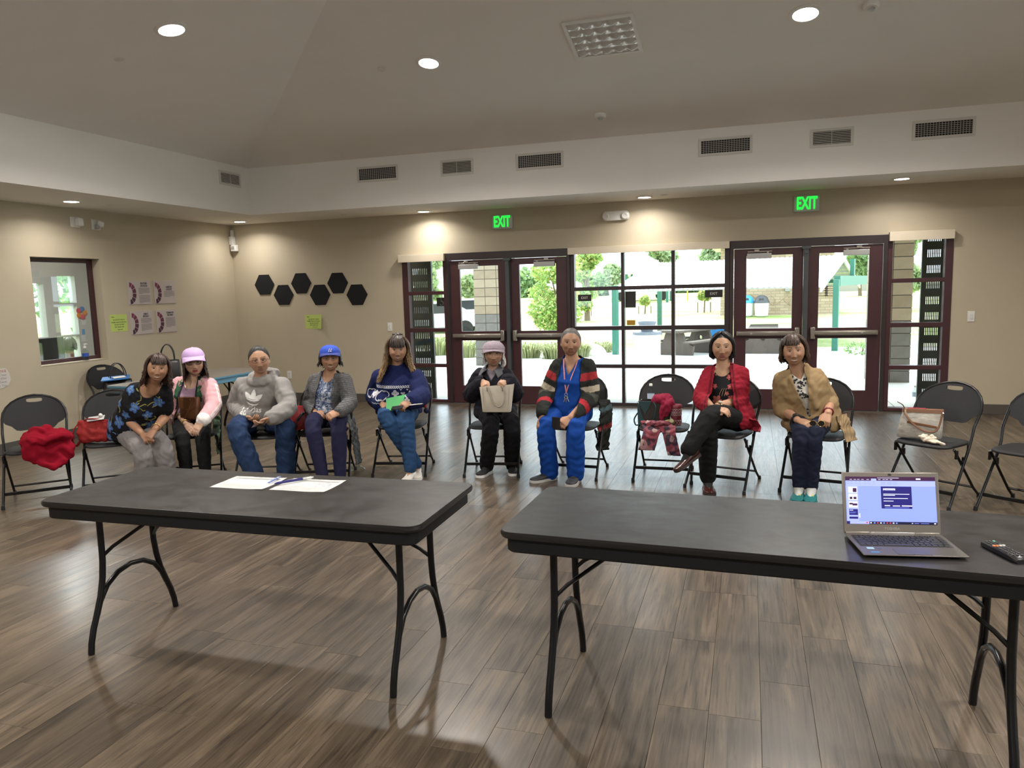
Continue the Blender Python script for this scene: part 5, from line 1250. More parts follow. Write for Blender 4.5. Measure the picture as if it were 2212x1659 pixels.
def np_mesh(name, V, F, mats, col=None, smooth=True):
    me = bpy.data.meshes.new(name); me.vertices.add(len(V)); me.vertices.foreach_set('co', np.asarray(V, np.float32).ravel())
    F = [tuple(q) for q in F] if not isinstance(F, np.ndarray) else F
    if isinstance(F, np.ndarray):
        me.loops.add(F.size); me.polygons.add(len(F)); me.loops.foreach_set('vertex_index', F.ravel().astype(np.int32))
        me.polygons.foreach_set('loop_start', np.arange(0, F.size, F.shape[1], dtype=np.int32)); me.polygons.foreach_set('loop_total', np.full(len(F), F.shape[1], np.int32))
    else:
        me.clear_geometry(); me.from_pydata([tuple(v) for v in V], [], F)
    if smooth: me.polygons.foreach_set('use_smooth', [True]*len(me.polygons))
    for m in (mats if isinstance(mats, (list, tuple)) else [mats]): me.materials.append(m)
    if col is not None:
        ca = me.color_attributes.new('col', 'FLOAT_COLOR', 'POINT'); c4 = np.ones((len(V), 4), np.float32); c4[:, :3] = col; ca.data.foreach_set('color', c4.ravel())
    me.update(); me.validate(); return me

SKIN = dict(a=(.46, .265, .17), b=(.40, .22, .135), c=(.52, .33, .23))
skin_m = mat('skin', (.4, .25, .16), .5, attr='col', var=.06, scale=30, bump=.03, bscale=220, spec=.35)
def superring(c, ax, ay, rx, ry, n=28, e=2.35, front=0.0):
    out = []
    for k in range(n):
        a = 2*PI*k/n; cu, sv = math.cos(a), math.sin(a); x = rx*math.copysign(abs(cu)**(2/e), cu); y = ry*math.copysign(abs(sv)**(2/e), sv)
        if sv < 0: y *= 1+front*(1-cu*cu)
        out.append(c+ax*x+ay*y)
    return out
TORSO = [(-.20, .115, .085), (-.15, .150, .112), (-.06, .168, .125), (.05, .170, .127), (.17, .160, .121), (.30, .149, .114), (.44, .149, .113), (.58, .156, .113), (.69, .158, .104), (.78, .142, .090), (.86, .104, .072), (.94, .070, .060), (1.02, .058, .055)]
def torso_mb(P, off=0, build=1.0, belly=0.0, bust=.15, t0=-.3, t1=1.1, e=2.35, flare=0):
    b = MB(); rs = []; pel, nk = P['pel'], P['neck']; hx = nrm(P['hipx']); sx = nrm(P['sr']-P['sl']); up = nk-pel; Lt = np.linalg.norm(up)
    mid = (pel+nk)/2+np.array(P.get('bend', (0, 0, 0)))
    for t, rx, ry in TORSO:
        if t < t0-1e-6 or t > t1: continue
        tt = min(max(t, 0), 1); c = (1-tt)**2*pel+2*tt*(1-tt)*mid+tt*tt*nk
        if t < 0: c = pel+(np.array([0, 0, t*Lt]))
        if t > 1: c = nk+nrm(nk-mid)*(t-1)*Lt
        ax = nrm(hx*(1-smooth01(np.array(tt)))+sx*smooth01(np.array(tt))); d = nrm(2*(1-tt)*(mid-pel)+2*tt*(nk-mid)) if t >= 0 else np.array([0, 0, 1.])
        ax = nrm(ax-d*(ax@d)); ay = np.cross(d, ax)
        fr = bust*math.exp(-((t-.55)/.12)**2)+belly*math.exp(-((t-.22)/.2)**2)
        o = off+flare*max(0, .35-t)
        wb = build if t < .85 else 1+(build-1)*.4
        rs.append(superring(c, ax, ay, rx*wb*P['s']+o, ry*(build if t < .8 else 1)*P['s']+o, 28, e, fr))
    return b.rings(rs)
def limb(b, pts, rad, off, s, n=14):
    pts = [np.asarray(p, float) for p in pts]; out = [pts[0]]; rr_ = [rad[0]]
    # resample through the joints with rounding
    for i in range(len(pts)-1):
        for q in (.33, .66, 1): out.append(pts[i]*(1-q)+pts[i+1]*q); rr_.append(rad[i]*(1-q)+rad[i+1]*q)
    for i in range(3, len(out)-1, 3):
        if (i % 3) == 0: out[i] = out[i]*.7+(out[i-1]+out[i+1])*.15
    b.tube(out, [r*s+off for r in rr_], n, rnd=True); return b
def arms_mb(P, off=0, end=2.0, side=('l', 'r'), puff=0, start=0, build=1.0):
    b = MB()
    for k in side:
        S, E_, Wr = P['s'+k], P['e'+k], P['w'+k]; up, fo = min(end, 1), max(0, end-1)
        pts = [S]; rad = [.057*build]
        pts.append(S+(E_-S)*up); rad.append(.057*build+(.044*build+puff-.057*build)*up)
        if fo > 0: pts.append(E_+(Wr-E_)*fo); rad.append((.044+(.030-.044)*fo)*build+puff)
        limb(b, pts, rad, off, P['s'])
        b.tube([P['neck']*.72+S*.28-np.array([0, 0, .022]), S], [.046*P['s']+off*.8, .055*P['s']+off], 14, rnd=True)
    return b
def legs_mb(P, off=0, end=2.0, cuff=0, build=1.0, side=('l', 'r')):
    b = MB()
    for k in side:
        Hp, K, A = P['h'+k], P['k'+k], P['a'+k]; fo = end-1
        r3 = .058+(.040-.058)*fo+cuff
        limb(b, [Hp, K, K+(A-K)*fo*.45, K+(A-K)*fo], [.092*build, .064*build, .060*build*.97+cuff*.4, r3], off, P['s'], 16)
    return b
def hand_mb(w, d, pn, inward, hs=1.0, curl=(.35, .5, .3), spread=1.0, thumb=.9):
    """wrist w, pointing d, palm normal pn, inward = direction of the thumb side"""
    b = MB(); d = nrm(d); pn = nrm(pn-d*(np.dot(pn, d))); s = np.cross(d, pn)
    if s@np.asarray(inward) < 0: s = -s
    R = lambda x, y, z: w+(d*x+s*y+pn*z)*hs
    rs = []
    for x, rx, ry in ((-.02, .024, .018), (.0, .026, .0175), (.03, .034, .0165), (.06, .039, .0145), (.082, .040, .012), (.09, .036, .009)):
        rs.append([R(x, rx*math.cos(a), ry*math.sin(a)) for a in np.arange(16)*2*PI/16])
    b.rings(rs)
    for i, (y, Lf) in enumerate(((.029, .068), (.010, .077), (-.010, .071), (-.029, .056))):
        an = 0; p = np.array([.080, y, 0.0]); pts = [R(.06, y*.9, 0), R(*p)]; sp = (y*1.8)*spread
        for j, (f, c) in enumerate(zip((.45, .30, .25), curl)):
            an += c*(1+.08*i); p = p+Lf*f*np.array([math.cos(an), sp*math.cos(an), math.sin(an)]); pts.append(R(*p))
        b.tube(pts, [.0092*hs, .0092*hs, .0086*hs, .0078*hs, .0066*hs], 9, rnd=True)
    th = [R(.012, .022, .002), R(.038, .044, .010), R(.066, .050*thumb, .016), R(.088, .044*thumb, .020)]
    b.tube(th, [.013*hs, .0115*hs, .0098*hs, .0078*hs], 9, rnd=True)
    return b
HA, HP = 112, 92
def head_arrays(f):
    """analytic head in its own frame: face towards -Y, eyes near z=0. f: feature dict"""
    a = np.arange(HA)*2*PI/HA; p = np.linspace(.02, PI-.02, HP); A, Pp = np.meshgrid(a, p)
    X = np.sin(Pp)*np.sin(A); Y = -np.sin(Pp)*np.cos(A); Z = np.cos(Pp)
    w = f.get('w', 1.0)
    x = X*.0785*w; y = Y*.094; z = Z*.113
    low = np.clip(-z/.113, 0, 1)
    x = x*(1-(.25-f.get('jaw', 0))*low**1.9); back = np.clip(y/.094, 0, 1); y = y-.05*back*low**1.1
    y = np.where(y < 0, y*(1-.10*low), y)
    front = smooth01((-Y-.25)/.5)
    g = lambda cx, cz, sx, sz: np.exp(-((np.abs(x)-cx)/sx)**2-((z-cz)/sz)**2)
    dy = np.zeros_like(x)
    nz = np.interp(z, [-.060, -.052, -.043, -.020, .005, .022], [0, .008, .0175, .012, .006, 0.0])*f.get('nose', 1)
    dy -= nz*np.exp(-(x/(.0095+.006*np.clip(-(z-.01)/.06, 0, 1)))**2)
    dy -= .006*g(.0125, -.046, .007, .008)*f.get('nose', 1)           # nostril wings
    dy += .0085*g(.031, .004, .016, .011)                                # eye sockets
    dy -= .0035*g(.03, .026, .022, .008)                               # brow
    dy -= (.006+.006*f.get('smile', .5))*g(.041, -.030, .019, .017)      # cheeks
    dy += .004*g(.047, -.062, .012, .02)
    mz = f.get('mz', -.070)
    dy -= .0062*np.exp(-(x/.024)**2-((z-mz-.005)/.007)**2)+.0065*np.exp(-(x/.021)**2-((z-mz+.008)/.007)**2)
    dy += .0045*np.exp(-(x/.026)**2-((z-mz)/.0028)**2)
    dy += .004*np.exp(-(x/.03)**2-((z+.086)/.006)**2)
    dy -= .008*np.exp(-(x/.022)**2-((z+.101)/.013)**2)                 # chin
    y = y+dy*front
    V = np.stack([x, y, z], -1).reshape(-1, 3)
    idx = np.arange(HA*HP).reshape(HP, HA); F = np.stack([idx[:-1], np.roll(idx, -1, 1)[:-1], np.roll(idx, -1, 1)[1:], idx[1:]], -1).reshape(-1, 4)
    F = F[:, ::-1]
    # paint: skin, lips, brows, mouth, and the shade of nostrils and creases
    sk = np.array(f['skin']); C = np.tile(sk, (len(V), 1)); x, y, z = V.T; fr = front.ravel() > .3; ax_ = np.abs(x)
    def mix(m, c): m = np.clip(m, 0, 1)[:, None]; C[:] = C*(1-m)+np.array(c)*m
    mix(.35*np.exp(-((ax_-.04)/.02)**2-((z+.03)/.02)**2)*fr, sk*np.array([1.12, .86, .82]))
    sm = f.get('smile', .5); hw = .021+.009*sm; zc = mz-.002*sm+sm*11*(x*x)
    inm = (ax_ < hw)*fr; up = np.clip(1-((z-zc-.0045)/(.0055))**2, 0, 1)*(1-(ax_/hw)**2)*1.6; lo_ = np.clip(1-((z-zc+.006)/(.0075))**2, 0, 1)*(1-(ax_/hw)**2)*1.6
    lip = np.array(f.get('lip', sk*np.array([.86, .58, .54]))); mix(np.maximum(up, lo_)*inm, lip)
    if f.get('teeth'): mix((np.abs(z-zc) < .0043*np.sqrt(np.clip(1-(ax_/(hw*.84))**2, 0, 1)))*fr*1.0, (.60, .57, .52))
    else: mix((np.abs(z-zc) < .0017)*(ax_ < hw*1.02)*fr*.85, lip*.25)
    bz = .0255+.006*np.sin((ax_-.012)/.042*PI)*f.get('arch', 1); mix((np.abs(z-bz) < .0042-.05*np.clip(ax_-.035, 0, 1))*(ax_ > .013)*(ax_ < .053)*fr*f.get('brow', .85), f.get('browc', (.03, .02, .015)))
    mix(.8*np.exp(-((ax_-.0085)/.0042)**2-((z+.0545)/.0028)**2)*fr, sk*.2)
    mix(.45*np.exp(-((ax_-.031)/.018)**2-((z-.0135)/.0045)**2)*fr, sk*.42)     # lid fold: crease shade put into the skin colour
    mix(.35*np.exp(-((ax_-.031)/.016)**2-((z+.0125)/.004)**2)*fr, sk*.55)  # crease shade below the eye, also in the skin colour
    if f.get('age'): mix(f['age']*.6*np.exp(-((ax_-.032-.45*(-.045-z))/.003)**2)*(z < -.038)*(z > -.075)*fr, sk*.55); mix(f['age']*.4*(np.abs(np.sin(z*520)) < .2)*(z > .038)*(z < .07)*fr, sk*.6)  # smile folds and forehead lines, their shade painted as darker skin
    sc = f.get('scalp')
    if sc is not None:
        az = np.degrees(np.arctan2(x, -y)); el = np.degrees(np.arccos(np.clip(z/np.linalg.norm(V, axis=1), -1, 1))); hl = np.interp(np.abs(az), [0, 30, 55, 75, 100, 180], f.get('hairline', [40, 44, 58, 82, 112, 122]))
        mix((el < hl).astype(float), sc)
    return V, F, C
def ear_mb(s):
    b = MB(); b.ell((0, 0, 0), (.008, .017, .030), 12, 8); b.tube([(s*.004, -.008, -.02), (s*.010, .012, -.004), (s*.009, .010, .020), (s*.004, -.010, .022)], .0045, 6, rnd=True); return b
class Person:
    def __init__(q, label, loc, P, f, s=.93, category='person'):
        q.P = P; P['s'] = s; q.loc = np.array(loc, float); q.f = f; q.s = s
        q.root = thing('person', label, category, loc, 0, None)
        q.hs = f.get('hs', .96)
        # head frame
        h = P['head']; fd = nrm(np.array([-h[0], -h[1], (CO[2]-h[2])*.6])); fd = np.array(Matrix.Rotation(math.radians(f.get('yaw', 0)), 3, 'Z')@Vector(fd)); fd = nrm(fd+np.array([0, 0, math.sin(math.radians(f.get('pitch', 0)))]))
        xa = nrm(np.cross([0, 0, 1.], fd))
        za = np.cross(xa, -fd)
        rl = math.radians(f.get('roll', 0)); xa, za = math.cos(rl)*xa-math.sin(rl)*za, math.sin(rl)*xa+math.cos(rl)*za
        q.R = np.stack([xa, -fd, za], 1); q.h = h
        hip = nrm(P['hipx']); P['hl'] = P['pel']-hip*.088*s-np.array([0, 0, .01]); P['hr'] = P['pel']+hip*.088*s-np.array([0, 0, .01])
    def foot(q, k, s=1.0):
        A, T = q.P['a'+k], q.P['t'+k]; d = T-A; up0 = q.P.get('up'+k)
        if up0 is None: d = nrm(d*np.array([1, 1, 0])); u = np.array([0, 0, 1.]); heel = np.array([A[0], A[1], .0015])-d*.062*q.s*s
        else: d = nrm(d); x = nrm(np.cross(d, up0)); u = np.cross(x, d); heel = A-d*.062*q.s*s-u*.085
        return d, u, heel
    def H(q, V): return q.h+(np.asarray(V, float)*q.hs)@q.R.T
    def part(q, name, V, F, m, col=None, parent=None, smooth=True):
        return link(name, np_mesh(name, np.asarray(V)-q.loc, F, m, col, smooth), parent or q.root)
    def mbpart(q, name, b, m, parent=None, smooth=60, bevel=0):
        b.v = [tuple(np.asarray(p)-q.loc) for p in b.v]; return link(name, b.mesh(name, m if isinstance(m, list) else [m], smooth), parent or q.root, bevel)
    def body(q, build=1.0, belly=0, bust=.15, hands=None, bare_to=None):
        P, f, s = q.P, q.f, q.s; sk = np.array(f['skin'])
        b = MB(); b.join(torso_mb(P, -.006, build, belly, bust)); b.join(arms_mb(P, -.002, 1.0, build=build)); b.join(legs_mb(P, -.016, 2.0, build=build*.88))
        for k in 'lr':
            A, T = P['a'+k], P['t'+k]; d_, u_, h_ = q.foot(k); b.tube([A+u_*.02, A-u_*.02, h_+d_*.10+u_*.040, h_+d_*.17*s+u_*.030], [.034*s, .034*s, .026*s, .016*s], 10, rnd=True)
        nk0 = q.H([(0, .022, -.07)])[0]; b.tube([P['neck']-np.array([0, 0, .05]), P['neck']*.5+nk0*.5, nk0], [.062*s, .052*s, .052*s], 18, rnd=True)
        V, F = remesh(b, .011, 3); C = np.tile(sk, (len(V), 1)); Vs, Fs, Cs = [V], [F], [C]; n = len(V)
        hV, hF, hC = head_arrays(f); Vs.append(q.H(hV)); Fs.append(hF+n); Cs.append(hC); n += len(hV)
        for sx in (-1, 1):
            e = ear_mb(sx); ev = np.array(e.v); ev = q.H(ev+np.array([sx*.0735*f.get('w', 1), .012, -.012]))
            if not f.get('noears'):
                m = MB(); m.add(ev, e.f); rV, rF = remesh(m, .0035, 2); Vs.append(rV); Fs.append(rF+n); Cs.append(np.tile(sk*.93, (len(rV), 1))); n += len(rV)
        mid = (P['wl']+P['wr'])/2
        for k in 'lr':
            o = (hands or {}).get(k, {}); W_, E_ = P['w'+k], P['e'+k]; d = nrm(P['f'+k]-W_); b = MB()
            b.tube([E_, E_*.66+W_*.34, E_*.3+W_*.7, W_], [.045*s, .043*s, .034*s, .0265*s], 14, rnd=True)
            inw = o.get('inw', nrm(np.array([1. if k == 'l' else -1., -.2, .3])))
            b.join(hand_mb(W_, d, np.array(o.get('pn', (0, .25, -1.))), inw, f.get('hand', .98)*s/.93*.95, o.get('curl', (.35, .5, .3)), o.get('spread', 1), o.get('thumb', .9)))
            rV, rF = remesh(b, .0042, 2, .45); Vs.append(rV); Fs.append(rF+n); Cs.append(np.tile(sk*np.array([.97, .95, .94]), (len(rV), 1))); n += len(rV)
        q.part('body', np.concatenate(Vs), np.concatenate(Fs), skin_m, np.concatenate(Cs))
        # eyes
        for sx in (-1, 1):
            b = MB(); ew, eh = .0142, f.get('eye', .0048)*1.12; rs = []
            for i in range(1, 8):
                ph = PI*i/8; rs.append([(sx*.0305-ew*math.cos(ph), -.0035*math.sin(ph)*(1 if math.cos(t) < .3 else .6)-.0805*1.0-.0*math.cos(t), .0035+eh*math.sin(ph)*math.sin(t)+.0006*(0)) for t in np.arange(10)*2*PI/10])
            # almond lens: white, then iris disc proud of it
            rs = []
            for i in range(0, 9):
                u = -1+2*i/8; hh = eh*max(.04, 1-u*u)**.8; rs.append([(sx*.0305+u*ew, q.eye_y()+u*sx*.0045-.0028*(1-u*u)*max(0, math.cos(t)), .0025+hh*math.sin(t)+.0012*u*sx) for t in np.arange(10)*2*PI/10])
            b.rings(rs, True, 0)
            b.lathe([(0, .0), (.0070, .0), (.0070, .0008), (.003, .0015), (0, .0016)], (sx*.0290, q.eye_y()-.0026, .003), 12, 1, (0, -1, 0))
            # keep the iris inside the lids
            b.v = [(x, y, max(.0025-eh*.92, min(.0025+eh*.86, z))) for x, y, z in b.v]
            b.v = [tuple(p) for p in q.H(b.v)]; q.mbpart('eye', b, [mat('eye_white', (.20, .175, .16), .3), mat('eye_iris', (.012, .007, .005), .2)])
    def eye_y(q): return -.0822
    def garment(q, name, b, vox, m, colf=None, cut=None, wr=(.002, 1), thick=0, it=3, wl=(.03, .09), mask=None):
        V, F = remesh(b, vox, it)
        if cut is not None:
            c = V[F].mean(1); keep = ~cut(c); V, F = compact(V, F, keep); V = relax_edge(V, F)
        V = wrinkle(V, F, wr[0]*.62, wr[1], wl, mask=mask(V) if mask else None)
        col = colf(V) if callable(colf) else (np.tile(np.array(colf), (len(V), 1)) if colf is not None else None)
        o = q.part(name, V, F, m, col)
        if thick: s = o.modifiers.new('t', 'SOLIDIFY'); s.thickness = thick; s.offset = -1
        q.last = BVHTree.FromPolygons([Vector(v) for v in V], F.tolist()); return o
    # coordinates used by patterns and cuts
    def tc(q, V):
        """torso coordinates: u across (towards image right), w 0 at the pelvis to 1 at the neck base, d forward"""
        P = q.P; up = P['neck']-P['pel']; Lt = np.linalg.norm(up); z = up/Lt; x = nrm(P['sr']-P['sl']+P['hipx']*.3); x = nrm(x-z*(x@z)); y = np.cross(z, x)
        r = V-P['pel']; return r@x, (r@z)/Lt, -(r@y)
    def ac(q, V):
        """arm coordinates: side (-1/+1), t (0 shoulder .. 1 elbow .. 2 wrist), distance, angle"""
        best = np.full(len(V), 9.); T = np.zeros(len(V)); Sd = np.zeros(len(V)); An = np.zeros(len(V))
        for k, sg in (('l', -1), ('r', 1)):
            for i, (a, b_) in enumerate(((q.P['s'+k], q.P['e'+k]), (q.P['e'+k], q.P['w'+k]))):
                d = b_-a; t = np.clip(((V-a)@d)/(d@d), 0, 1.25 if i else 1); c = a+t[:, None]*d; r = V-c; dist = np.linalg.norm(r, axis=1); m = dist < best
                out = nrm(np.array([sg, 0, .0])-nrm(d)*np.dot([sg, 0, .0], nrm(d))); fw = np.cross(nrm(d), out)
                best = np.where(m, dist, best); T = np.where(m, i+t, T); Sd = np.where(m, sg, Sd); An = np.where(m, np.arctan2(r@fw, r@out), An)
        return Sd, T, best, An
    def decal(q, name, polys, strips, m, off=.003, mats=None):
        """flat prints laid on the last garment: polys = [(pts2d, mi)], strips = [(pts2d, width, mi)] in torso (u,w in metres from the pelvis)"""
        P = q.P; up = P['neck']-P['pel']; z = nrm(up); x = nrm(P['sr']-P['sl']+P['hipx']*.3); x = nrm(x-z*(x@z)); y = np.cross(z, x)
        b = MB()
        def prj(u, w):
            o = P['pel']+x*u+z*w-y*.45; h = q.last.ray_cast(Vector(o), Vector(y), .75)
            return None if h[0] is None else np.array(h[0])+np.array(h[1])*off*(1 if h[1].dot(Vector(y)) < 0 else -1)
        def addf(vs, fs, mi):
            pv = [prj(*v) for v in vs]
            for q_ in fs:
                if all(pv[i] is not None for i in q_):
                    pp = [pv[i] for i in q_]
                    if max(np.linalg.norm(pp[i]-pp[i-1]) for i in range(len(pp))) < .06: b.add(pp, [tuple(range(len(pp)))], mi)
        for pts, mi in polys:
            c = np.mean(pts, 0); n = len(pts); rs = [[tuple(c+(np.array(p)-c)*t) for p in pts] for t in (.02, .35, .7, 1)]
            vs = [p for r in rs for p in r]; addf(vs, [(i*n+j, (i+1)*n+j, (i+1)*n+(j+1) % n, i*n+(j+1) % n) for i in range(3) for j in range(n)], mi)
        for pts, wd, mi in strips:
            pts = np.array(pts, float); d = np.gradient(pts, axis=0); nn = np.stack([-d[:, 1], d[:, 0]], 1); nn /= np.linalg.norm(nn, axis=1)[:, None]+1e-9
            vs = [tuple(p) for p in pts-nn*wd/2]+[tuple(p) for p in pts]+[tuple(p) for p in pts+nn*wd/2]; n = len(pts)
            addf(vs, [(k*n+i, k*n+i+1, (k+1)*n+i+1, (k+1)*n+i) for k in (0, 1) for i in range(n-1)], mi)
        return q.mbpart(name, b, mats or [m], smooth=60)
    def hair(q, m, col, n=240, zend=-.12, vol=.014, bangs=None, open_=40, flare=.0, wave=.004, wl=.05, tip=None, rad=.0075, amin=0, p0=6, seed=1, sweep=78, part=0.0, front_end=None, back_end=None, p_side=98, shell=True, name='hair', curl_in=0, jitter=.02, bstart=12, short=False):
        r = random.Random(seed); V = []; F = []; C = []; col = np.array(col); tipc = np.array(tip if tip is not None else col)
        def S(a, p, v): a_, p_ = math.radians(a), math.radians(p); k = 1 if p < 90 else 1; return np.array([math.sin(p_)*math.sin(a_)*(.0795*q.f.get('w', 1)+v), -math.sin(p_)*math.cos(a_)*(.096+v)+.004, math.cos(p_)*(.113+v*.9)])
        def tube(pts, rad_, c0, c1):
            o = len(V); k = len(pts); ns = 5; px_ = None
            for i, p in enumerate(pts):
                d = nrm(pts[min(i+1, k-1)]-pts[max(i-1, 0)]); x, y, _ = frame_of(d, (p[0], p[1], 0.02)); t = i/(k-1); rr_ = rad_*(.55+.6*math.sin(PI*min(1, t*.9+.12)))*(1 if t < .8 else 1-.75*(t-.8)/.2)
                for j in range(ns): a = 2*PI*j/ns; V.append(p+rr_*(math.cos(a)*x*1.5+math.sin(a)*y*.6)); C.append(c0*(1-t)+c1*t)
            for i in range(k-1):
                for j in range(ns): F.append((o+i*ns+j, o+i*ns+(j+1) % ns, o+(i+1)*ns+(j+1) % ns, o+(i+1)*ns+j))
        for i in range(n):
            a0 = r.uniform(-180, 180)
            if abs(a0) < amin: continue
            v = vol*r.uniform(.35, 1.0); ph = r.uniform(0, 6.3); sh = r.uniform(.75, 1.2); c0, c1 = col*sh, tipc*sh
            isb = bangs is not None and abs(a0-part) < open_
            pts = []
            if isb:
                ze = bangs+r.uniform(-.008, .008)
                pe = math.degrees(math.acos(max(-1, min(1, ze/(.113+v)))))
                for t in np.linspace(0, 1, 8): pts.append(S(a0+r.uniform(-2, 2)+part*.3*t, bstart+(pe-bstart)*t, v+.004*math.sin(PI*t)))
            else:
                fa = abs(a0); sg = 1 if a0 > part else -1
                ae = sg*max(fa, sweep+r.uniform(-4, 8)) if fa < sweep else a0
                pe = p_side
                if short: ae = a0; pe = np.interp(abs(a0), [0, 30, 55, 75, 100, 180], q.f.get('hairline', [40, 44, 58, 82, 112, 122]))+r.uniform(-4, 3)
                for t in np.linspace(0, 1, 7): pts.append(S(a0+(ae-a0)*smooth01(np.array(t**.7)), p0+(pe-p0)*t, v*(1-.92*t**3) if short else v))
                e = zend+r.uniform(-jitter, jitter)
                if front_end is not None and abs(ae) < 110: e = front_end+r.uniform(-jitter, jitter)
                if back_end is not None and abs(ae) > 140: e = back_end+r.uniform(-jitter, jitter)
                L_ = pts[-1][2]-e
                if L_ > .01 and not short:
                    st = pts[-1].copy(); rd = nrm(np.array([st[0], st[1], 0]))
                    k = max(3, int(L_/.022))
                    for j in range(1, k+1):
                        t = j/k; off = flare*t*t-curl_in*max(0, t-.55)**2*3; w_ = wave*math.sin(t*L_/wl*2*PI+ph)
                        pts.append(st+np.array([0, 0, -L_*t])+rd*(off+w_)+np.array([-rd[1], rd[0], 0])*w_*.8)
            tube(pts, rad, c0, c0 if isb else c1)
        if shell:
            na, npp = 48, 10; o = len(V)
            for i in range(na):
                a = -180+360*i/na; pm = np.interp(abs(a), [0, 35, 60, 80, 105, 180], q.f.get('hairline', [40, 44, 58, 82, 112, 122])) if not (bangs is not None) else np.interp(abs(a), [0, 35, 60, 80, 105, 180], [55, 55, 64, 86, 112, 122])
                for j in range(npp): V.append(S(a, (pm-3)*j/(npp-1)+.5, vol*.40*(1-(j/(npp-1))**3*.97))); C.append(col)
            for i in range(na):
                for j in range(npp-1): F.append((o+i*npp+j, o+i*npp+j+1, o+((i+1) % na)*npp+j+1, o+((i+1) % na)*npp+j))
        return q.part(name, q.H(np.array(V)), np.array(F), m, np.array(C))
    def cap(q, m, brim_m, h=.10, vol=.016, brim=.075, z0=.030, bw=.075, droop=.018, button=True, flat=1.0, name='cap', tilt=.0):
        b = MB(); rs = []
        for i in range(9):
            t = i/8; ph = t*PI/2*.97; k = math.cos(ph)**.8; rs.append([((.0795+vol)*k*math.sin(a), -(.097+vol)*k*math.cos(a)+.006, z0-.012*math.cos(a+PI)*-1*0+h*math.sin(ph)*flat+tilt*math.cos(a)*k) for a in np.arange(40)*2*PI/40])
        b.rings([[(x*.97, y*.97, z) for x, y, z in rs[0]]]+rs); b.v = [tuple(p) for p in q.H(b.v)]
        o = q.mbpart(name, b, m, smooth=60)
        if button: c = MB(); c.ell((0, .006, z0+h*flat), (.008, .008, .004), 10, 6); c.v = [tuple(p) for p in q.H(c.v)]; q.mbpart('button', c, m, o)
        # visor
        vs = []; n = 20; k = 7
        for i in range(n+1):
            a = -1.15+2.3*i/n
            for j in range(k+1):
                t = j/k; x = (.0795+vol)*math.sin(a)*(1+.06*t); y = -(.097+vol)*math.cos(a)+.006-brim*t*math.cos(a*.95)**.6; vs.append((x, y, z0+.004+tilt*math.cos(a)-droop*t*(1+.2*t)-.9*x*x*(2.2*t)*1.2))
        fs = [(i*(k+1)+j, (i+1)*(k+1)+j, (i+1)*(k+1)+j+1, i*(k+1)+j+1) for i in range(n) for j in range(k)]
        vo = q.part('visor', q.H(np.array(vs)), np.array(fs), brim_m, parent=o); sd = vo.modifiers.new('t', 'SOLIDIFY'); sd.thickness = .004
        return o
    def glasses(q, m, w=.024, hh=.017, r=.0016, zc=.002, yo=-.094):
        b = MB()
        for sx in (-1, 1):
            b.tube([(sx*.0325+w*math.copysign(abs(math.cos(a))**.7, math.cos(a)), yo+.25*abs(math.cos(a))*.012, zc+hh*math.copysign(abs(math.sin(a))**.75, math.sin(a))) for a in np.arange(22)*2*PI/22], r, 6, closed=True)
            b.tube([(sx*(.0325+w), yo+.004, zc+.006), (sx*.082*q.f.get('w', 1), -.06, zc+.006), (sx*.083*q.f.get('w', 1), .0, zc+.004), (sx*.082, .02, zc-.012)], r*.9, 6)
        b.tube([(-.0325+w, yo, zc+.004), (0, yo-.004, zc+.006), (.0325-w, yo, zc+.004)], r, 6)
        b.v = [tuple(p) for p in q.H(b.v)]; o = q.mbpart('glasses', b, m)
        for sx in (-1, 1):
            c = MB(); c.lathe([(0, 0), (1, 0)], (0, 0, 0), 20, cap=False); c.v = [(sx*.0325+w*.97*math.copysign(abs(x)**.7, x), yo+.002, zc+hh*.97*math.copysign(abs(y)**.75, y)) for x, y, z in c.v]
            c.v = [tuple(p) for p in q.H(c.v)]; q.mbpart('lens', c, glass_mat('spectacle_lens', (.93, .93, .94)), o, smooth=0)
        return o
    def socks(q, m):
        for k in 'lr':
            A, K = q.P['a'+k], q.P['k'+k]; d, u, h = q.foot(k); s = q.s; b = MB()
            b.tube([A+(K-A)*.22, A+(K-A)*.08, A-u*.012, h+d*.10+u*.046, h+d*.15*s+u*.034], [.046*s, .043*s, .042*s, .034*s, .022*s], 14, rnd=True); q.mbpart('sock', b, m)
    def shoes(q, m, sole_m, w=.045, h=.062, laces=None, low=False, s=1.0, tall=0):
        for k in 'lr':
            d, u, heel = q.foot(k, s); x = np.cross(d, u); Lf = .245*q.s*s
            b = MB(); rs = []
            for t, ww, hh, zb in ((0, .55, .62, .012), (.03, .74, 1.0, .003), (.12, .80, 1.18+tall, 0), (.26, .80, 1.22+tall, 0), (.38, .82, 1.0, 0), (.5, .92, .74, 0), (.66, 1.04, .60, 0), (.80, 1.0, .50, 0), (.92, .80, .40, .002), (.985, .48, .28, .006), (1.0, .25, .18, .012)):
                c = heel+d*Lf*t; ring = []
                for a in np.arange(18)*2*PI/18:
                    cx, sz = math.cos(a), math.sin(a); yy = .5+.5*sz; ring.append(c+x*ww*w*math.copysign(abs(cx)**.75, cx)*(1-.25*max(0, sz)**2)+u*(zb+.012+(hh*h)*yy**.9))
                rs.append(ring)
            b.rings(rs); sh = q.mbpart('shoe', b, m)
            c = MB(); out = []
            for t, ww in ((0, .45), (.03, .72), (.14, .84), (.4, .80), (.66, 1.08), (.82, 1.04), (.94, .82), (1.0, .40)): out.append((t, ww))
            ol = [heel+d*(Lf*t+.003*(1 if t > .5 else -1))+x*ww*w*1.03 for t, ww in out]+[heel+d*(Lf*t+.003*(1 if t > .5 else -1))-x*ww*w*1.03 for t, ww in out[::-1]]
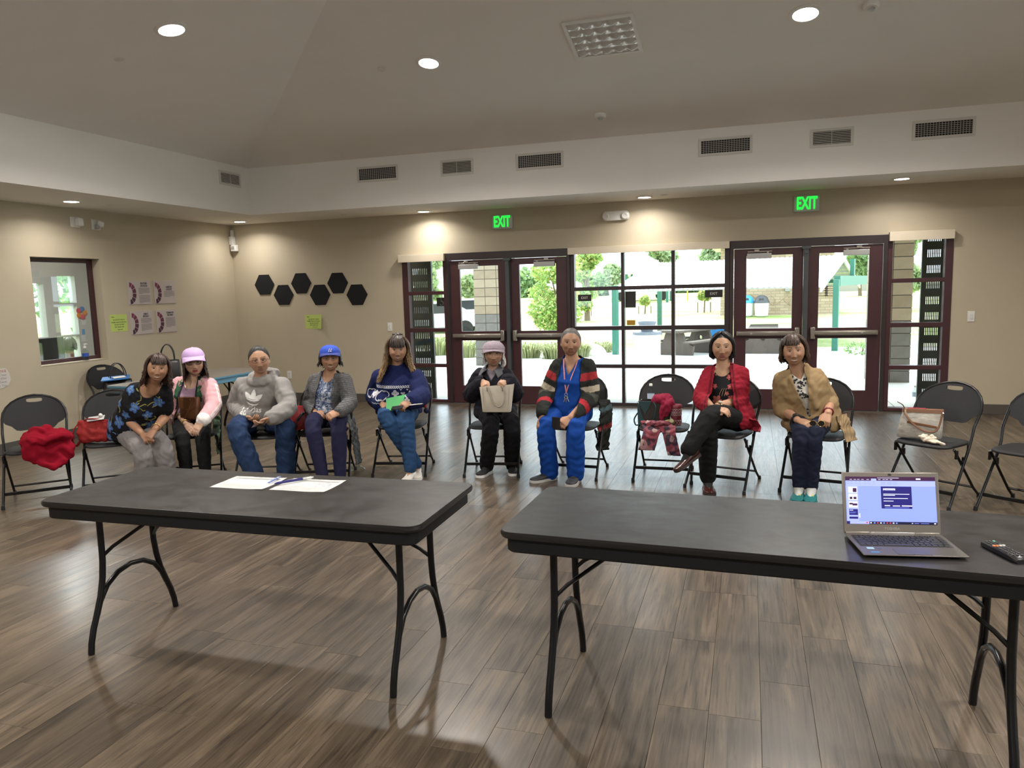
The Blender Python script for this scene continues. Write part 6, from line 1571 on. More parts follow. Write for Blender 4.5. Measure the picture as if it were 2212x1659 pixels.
            c.rings([[p+u*0 for p in ol], [p+u*.010 for p in ol], [p+u*.022 for p in ol]]); q.mbpart('sole', c, sole_m, sh)
            if laces:
                l = MB()
                for i, t in enumerate((.34, .41, .48, .55, .62)):
                    hh = np.interp(t, [.34, .5, .66], [.97, .74, .60])*h+.014; cc = heel+d*Lf*t+u*hh
                    l.tube([cc-x*w*.50-u*.008+d*.006, cc-x*.01+u*.003, cc+x*w*.50-u*.008-d*.006], .0028, 5)
                cc = heel+d*Lf*.33+u*(h*1.02+.012)
                for sg in (-1, 1): l.tube([cc, cc+x*sg*.02+u*.012, cc+x*sg*.034-d*.0-u*.004, cc+x*sg*.012-u*.004], .0028, 5); l.tube([cc, cc+x*sg*.025+d*.03-u*.012], .0026, 5)
                q.mbpart('laces', l, laces, sh)
def bracelet(q, k, f, m, name='bracelet', r=.034, th=.004, face=None):
    W_, E_ = q.P['w'+k], q.P['e'+k]; c = W_+(E_-W_)*f; d = nrm(W_-E_); x, y, _ = frame_of(d)
    b = MB(); b.tube([c+x*r*math.cos(a)+y*r*.92*math.sin(a) for a in np.arange(20)*2*PI/20], th, 7, closed=True); o = q.mbpart(name, b, m)
    if face:
        fd = np.array([-.1, -.75, .65]); fd = nrm(fd-d*(fd@d)); c2 = MB(); c2.lathe([(0, 0), (.016, 0), (.017, .004), (.015, .008), (0, .0085)], c+fd*(r-.001), 16, 0, fd); q.mbpart('watch_face', c2, face, o)
    return o
def cloth(name, pts_rows, m, parent=None, thick=.005, wr=(.004, 3), col=None, origin=None, res=4):
    """hanging cloth from rows of points (a coarse grid), bilinearly refined"""
    G = np.array(pts_rows, float)
    for _ in range(res):
        if max(G.shape[0], G.shape[1]) > 40: break
        ins = lambda A: np.insert(A, np.arange(1, A.shape[0]), (A[1:]+A[:-1])/2, axis=0)
        G = ins(G); G = ins(G.transpose(1, 0, 2)).transpose(1, 0, 2)
        K = G.copy(); K[1:-1] = (G[:-2]+2*G[1:-1]+G[2:])/4; K[:, 1:-1] = (K[:, :-2]+2*K[:, 1:-1]+K[:, 2:])/4; G = K
    a, c, _ = G.shape; V = G.reshape(-1, 3); I = np.arange(a*c).reshape(a, c); F = np.stack([I[:-1, :-1], I[1:, :-1], I[1:, 1:], I[:-1, 1:]], -1).reshape(-1, 4)
    V = wrinkle(V, F, wr[0], wr[1])
    if origin is not None: V = V-np.asarray(origin)
    o = link(name, np_mesh(name, V, F, m, (col(V) if callable(col) else None)), parent); s = o.modifiers.new('t', 'SOLIDIFY'); s.thickness = thick; s.offset = 0
    return o
# ---------------------------------------------------------------- the ten seated people
def pose(ck, pel, hw=None, sz=.95, reach=.20, einset=.02, **k):
    cx, cy, a = CHR[ck]; P = {}
    pp = aY(pel[0], pel[1], cy-pel[2]); pp[2] = .548 if len(pel) < 4 else pel[3]; P['pel'] = pp
    P['hipx'] = np.array([math.cos(a), math.sin(a), 0]) if hw is None else nrm(hw)
    for n, v in k.items(): P[n] = aY(v[0], v[1], cy-v[2]) if len(v) == 3 else np.array(v[:3], float)
    P['sl'] = P['sl']+nrm(P['sr']-P['sl'])*.018-np.array([0, 0, .020]); P['sr'] = P['sr']-nrm(P['sr']-P['sl'])*.018-np.array([0, 0, .020]); P['neck'] = P['neck']+np.array([0, 0, .022])
    # bone lengths: slide wrists and knees along their line of sight until forearms and thighs have a natural length
    def slide(a, b, Lr, rng_=.3, ymax=9, w=.22):
        v = k.get(b)
        if v is None or len(v) != 3: return None
        best = None
        for dy in np.linspace(-rng_, rng_, 61):
            p = aY(v[0], v[1], cy-v[2]+dy); c = abs(np.linalg.norm(p-P[a])-Lr)+w*abs(dy)+3*max(0, p[1]-ymax)
            if best is None or c < best[0]: best = (c, p)
        sh = best[1]-P[b]; P[b] = best[1]; return sh
    s = sz; yf = P['pel'][1]-reach*s
    for q in 'lr':
        slide('s'+q, 'e'+q, .265*s, .08); P['e'+q] = P['e'+q]+nrm(P['sr']-P['sl'])*einset*(1 if q == 'l' else -1); sh = slide('e'+q, 'w'+q, .245*s, .3, yf)
        if sh is not None: P['f'+q] = P['f'+q]+sh
        slide('pel', 'k'+q, .435*s)
    return P
def floor_pt(px, py, z): return aZ(px, py, z)
def base_of(P): return (P['pel'][0], P['pel'][1], 0)
def fab(name, var=.1, bump=.25, bscale=120, rough=.85, scale=14, sheen=.0): return mat(name, (.5, .5, .5), rough, attr='col', var=var, scale=scale, bump=bump, bscale=bscale, spec=.2, sheen=sheen)
denim_m = fab('denim', .22, .2, 300); knit_m = fab('knit', .12, .5, 220); cotton_m = fab('cotton', .06, .12, 200); heather_m = fab('heather_knit', .38, .5, 160, scale=70); leather_m = fab('leather', .06, .15, 150, .4)
hair_m = mat('hair', (.05, .03, .02), .42, attr='col', var=.22, scale=60, spec=.4)
gold_m = mat('gold', (.75, .5, .18), .25, metal=1); dark_gl = mat('spectacle_black', (.01, .01, .012), .25)
whiteshoe_m = mat('white_leather', (.68, .64, .58), .5, bump=.08, bscale=60); shoesole_m = mat('white_sole', (.70, .69, .66), .6); blacksole_m = mat('black_sole', (.015, .015, .015), .7)
phone_m = mat('phone_black', (.012, .012, .014), .2, spec=.6)
def phone(label, c, d, up, L_=.146, w=.07, scr=None):
    """c centre, d long axis, up screen normal"""
    d = nrm(d); up = nrm(up-d*np.dot(up, d)); x = np.cross(d, up); t = thing('phone', label, 'phone', c)
    b = MB(); b.box((0, 0, 0), (w, L_, .009), 0, np.stack([x, d, up], 1)); b.obj('case', phone_m, t, bevel=.003)
    b = MB(); b.box(np.array(up)*.0046, (w*.9, L_*.92, .0006), 0, np.stack([x, d, up], 1)); b.obj('screen', scr or mat('phone_glass', (.02, .022, .03), .08, spec=.8), t, smooth=0)
    return t
def petals(u, w, r, n=5, rot=0, c=0, inner=.25):
    out = []
    for k in range(n):
        a = rot+2*PI*k/n; px_, pw = u+r*.55*math.cos(a), w+r*.55*math.sin(a)
        out.append(([(px_+r*.5*math.cos(t)*math.cos(a)-r*.36*math.sin(t)*math.sin(a), pw+r*.5*math.cos(t)*math.sin(a)+r*.36*math.sin(t)*math.cos(a)) for t in np.arange(10)*2*PI/10], c))
    return out
def seg(pts, n=10):
    pts = np.array(pts, float); t = np.linspace(0, len(pts)-1, n*(len(pts)-1)+1); i = np.minimum(t.astype(int), len(pts)-2); f = (t-i)[:, None]
    p0 = pts[np.maximum(i-1, 0)]; p1 = pts[i]; p2 = pts[i+1]; p3 = pts[np.minimum(i+2, len(pts)-1)]
    return .5*((2*p1)+(-p0+p2)*f+(2*p0-5*p1+4*p2-p3)*f*f+(-p0+3*p1-3*p2+p3)*f**3)

# ---- 1: woman in the floral blouse, leaning to the right
P = pose('c2', (290, 940, .02), (.92, .38, -.05), neck=(327, 836, .10), sl=(289, 838, .10), sr=(357, 840, .06), el=(259, 895, .10), er=(363, 898, .06), wl=(309, 938, .30), wr=(335, 927, .30), fl=(327, 953, .36), fr=(318, 949, .36),
         kl=(310, 976, .33), kr=(352, 962, .38), head=(340.5, 796, .16))
P['al'] = np.array([P['kl'][0]-.06, P['kl'][1]+.05, .09]); P['ar'] = np.array([P['kr'][0]-.02, P['kr'][1]+.04, .09]); P['tl'] = P['al']+np.array([.02, -.17, -.06]); P['tr'] = P['ar']+np.array([.03, -.17, -.06])
q = Person('woman in a black blouse with blue flowers, leaning on the shared chair', base_of(P), P, dict(skin=SKIN['b'], smile=.9, teeth=True, scalp=(.03, .017, .012), roll=8, hs=.93, jaw=.04, w=1.06, nose=1.05, brow=.6, age=.4, eye=.0036), .92)
q.body(1.06, .2, .25, dict(l=dict(pn=(.35, .1, -1), curl=(.5, .8, .5)), r=dict(pn=(-.2, .4, -.9), curl=(.6, .9, .5))))
b = torso_mb(P, .016, 1.08, .22, .28, flare=.05); b.join(arms_mb(P, .012, .70, puff=.012, build=1.1))
q.garment('blouse', b, .0075, cotton_m, (.008, .008, .010), lambda c: (lambda u, w, d: ((w > .84)*(d > -.02)*((u/.085)**2+((w-1.03)/.19)**2 < 1)) | (w > 1.0)*(np.abs(u) < .088))(*q.tc(c)), (.004, 11), .003, 2)
rg = random.Random(4); fl = []; st = []
for (u, w) in ((-.12, .40), (-.02, .32), (.09, .30), (-.09, .12), (.03, .16), (.10, .10), (-.16, .24), (-.01, .46), (-.15, .02), (.12, .42), (-.06, .22), (.14, .20), (-.12, -.08), (.03, .03)):
    r_ = rg.uniform(.030, .042); a0 = rg.uniform(0, 2); fl += petals(u, w, r_*1.15, 5, a0, 0)+petals(u, w, r_*.8, 5, a0, 1)+[([(u+.006*math.cos(t), w+.006*math.sin(t)) for t in np.arange(8)*PI/4], 2)]
for i in range(46):
    u, w, a = rg.uniform(-.17, .17), rg.uniform(-.10, .48), rg.uniform(0, 6.3); L_ = rg.uniform(.03, .06); st.append((seg([(u, w), (u+L_*.5*math.cos(a)+.008, w+L_*.5*math.sin(a)), (u+L_*math.cos(a+.5), w+L_*math.sin(a+.5))], 5), rg.uniform(.004, .009), 2 if i % 3 else 1))
q.decal('flower_print', fl, st, None, .0022, [mat('print_blue', (.03, .075, .22), .8), mat('print_pale_blue', (.09, .20, .40), .8), mat('print_olive', (.26, .24, .06), .8)])
b = torso_mb(P, .006, 1.08, 0, 0, t1=.1); b.join(legs_mb(P, .012, 2.05, .022, 1.06)); q.garment('trousers', b, .009, cotton_m, (.20, .185, .185), None, (.005, 12))
q.shoes(mat('taupe_shoe', (.2, .17, .15), .5), blacksole_m)
q.hair(hair_m, (.035, .018, .013), 300, -.15, .022, bangs=.040, open_=42, flare=.028, wave=.012, wl=.07, tip=(.06, .028, .018), seed=2, back_end=-.17)
bracelet(q, 'r', .12, gold_m)
# ---- 2: woman in the pink jacket and lilac cap
P = pose('w2', (415, 925, .0), neck=(419, 816, .02), sl=(384, 826, .03), sr=(455, 828, .0), el=(371, 878, .06), er=(468, 876, .03), wl=(402, 916, .28), wr=(437, 910, .26), fl=(418, 946, .36), fr=(412, 944, .36),
         kl=(394, 948, .38), kr=(438, 948, .38), head=(419, 783, .07), reach=.24)
P['al'] = np.array([P['kl'][0]+.02, P['kl'][1]-.0, .09]); P['ar'] = np.array([P['kr'][0]+.0, P['kr'][1]-.0, .09]); P['tl'] = P['al']+np.array([.0, -.17, -.06]); P['tr'] = P['ar']+np.array([.02, -.17, -.06])
q = Person('woman in a pink track jacket, lilac cap and black glasses', base_of(P), P, dict(skin=SKIN['c'], smile=.35, lip=(.32, .04, .05), scalp=(.02, .013, .01), roll=-3, hs=.99, jaw=.03, w=1.03, eye=.0045), .93)
q.body(1.0, .05, .25, dict(l=dict(pn=(.3, .5, -.8), curl=(.25, .45, .3)), r=dict(pn=(-.3, .5, -.8), curl=(.25, .45, .3))))
b = torso_mb(P, .006, 1.0, .08, .3); q.garment('top', b, .0075, cotton_m, (.42, .28, .38), lambda c: (lambda u, w, d: ((w > .76)*(d > -.02)*((u/.07)**2+((w-1.0)/.25)**2 < 1)) | ((w > .98)*(np.abs(u) < .088) > 0))(*q.tc(c)), (.003, 21), .002, 2)
st = []
for i in range(17): u = -.075+.15*i/16; st.append((seg([(u, .315-.02*math.cos(u*15)), (u+.003*math.sin(i), .285), (u-.003, .262)], 4), .0028, 0))
q.decal('ruffle', [], st+[(seg([(-.085, .318), (0, .302), (.085, .318)], 8), .006, 0)], None, .005, [mat('ruffle_shade', (.33, .21, .30), .85)])
def pinkcol(V):
    S, T, D, A = q.ac(V); u, w, d = q.tc(V); C = np.tile((.62, .34, .37), (len(V), 1)); arm = (D < .075)*(T > .12)*(np.abs(u) > .09)
    for o in (-.30, .0, .30): C[(arm > 0)*(T < 1.78)*(np.abs(A-o) < .085)] = (.74, .70, .68)
    C[(D < .085)*(T > 1.80)] = (.74, .70, .68)
    C[(w > .96)*(np.abs(u) < .088)] = (.02, .022, .03)
    grn = (arm == 0)*(d > .0)*(np.abs(u) > .055)*(np.abs(u) < .12)*(w > .52)*(w < .86); C[grn > 0] = (.03, .10, .05)
    C[(arm == 0)*(np.abs(np.abs(u)-(.055+.05*np.clip(.9-w, 0, 1))) < .012)*(d > 0) > 0] = (.02, .022, .03); return C
b = torso_mb(P, .020, 1.02, .1, .3, t0=-.1); b.join(arms_mb(P, .016, 1.93, puff=.010, build=1.1)); b.tube([q.P['neck']+np.array([.075*math.cos(a), .072*math.sin(a)-.0, .028+.02*math.sin(a)]) for a in np.linspace(-.9, PI+.9, 20)], .014, 8)
q.garment('jacket', b, .0065, cotton_m, pinkcol, lambda c: (lambda u, w, d: (d > -.01)*(np.abs(u) < .055+.05*np.clip(.9-w, 0, 1)) | (w > 1.12)*(np.abs(u) < .088))(*q.tc(c)), (.004, 22), .003, 2)
st = []; rg = random.Random(2)
for sg in (-1, 1):
    for i in range(7): u, w = sg*rg.uniform(.07, .11), rg.uniform(.28, .40); a = rg.uniform(-1, 1)+PI/2; st.append((seg([(u, w), (u+.025*math.cos(a), w+.025*math.sin(a))], 5), .007, i % 2))
q.decal('leaf_print', [], st, None, .0025, [mat('leaf_pink', (.45, .2, .22), .8), mat('leaf_light', (.16, .30, .12), .8)])
b = torso_mb(P, .004, 1.02, 0, 0, t1=.1); b.join(legs_mb(P, .005, 2.07, .0, .95)); q.garment('trousers', b, .009, cotton_m, (.007, .007, .008), None, (.003, 23))
q.shoes(whiteshoe_m, shoesole_m, laces=blacksole_m)
q.hair(hair_m, (.022, .014, .011), 230, -.135, .016, amin=58, p0=60, flare=.012, wave=.005, tip=(.05, .026, .018), seed=3, sweep=70, shell=False)
q.cap(mat('lilac_cap', (.50, .34, .60), .8, var=.05, scale=40, bump=.1, bscale=200), mat('lilac_visor', (.52, .36, .62), .8, var=.05, bump=.1, bscale=200), .086, brim=.066, z0=.046, droop=.024)
q.glasses(dark_gl, .0245, .018, .0027)
bracelet(q, 'l', .05, gold_m, r=.033, th=.005); bracelet(q, 'r', .10, gold_m, 'wrist_watch', face=gold_m)
b = MB(); b.tube(seg([P['neck']+np.array([-.05, -.065, -.01]), P['neck']+np.array([-.02, -.095, -.07]), P['neck']+np.array([0, -.105, -.10]), P['neck']+np.array([.02, -.095, -.07]), P['neck']+np.array([.05, -.065, -.01])], 6), .0012, 5); b.ell(P['neck']+np.array([0, -.108, -.108]), (.006, .003, .008), 8, 6); q.mbpart('necklace', b, gold_m)
# the jacket's flowered lining hanging over the chair
c0 = seat_pt('w2', .20, -.02, .50); cloth('jacket_hem', [[c0+np.array([.005, .02*j, -.085*i+.07])+np.array([.01*math.sin(i+j), 0, 0]) for j in range(-2, 3)] for i in range(5)], mat('flowered_lining', (.05, .09, .05), .8, var=.8, scale=18), q.root, .006, (.006, 5), None, q.loc)
# brown purse on her lap
B0 = aY(412, 881, P['wl'][1]+.075); t = thing('brown_purse', 'brown leather purse held on the lap of the woman in pink', 'handbag', B0)
br_m = mat('brown_leather', (.155, .062, .024), .45, var=.1, scale=12, bump=.1, bscale=120)
MB().rings([[(x, y+.02*z*8*0, z) for x, y in rr(w, d, min(w, d)*.8, 6)] for z, w, d in ((-.095, .085, .03), (-.085, .10, .04), (0, .098, .035), (.085, .092, .024), (.095, .09, .012))]).obj('pouch', br_m, t, smooth=50)
MB().prism([(-.09, .095), (.09, .095), (.085, .01), (.0, -.03), (-.085, .01)], (0, -.040, -.0), (1, 0, 0), (0, 0, 1), .004).obj('flap', br_m, t, bevel=.0015)
for x, z in ((-.045, .075), (.04, .078), (.0, -.01)): MB().ell((x, -.046, z), (.0045, .003, .0045), 8, 6).obj('stud', gold_m, t)
MB().tube(seg([(-.09, 0, .06), (-.15, -.02, -.05), (-.16, -.04, -.14), (-.10, -.05, -.16), (-.04, -.05, -.10), (.02, -.046, .0), (.07, -.04, .08)], 6), .007, 8, flat=.45).obj('strap', br_m, t)
# ---- 3: man in the grey hoodie
P = pose('man', (564, 905, -.02), neck=(563, 817, .06), sl=(521, 829, .06), sr=(612, 829, .03), el=(504, 879, .08), er=(627, 882, .04), wl=(537, 903, .28), wr=(581, 906, .26), fl=(562, 916, .36), fr=(562, 917, .34),
         kl=(509, 925, .40), kr=(617, 922, .38), head=(560, 779, .12), einset=.008, reach=.26)
P['al'] = np.array([P['kl'][0]+.13, P['kl'][1]+.06, .085]); P['ar'] = np.array([P['kr'][0]-.07, P['kr'][1]+.06, .085]); P['tl'] = P['al']+np.array([.06, -.17, -.06]); P['tr'] = P['ar']+np.array([.07, -.17, -.06])
q = Person('man in a grey hooded sweatshirt and blue jeans, holding a phone', base_of(P), P, dict(skin=(.40, .225, .14), smile=.1, scalp=(.02, .018, .018), roll=-4, hs=1.0, jaw=.08, w=1.04, nose=1.15, lip=(.26, .12, .09), hairline=[36, 40, 56, 70, 96, 112], brow=.7, age=.7, eye=.0036), .98)
q.body(1.08, .2, .0, dict(l=dict(pn=(.5, .1, .6), curl=(.5, .7, .4), inw=(0.2, -.2, 1)), r=dict(pn=(-.5, .0, .8), curl=(.4, .6, .4), inw=(-.2, -.3, 1))))
b = torso_mb(P, .022, 1.12, .22, .05); b.join(arms_mb(P, .020, 1.86, puff=.014, build=1.12))
nk = P['neck']
for rr_, zz, yy, rd in ((.086, -.012, .0, .027), (.102, -.030, .012, .026), (.088, .010, .03, .020)):
    b.tube([nk+np.array([rr_*math.cos(a)*1.12, rr_*.92*math.sin(a)+yy, zz+.030*math.sin(a)]) for a in np.arange(28)*2*PI/28], rd, 10, closed=True)
b.tube([nk+np.array([0, .06, .0]), nk+np.array([.05, .10, .02]), nk+np.array([.10, .08, .02])], .04, 10, rnd=True)
for k in 'lr': W_, E_ = P['w'+k], P['e'+k]; b.tube([E_*.18+W_*.82, E_*.06+W_*.94], .043, 12, rnd=True)
q.garment('hoodie', b, .0085, fab('fleece', .05, .2, 260), (.235, .225, .215), None, (.0065, 31), wl=(.05, .14))
tre = []; bs = []
def leafp(u, w, L_, wd, a): return [(u+L_*t*math.cos(a)-sd*wd*math.sin(PI*min(1, t*1.02))**.8*math.sin(a)*(1 if True else 0), w+L_*t*math.sin(a)+sd*wd*math.sin(PI*min(1, t*1.02))**.8*math.cos(a)) for sd, ts in ((1, np.linspace(0, 1, 9)), (-1, np.linspace(1, 0, 9)[1:-1])) for t in ts]
U0, W0 = -.005, .228
tre = [(leafp(U0, W0, .10, .023, PI/2), 0), (leafp(U0+.004, W0, .098, .021, PI*.24), 0), (leafp(U0-.004, W0, .098, .021, PI*.76), 0)]
for k in range(3): bs.append((seg([(U0-.075, W0+.030-.013*k), (U0, W0+.018-.013*k), (U0+.075, W0+.030-.013*k)], 8), .0035, 1))
low = [(U0-.06+.0, W0+.0)]
tre.append(([(U0-.055, W0-.006), (U0+.055, W0-.006), (U0+.035, W0-.028), (U0+.008, W0-.034), (U0, W0-.045), (U0-.008, W0-.034), (U0-.035, W0-.028)], 0))
wm = mat('white_print', (.66, .65, .63), .7); q.decal('emblem', tre, bs, None, .003, [wm, mat('hoodie_grey_line', (.235, .225, .215), .85)])
tb_ = text_mb('adidas', .062, (0, 0, 0), (1, 0, 0), (0, 1, 0), 0, 0, bold=.0012)
up = nrm(P['neck']-P['pel']); xx = nrm(P['sr']-P['sl']+P['hipx']*.3); xx = nrm(xx-up*(xx@up)); yy = np.cross(up, xx)
pv = []
for v in tb_.v:
    o = P['pel']+xx*(U0+v[0])+up*(W0-.066+v[1])-yy*.45; h = q.last.ray_cast(Vector(o), Vector(yy), .8); pv.append(np.array(h[0])-yy*.003 if h[0] is not None else o+yy*.3)
b = MB(); b.add(pv, [g for g in tb_.f if max(np.linalg.norm(pv[g[i]]-pv[g[i-1]]) for i in range(len(g))) < .075]); q.mbpart('lettering', b, wm, smooth=0)
b = torso_mb(P, .006, 1.1, 0, 0, t1=.1); b.join(legs_mb(P, .014, 2.08, .022, 1.1)); q.garment('jeans', b, .009, denim_m, (.018, .038, .095), None, (.007, 32))
q.socks(mat('black_sock', (.01, .01, .011), .9)); q.shoes(mat('black_shoe', (.012, .012, .014), .5), blacksole_m)
q.hair(hair_m, (.018, .017, .017), 560, .03, .014, open_=0, wave=0, rad=.0042, seed=5, p0=4, tip=(.05, .048, .046), short=True)
q.glasses(mat('spectacle_brown', (.05, .02, .012), .3), .0235, .0145, .0017)
phone('dark phone in the hands of the man in the hoodie', (P['fl']+P['fr'])/2+np.array([.015, -.03, .012]), (.8, -.15, .25), (-.2, -.5, .8))
# ---- 4: woman in the blue cap
P = pose('cap', (709, 900, .0), neck=(713, 808, .0), sl=(679, 818, .01), sr=(747, 818, .0), el=(663, 872, .02), er=(762, 872, .02), wl=(681, 893, .22), wr=(733, 891, .22), fl=(703, 905, .33), fr=(696, 903, .35),
         kl=(674, 916, .40), kr=(731, 914, .40), head=(713, 775, .05))
P['al'] = floor_pt(696, 998, .11); P['ar'] = floor_pt(733, 992, .12); P['al'][1] = P['kl'][1]+.02; P['ar'][1] = P['kr'][1]+.02
P['al'] = np.array([aY(696, 995, P['kl'][1]-.0)[0], P['kl'][1]-.0, .095]); P['ar'] = np.array([aY(733, 995, P['kr'][1])[0], P['kr'][1], .095]); P['tl'] = P['al']+np.array([.03, -.16, -.06]); P['tr'] = P['ar']+np.array([-.005, -.16, -.06])
q = Person('woman in a royal blue cap, grey cardigan and navy leggings', base_of(P), P, dict(skin=SKIN['b'], smile=.9, teeth=True, scalp=(.012, .01, .01), roll=1, hs=.93, w=1.05, jaw=.05, age=.5, eye=.0034), .92)
q.body(1.04, .25, .25, dict(l=dict(pn=(.2, .6, -.6), curl=(.5, .8, .5)), r=dict(pn=(-.2, .6, -.6), curl=(.5, .8, .5))))
b = torso_mb(P, .007, 1.05, .28, .28); q.garment('top', b, .0075, mat('mottled_print', (.2, .25, .4), .8, var=0, scale=30), None, lambda c: (lambda u, w, d: ((w > .80)*(d > -.02)*((u/.06)**2+((w-1.02)/.22)**2 < 1)) | ((w > .98)*(np.abs(u) < .088) > 0))(*q.tc(c)), (.004, 41), .002, 2)
m_, nt, bb = MATS['mottled_print'], MATS['mottled_print'].node_tree, MATS['mottled_print'].node_tree.nodes['Principled BSDF']
tc = N(nt, 'ShaderNodeTexCoord'); n1 = N(nt, 'ShaderNodeTexNoise', Scale=26.0, Detail=8.0, Roughness=.75, Distortion=1.2); L(nt, tc.outputs['Object'], n1.inputs['Vector'])
cr = N(nt, 'ShaderNodeValToRGB'); e = cr.color_ramp.elements; e[0].position = .43; e[0].color = (.012, .022, .07, 1); e[1].position = .60; e[1].color = (.52, .53, .55, 1); k = e.new(.5); k.color = (.10, .14, .24, 1)
L(nt, n1.outputs[0], cr.inputs[0]); L(nt, cr.outputs[0], bb.inputs['Base Color'])
b = torso_mb(P, .020, 1.06, .2, .25, t0=-.1); b.join(arms_mb(P, .015, 1.90, puff=.010, build=1.08))
def hcol(V): u, w, d = q.tc(V); s_ = .5+.5*np.sin(V[:, 2]*420+6*np.sin(V[:, 0]*9)); return np.tile((.085, .085, .088), (len(V), 1))*(.7+.75*s_)[:, None]
q.garment('cardigan', b, .0075, heather_m, hcol, lambda c: (lambda u, w, d: (d > -.01)*(np.abs(u) < .058+.035*np.clip(.9-w, 0, 1)) | (w > 1.0)*(d > -.03))(*q.tc(c)), (.004, 42), .006, 2)
hm_ = mat('heather_panel', (.075, .078, .082), .9, var=.5, scale=90, bump=.4, bscale=200)
for sg, ck_u, z1, pz in ((-1, -.19, .33, 0), (1, .21, .10, 1)):
    rows = []
    n_ = 6
    for i in range(n_):
        t_ = i/(n_-1); z = .60-(.60-(.30 if sg < 0 else .13))*t_
        rows.append([seat_pt('cap', ck_u+sg*(.02+.055*t_*(1 if sg < 0 else .9))-sg*.05*(t_ < .1), -.10+.075*j-(.04*t_ if sg < 0 else 0), z+.012*j*(1 if sg < 0 else -1)*t_) for j in range(5)])
    cloth('cardigan_panel', rows, hm_, q.root, .008, (.007, 6+sg), None, q.loc)
b = torso_mb(P, .006, 1.08, 0, 0, t1=.1); b.join(legs_mb(P, .006, 2.03, .004, 1.04)); q.garment('leggings', b, .0085, cotton_m, (.017, .017, .048), None, (.003, 43))
q.shoes(mat('pale_grey_knit', (.42, .47, .46), .8, var=.15, scale=120, bump=.3, bscale=200), mat('grey_sole', (.5, .52, .5), .7), tall=.25)
q.hair(hair_m, (.012, .010, .010), 200, -.062, .018, amin=62, p0=62, flare=.022, wave=.006, seed=6, sweep=72, shell=False, back_end=-.08)
co_ = q.cap(mat('royal_cap', (.015, .06, .42), .8, var=.05, bump=.1, bscale=200), mat('royal_visor', (.02, .035, .20), .8, bump=.1, bscale=200), .080, brim=.055, z0=.048, droop=.012)
b = MB()
for dx, m1 in ((-.010, 0), (.007, 0)): b.tube([q.H([(dx, -.109, .066)])[0], q.H([(dx+.004, -.1045, .084)])[0], q.H([(dx+.011, -.100, .096)])[0]], .0028, 5); b.tube([q.H([(dx-.006, -.110, .069)])[0], q.H([(dx+.008, -.110, .068)])[0]], .0026, 5)
q.mbpart('cap_emblem', b, mat('cap_white', (.6, .6, .65), .6), co_)
q.glasses(mat('thin_metal', (.22, .18, .14), .3, metal=.8), .022, .0155, .0009)
bracelet(q, 'r', .12, gold_m, 'wrist_watch', face=gold_m)
# red bag standing on her chair, between the two chairs
q2 = seat_pt('cap', -.235, .02, .445); t = thing('red_bag', 'red leather bag standing between the man and the blue capped woman', 'handbag', q2, math.radians(35))
rl_m = mat('red_leather', (.33, .012, .016), .4, var=.12, scale=14, bump=.1, bscale=90)
MB().rings([[(x+.04*(z-.1), y, z) for x, y in rr(w, d, d*.7, 5)] for z, w, d in ((0, .10, .045), (.03, .105, .05), (.12, .10, .04), (.20, .088, .018), (.205, .087, .014))]).obj('pouch', rl_m, t, smooth=45); MB().tube(seg([(-.08, -.03, .2), (-.05, -.05, .1), (.02, -.055, .04), (.07, -.04, .12), (.09, -.02, .19)], 6), .006, 8, flat=.5).obj('strap', rl_m, t)
# ---- 5: woman in the navy patterned sweater
P = pose('sw', (862, 888, .0), neck=(857, 796, .02), sl=(817, 812, .03), sr=(903, 812, .02), el=(804, 857, .06), er=(915, 858, .05), wl=(826, 873, .26), wr=(888, 867, .26), fl=(843, 884, .36), fr=(862, 881, .36),
         kl=(832, 898, .42), kr=(876, 897, .42), head=(859, 756, .08), reach=.29)
P['ar'] = np.array([aY(886, 997, P['kr'][1]-.02)[0], P['kr'][1]-.02, .10]); P['al'] = np.array([aY(902, 985, P['kl'][1]+.22)[0], P['kl'][1]+.20, .10]); P['tr'] = P['ar']+np.array([.01, -.165, -.065]); P['tl'] = P['al']+np.array([.06, -.16, -.06])
q = Person('woman with long streaked hair in a navy sweater with white motifs', base_of(P), P, dict(skin=(.38, .215, .135), smile=.6, teeth=True, scalp=(.03, .018, .012), roll=2, hs=.96, w=1.06, jaw=.06, eye=.0042), .96)
q.body(1.12, .25, .3, dict(l=dict(pn=(.2, .3, -1), curl=(.45, .7, .4)), r=dict(pn=(-.3, .4, -.8), curl=(.5, .8, .4))))
nav = (.010, .016, .075)
b = torso_mb(P, .024, 1.14, .2, .25, t0=-.12); b.join(arms_mb(P, .022, 1.84, puff=.022, build=1.15)); b.tube([P['neck']+np.array([.066*math.cos(a), .064*math.sin(a), .012+.01*math.sin(a)]) for a in np.arange(20)*2*PI/20], .014, 8, closed=True)
q.garment('sweater', b, .008, knit_m, nav, None, (.0055, 51), wl=(.05, .13))
wp = mat('knit_white', (.52, .52, .55), .85); P5 = []; S5 = []
ring = lambda u, w, r, a0, a1, n=36: [(u+r*math.cos(a), w+r*math.sin(a)) for a in np.linspace(a0, a1, n)]
for u0, sc in ((-.070, 1.0), (-.225, .9), (.185, .9)):
    S5 += [(ring(u0-.012, .182, .034*sc, .75, 2*PI-.75), .0085, 0), (ring(u0+.014, .182, .034*sc, PI+.75, 3*PI-.75), .0085, 0)]
def clover(u, w, r): return [([(u+r*.85*math.cos(a)+r*.72*math.cos(t), w+r*.85*math.sin(a)+r*.72*math.sin(t)) for t in np.arange(12)*2*PI/12], 0) for a in (PI/2, PI, 0, -PI/2)]
def heart(u, w, r): return [([(u+r*.9*math.sin(t)**3, w+r*(.8*math.cos(t)-.32*math.cos(2*t)-.12*math.cos(3*t))) for t in np.arange(20)*2*PI/20], 0)]
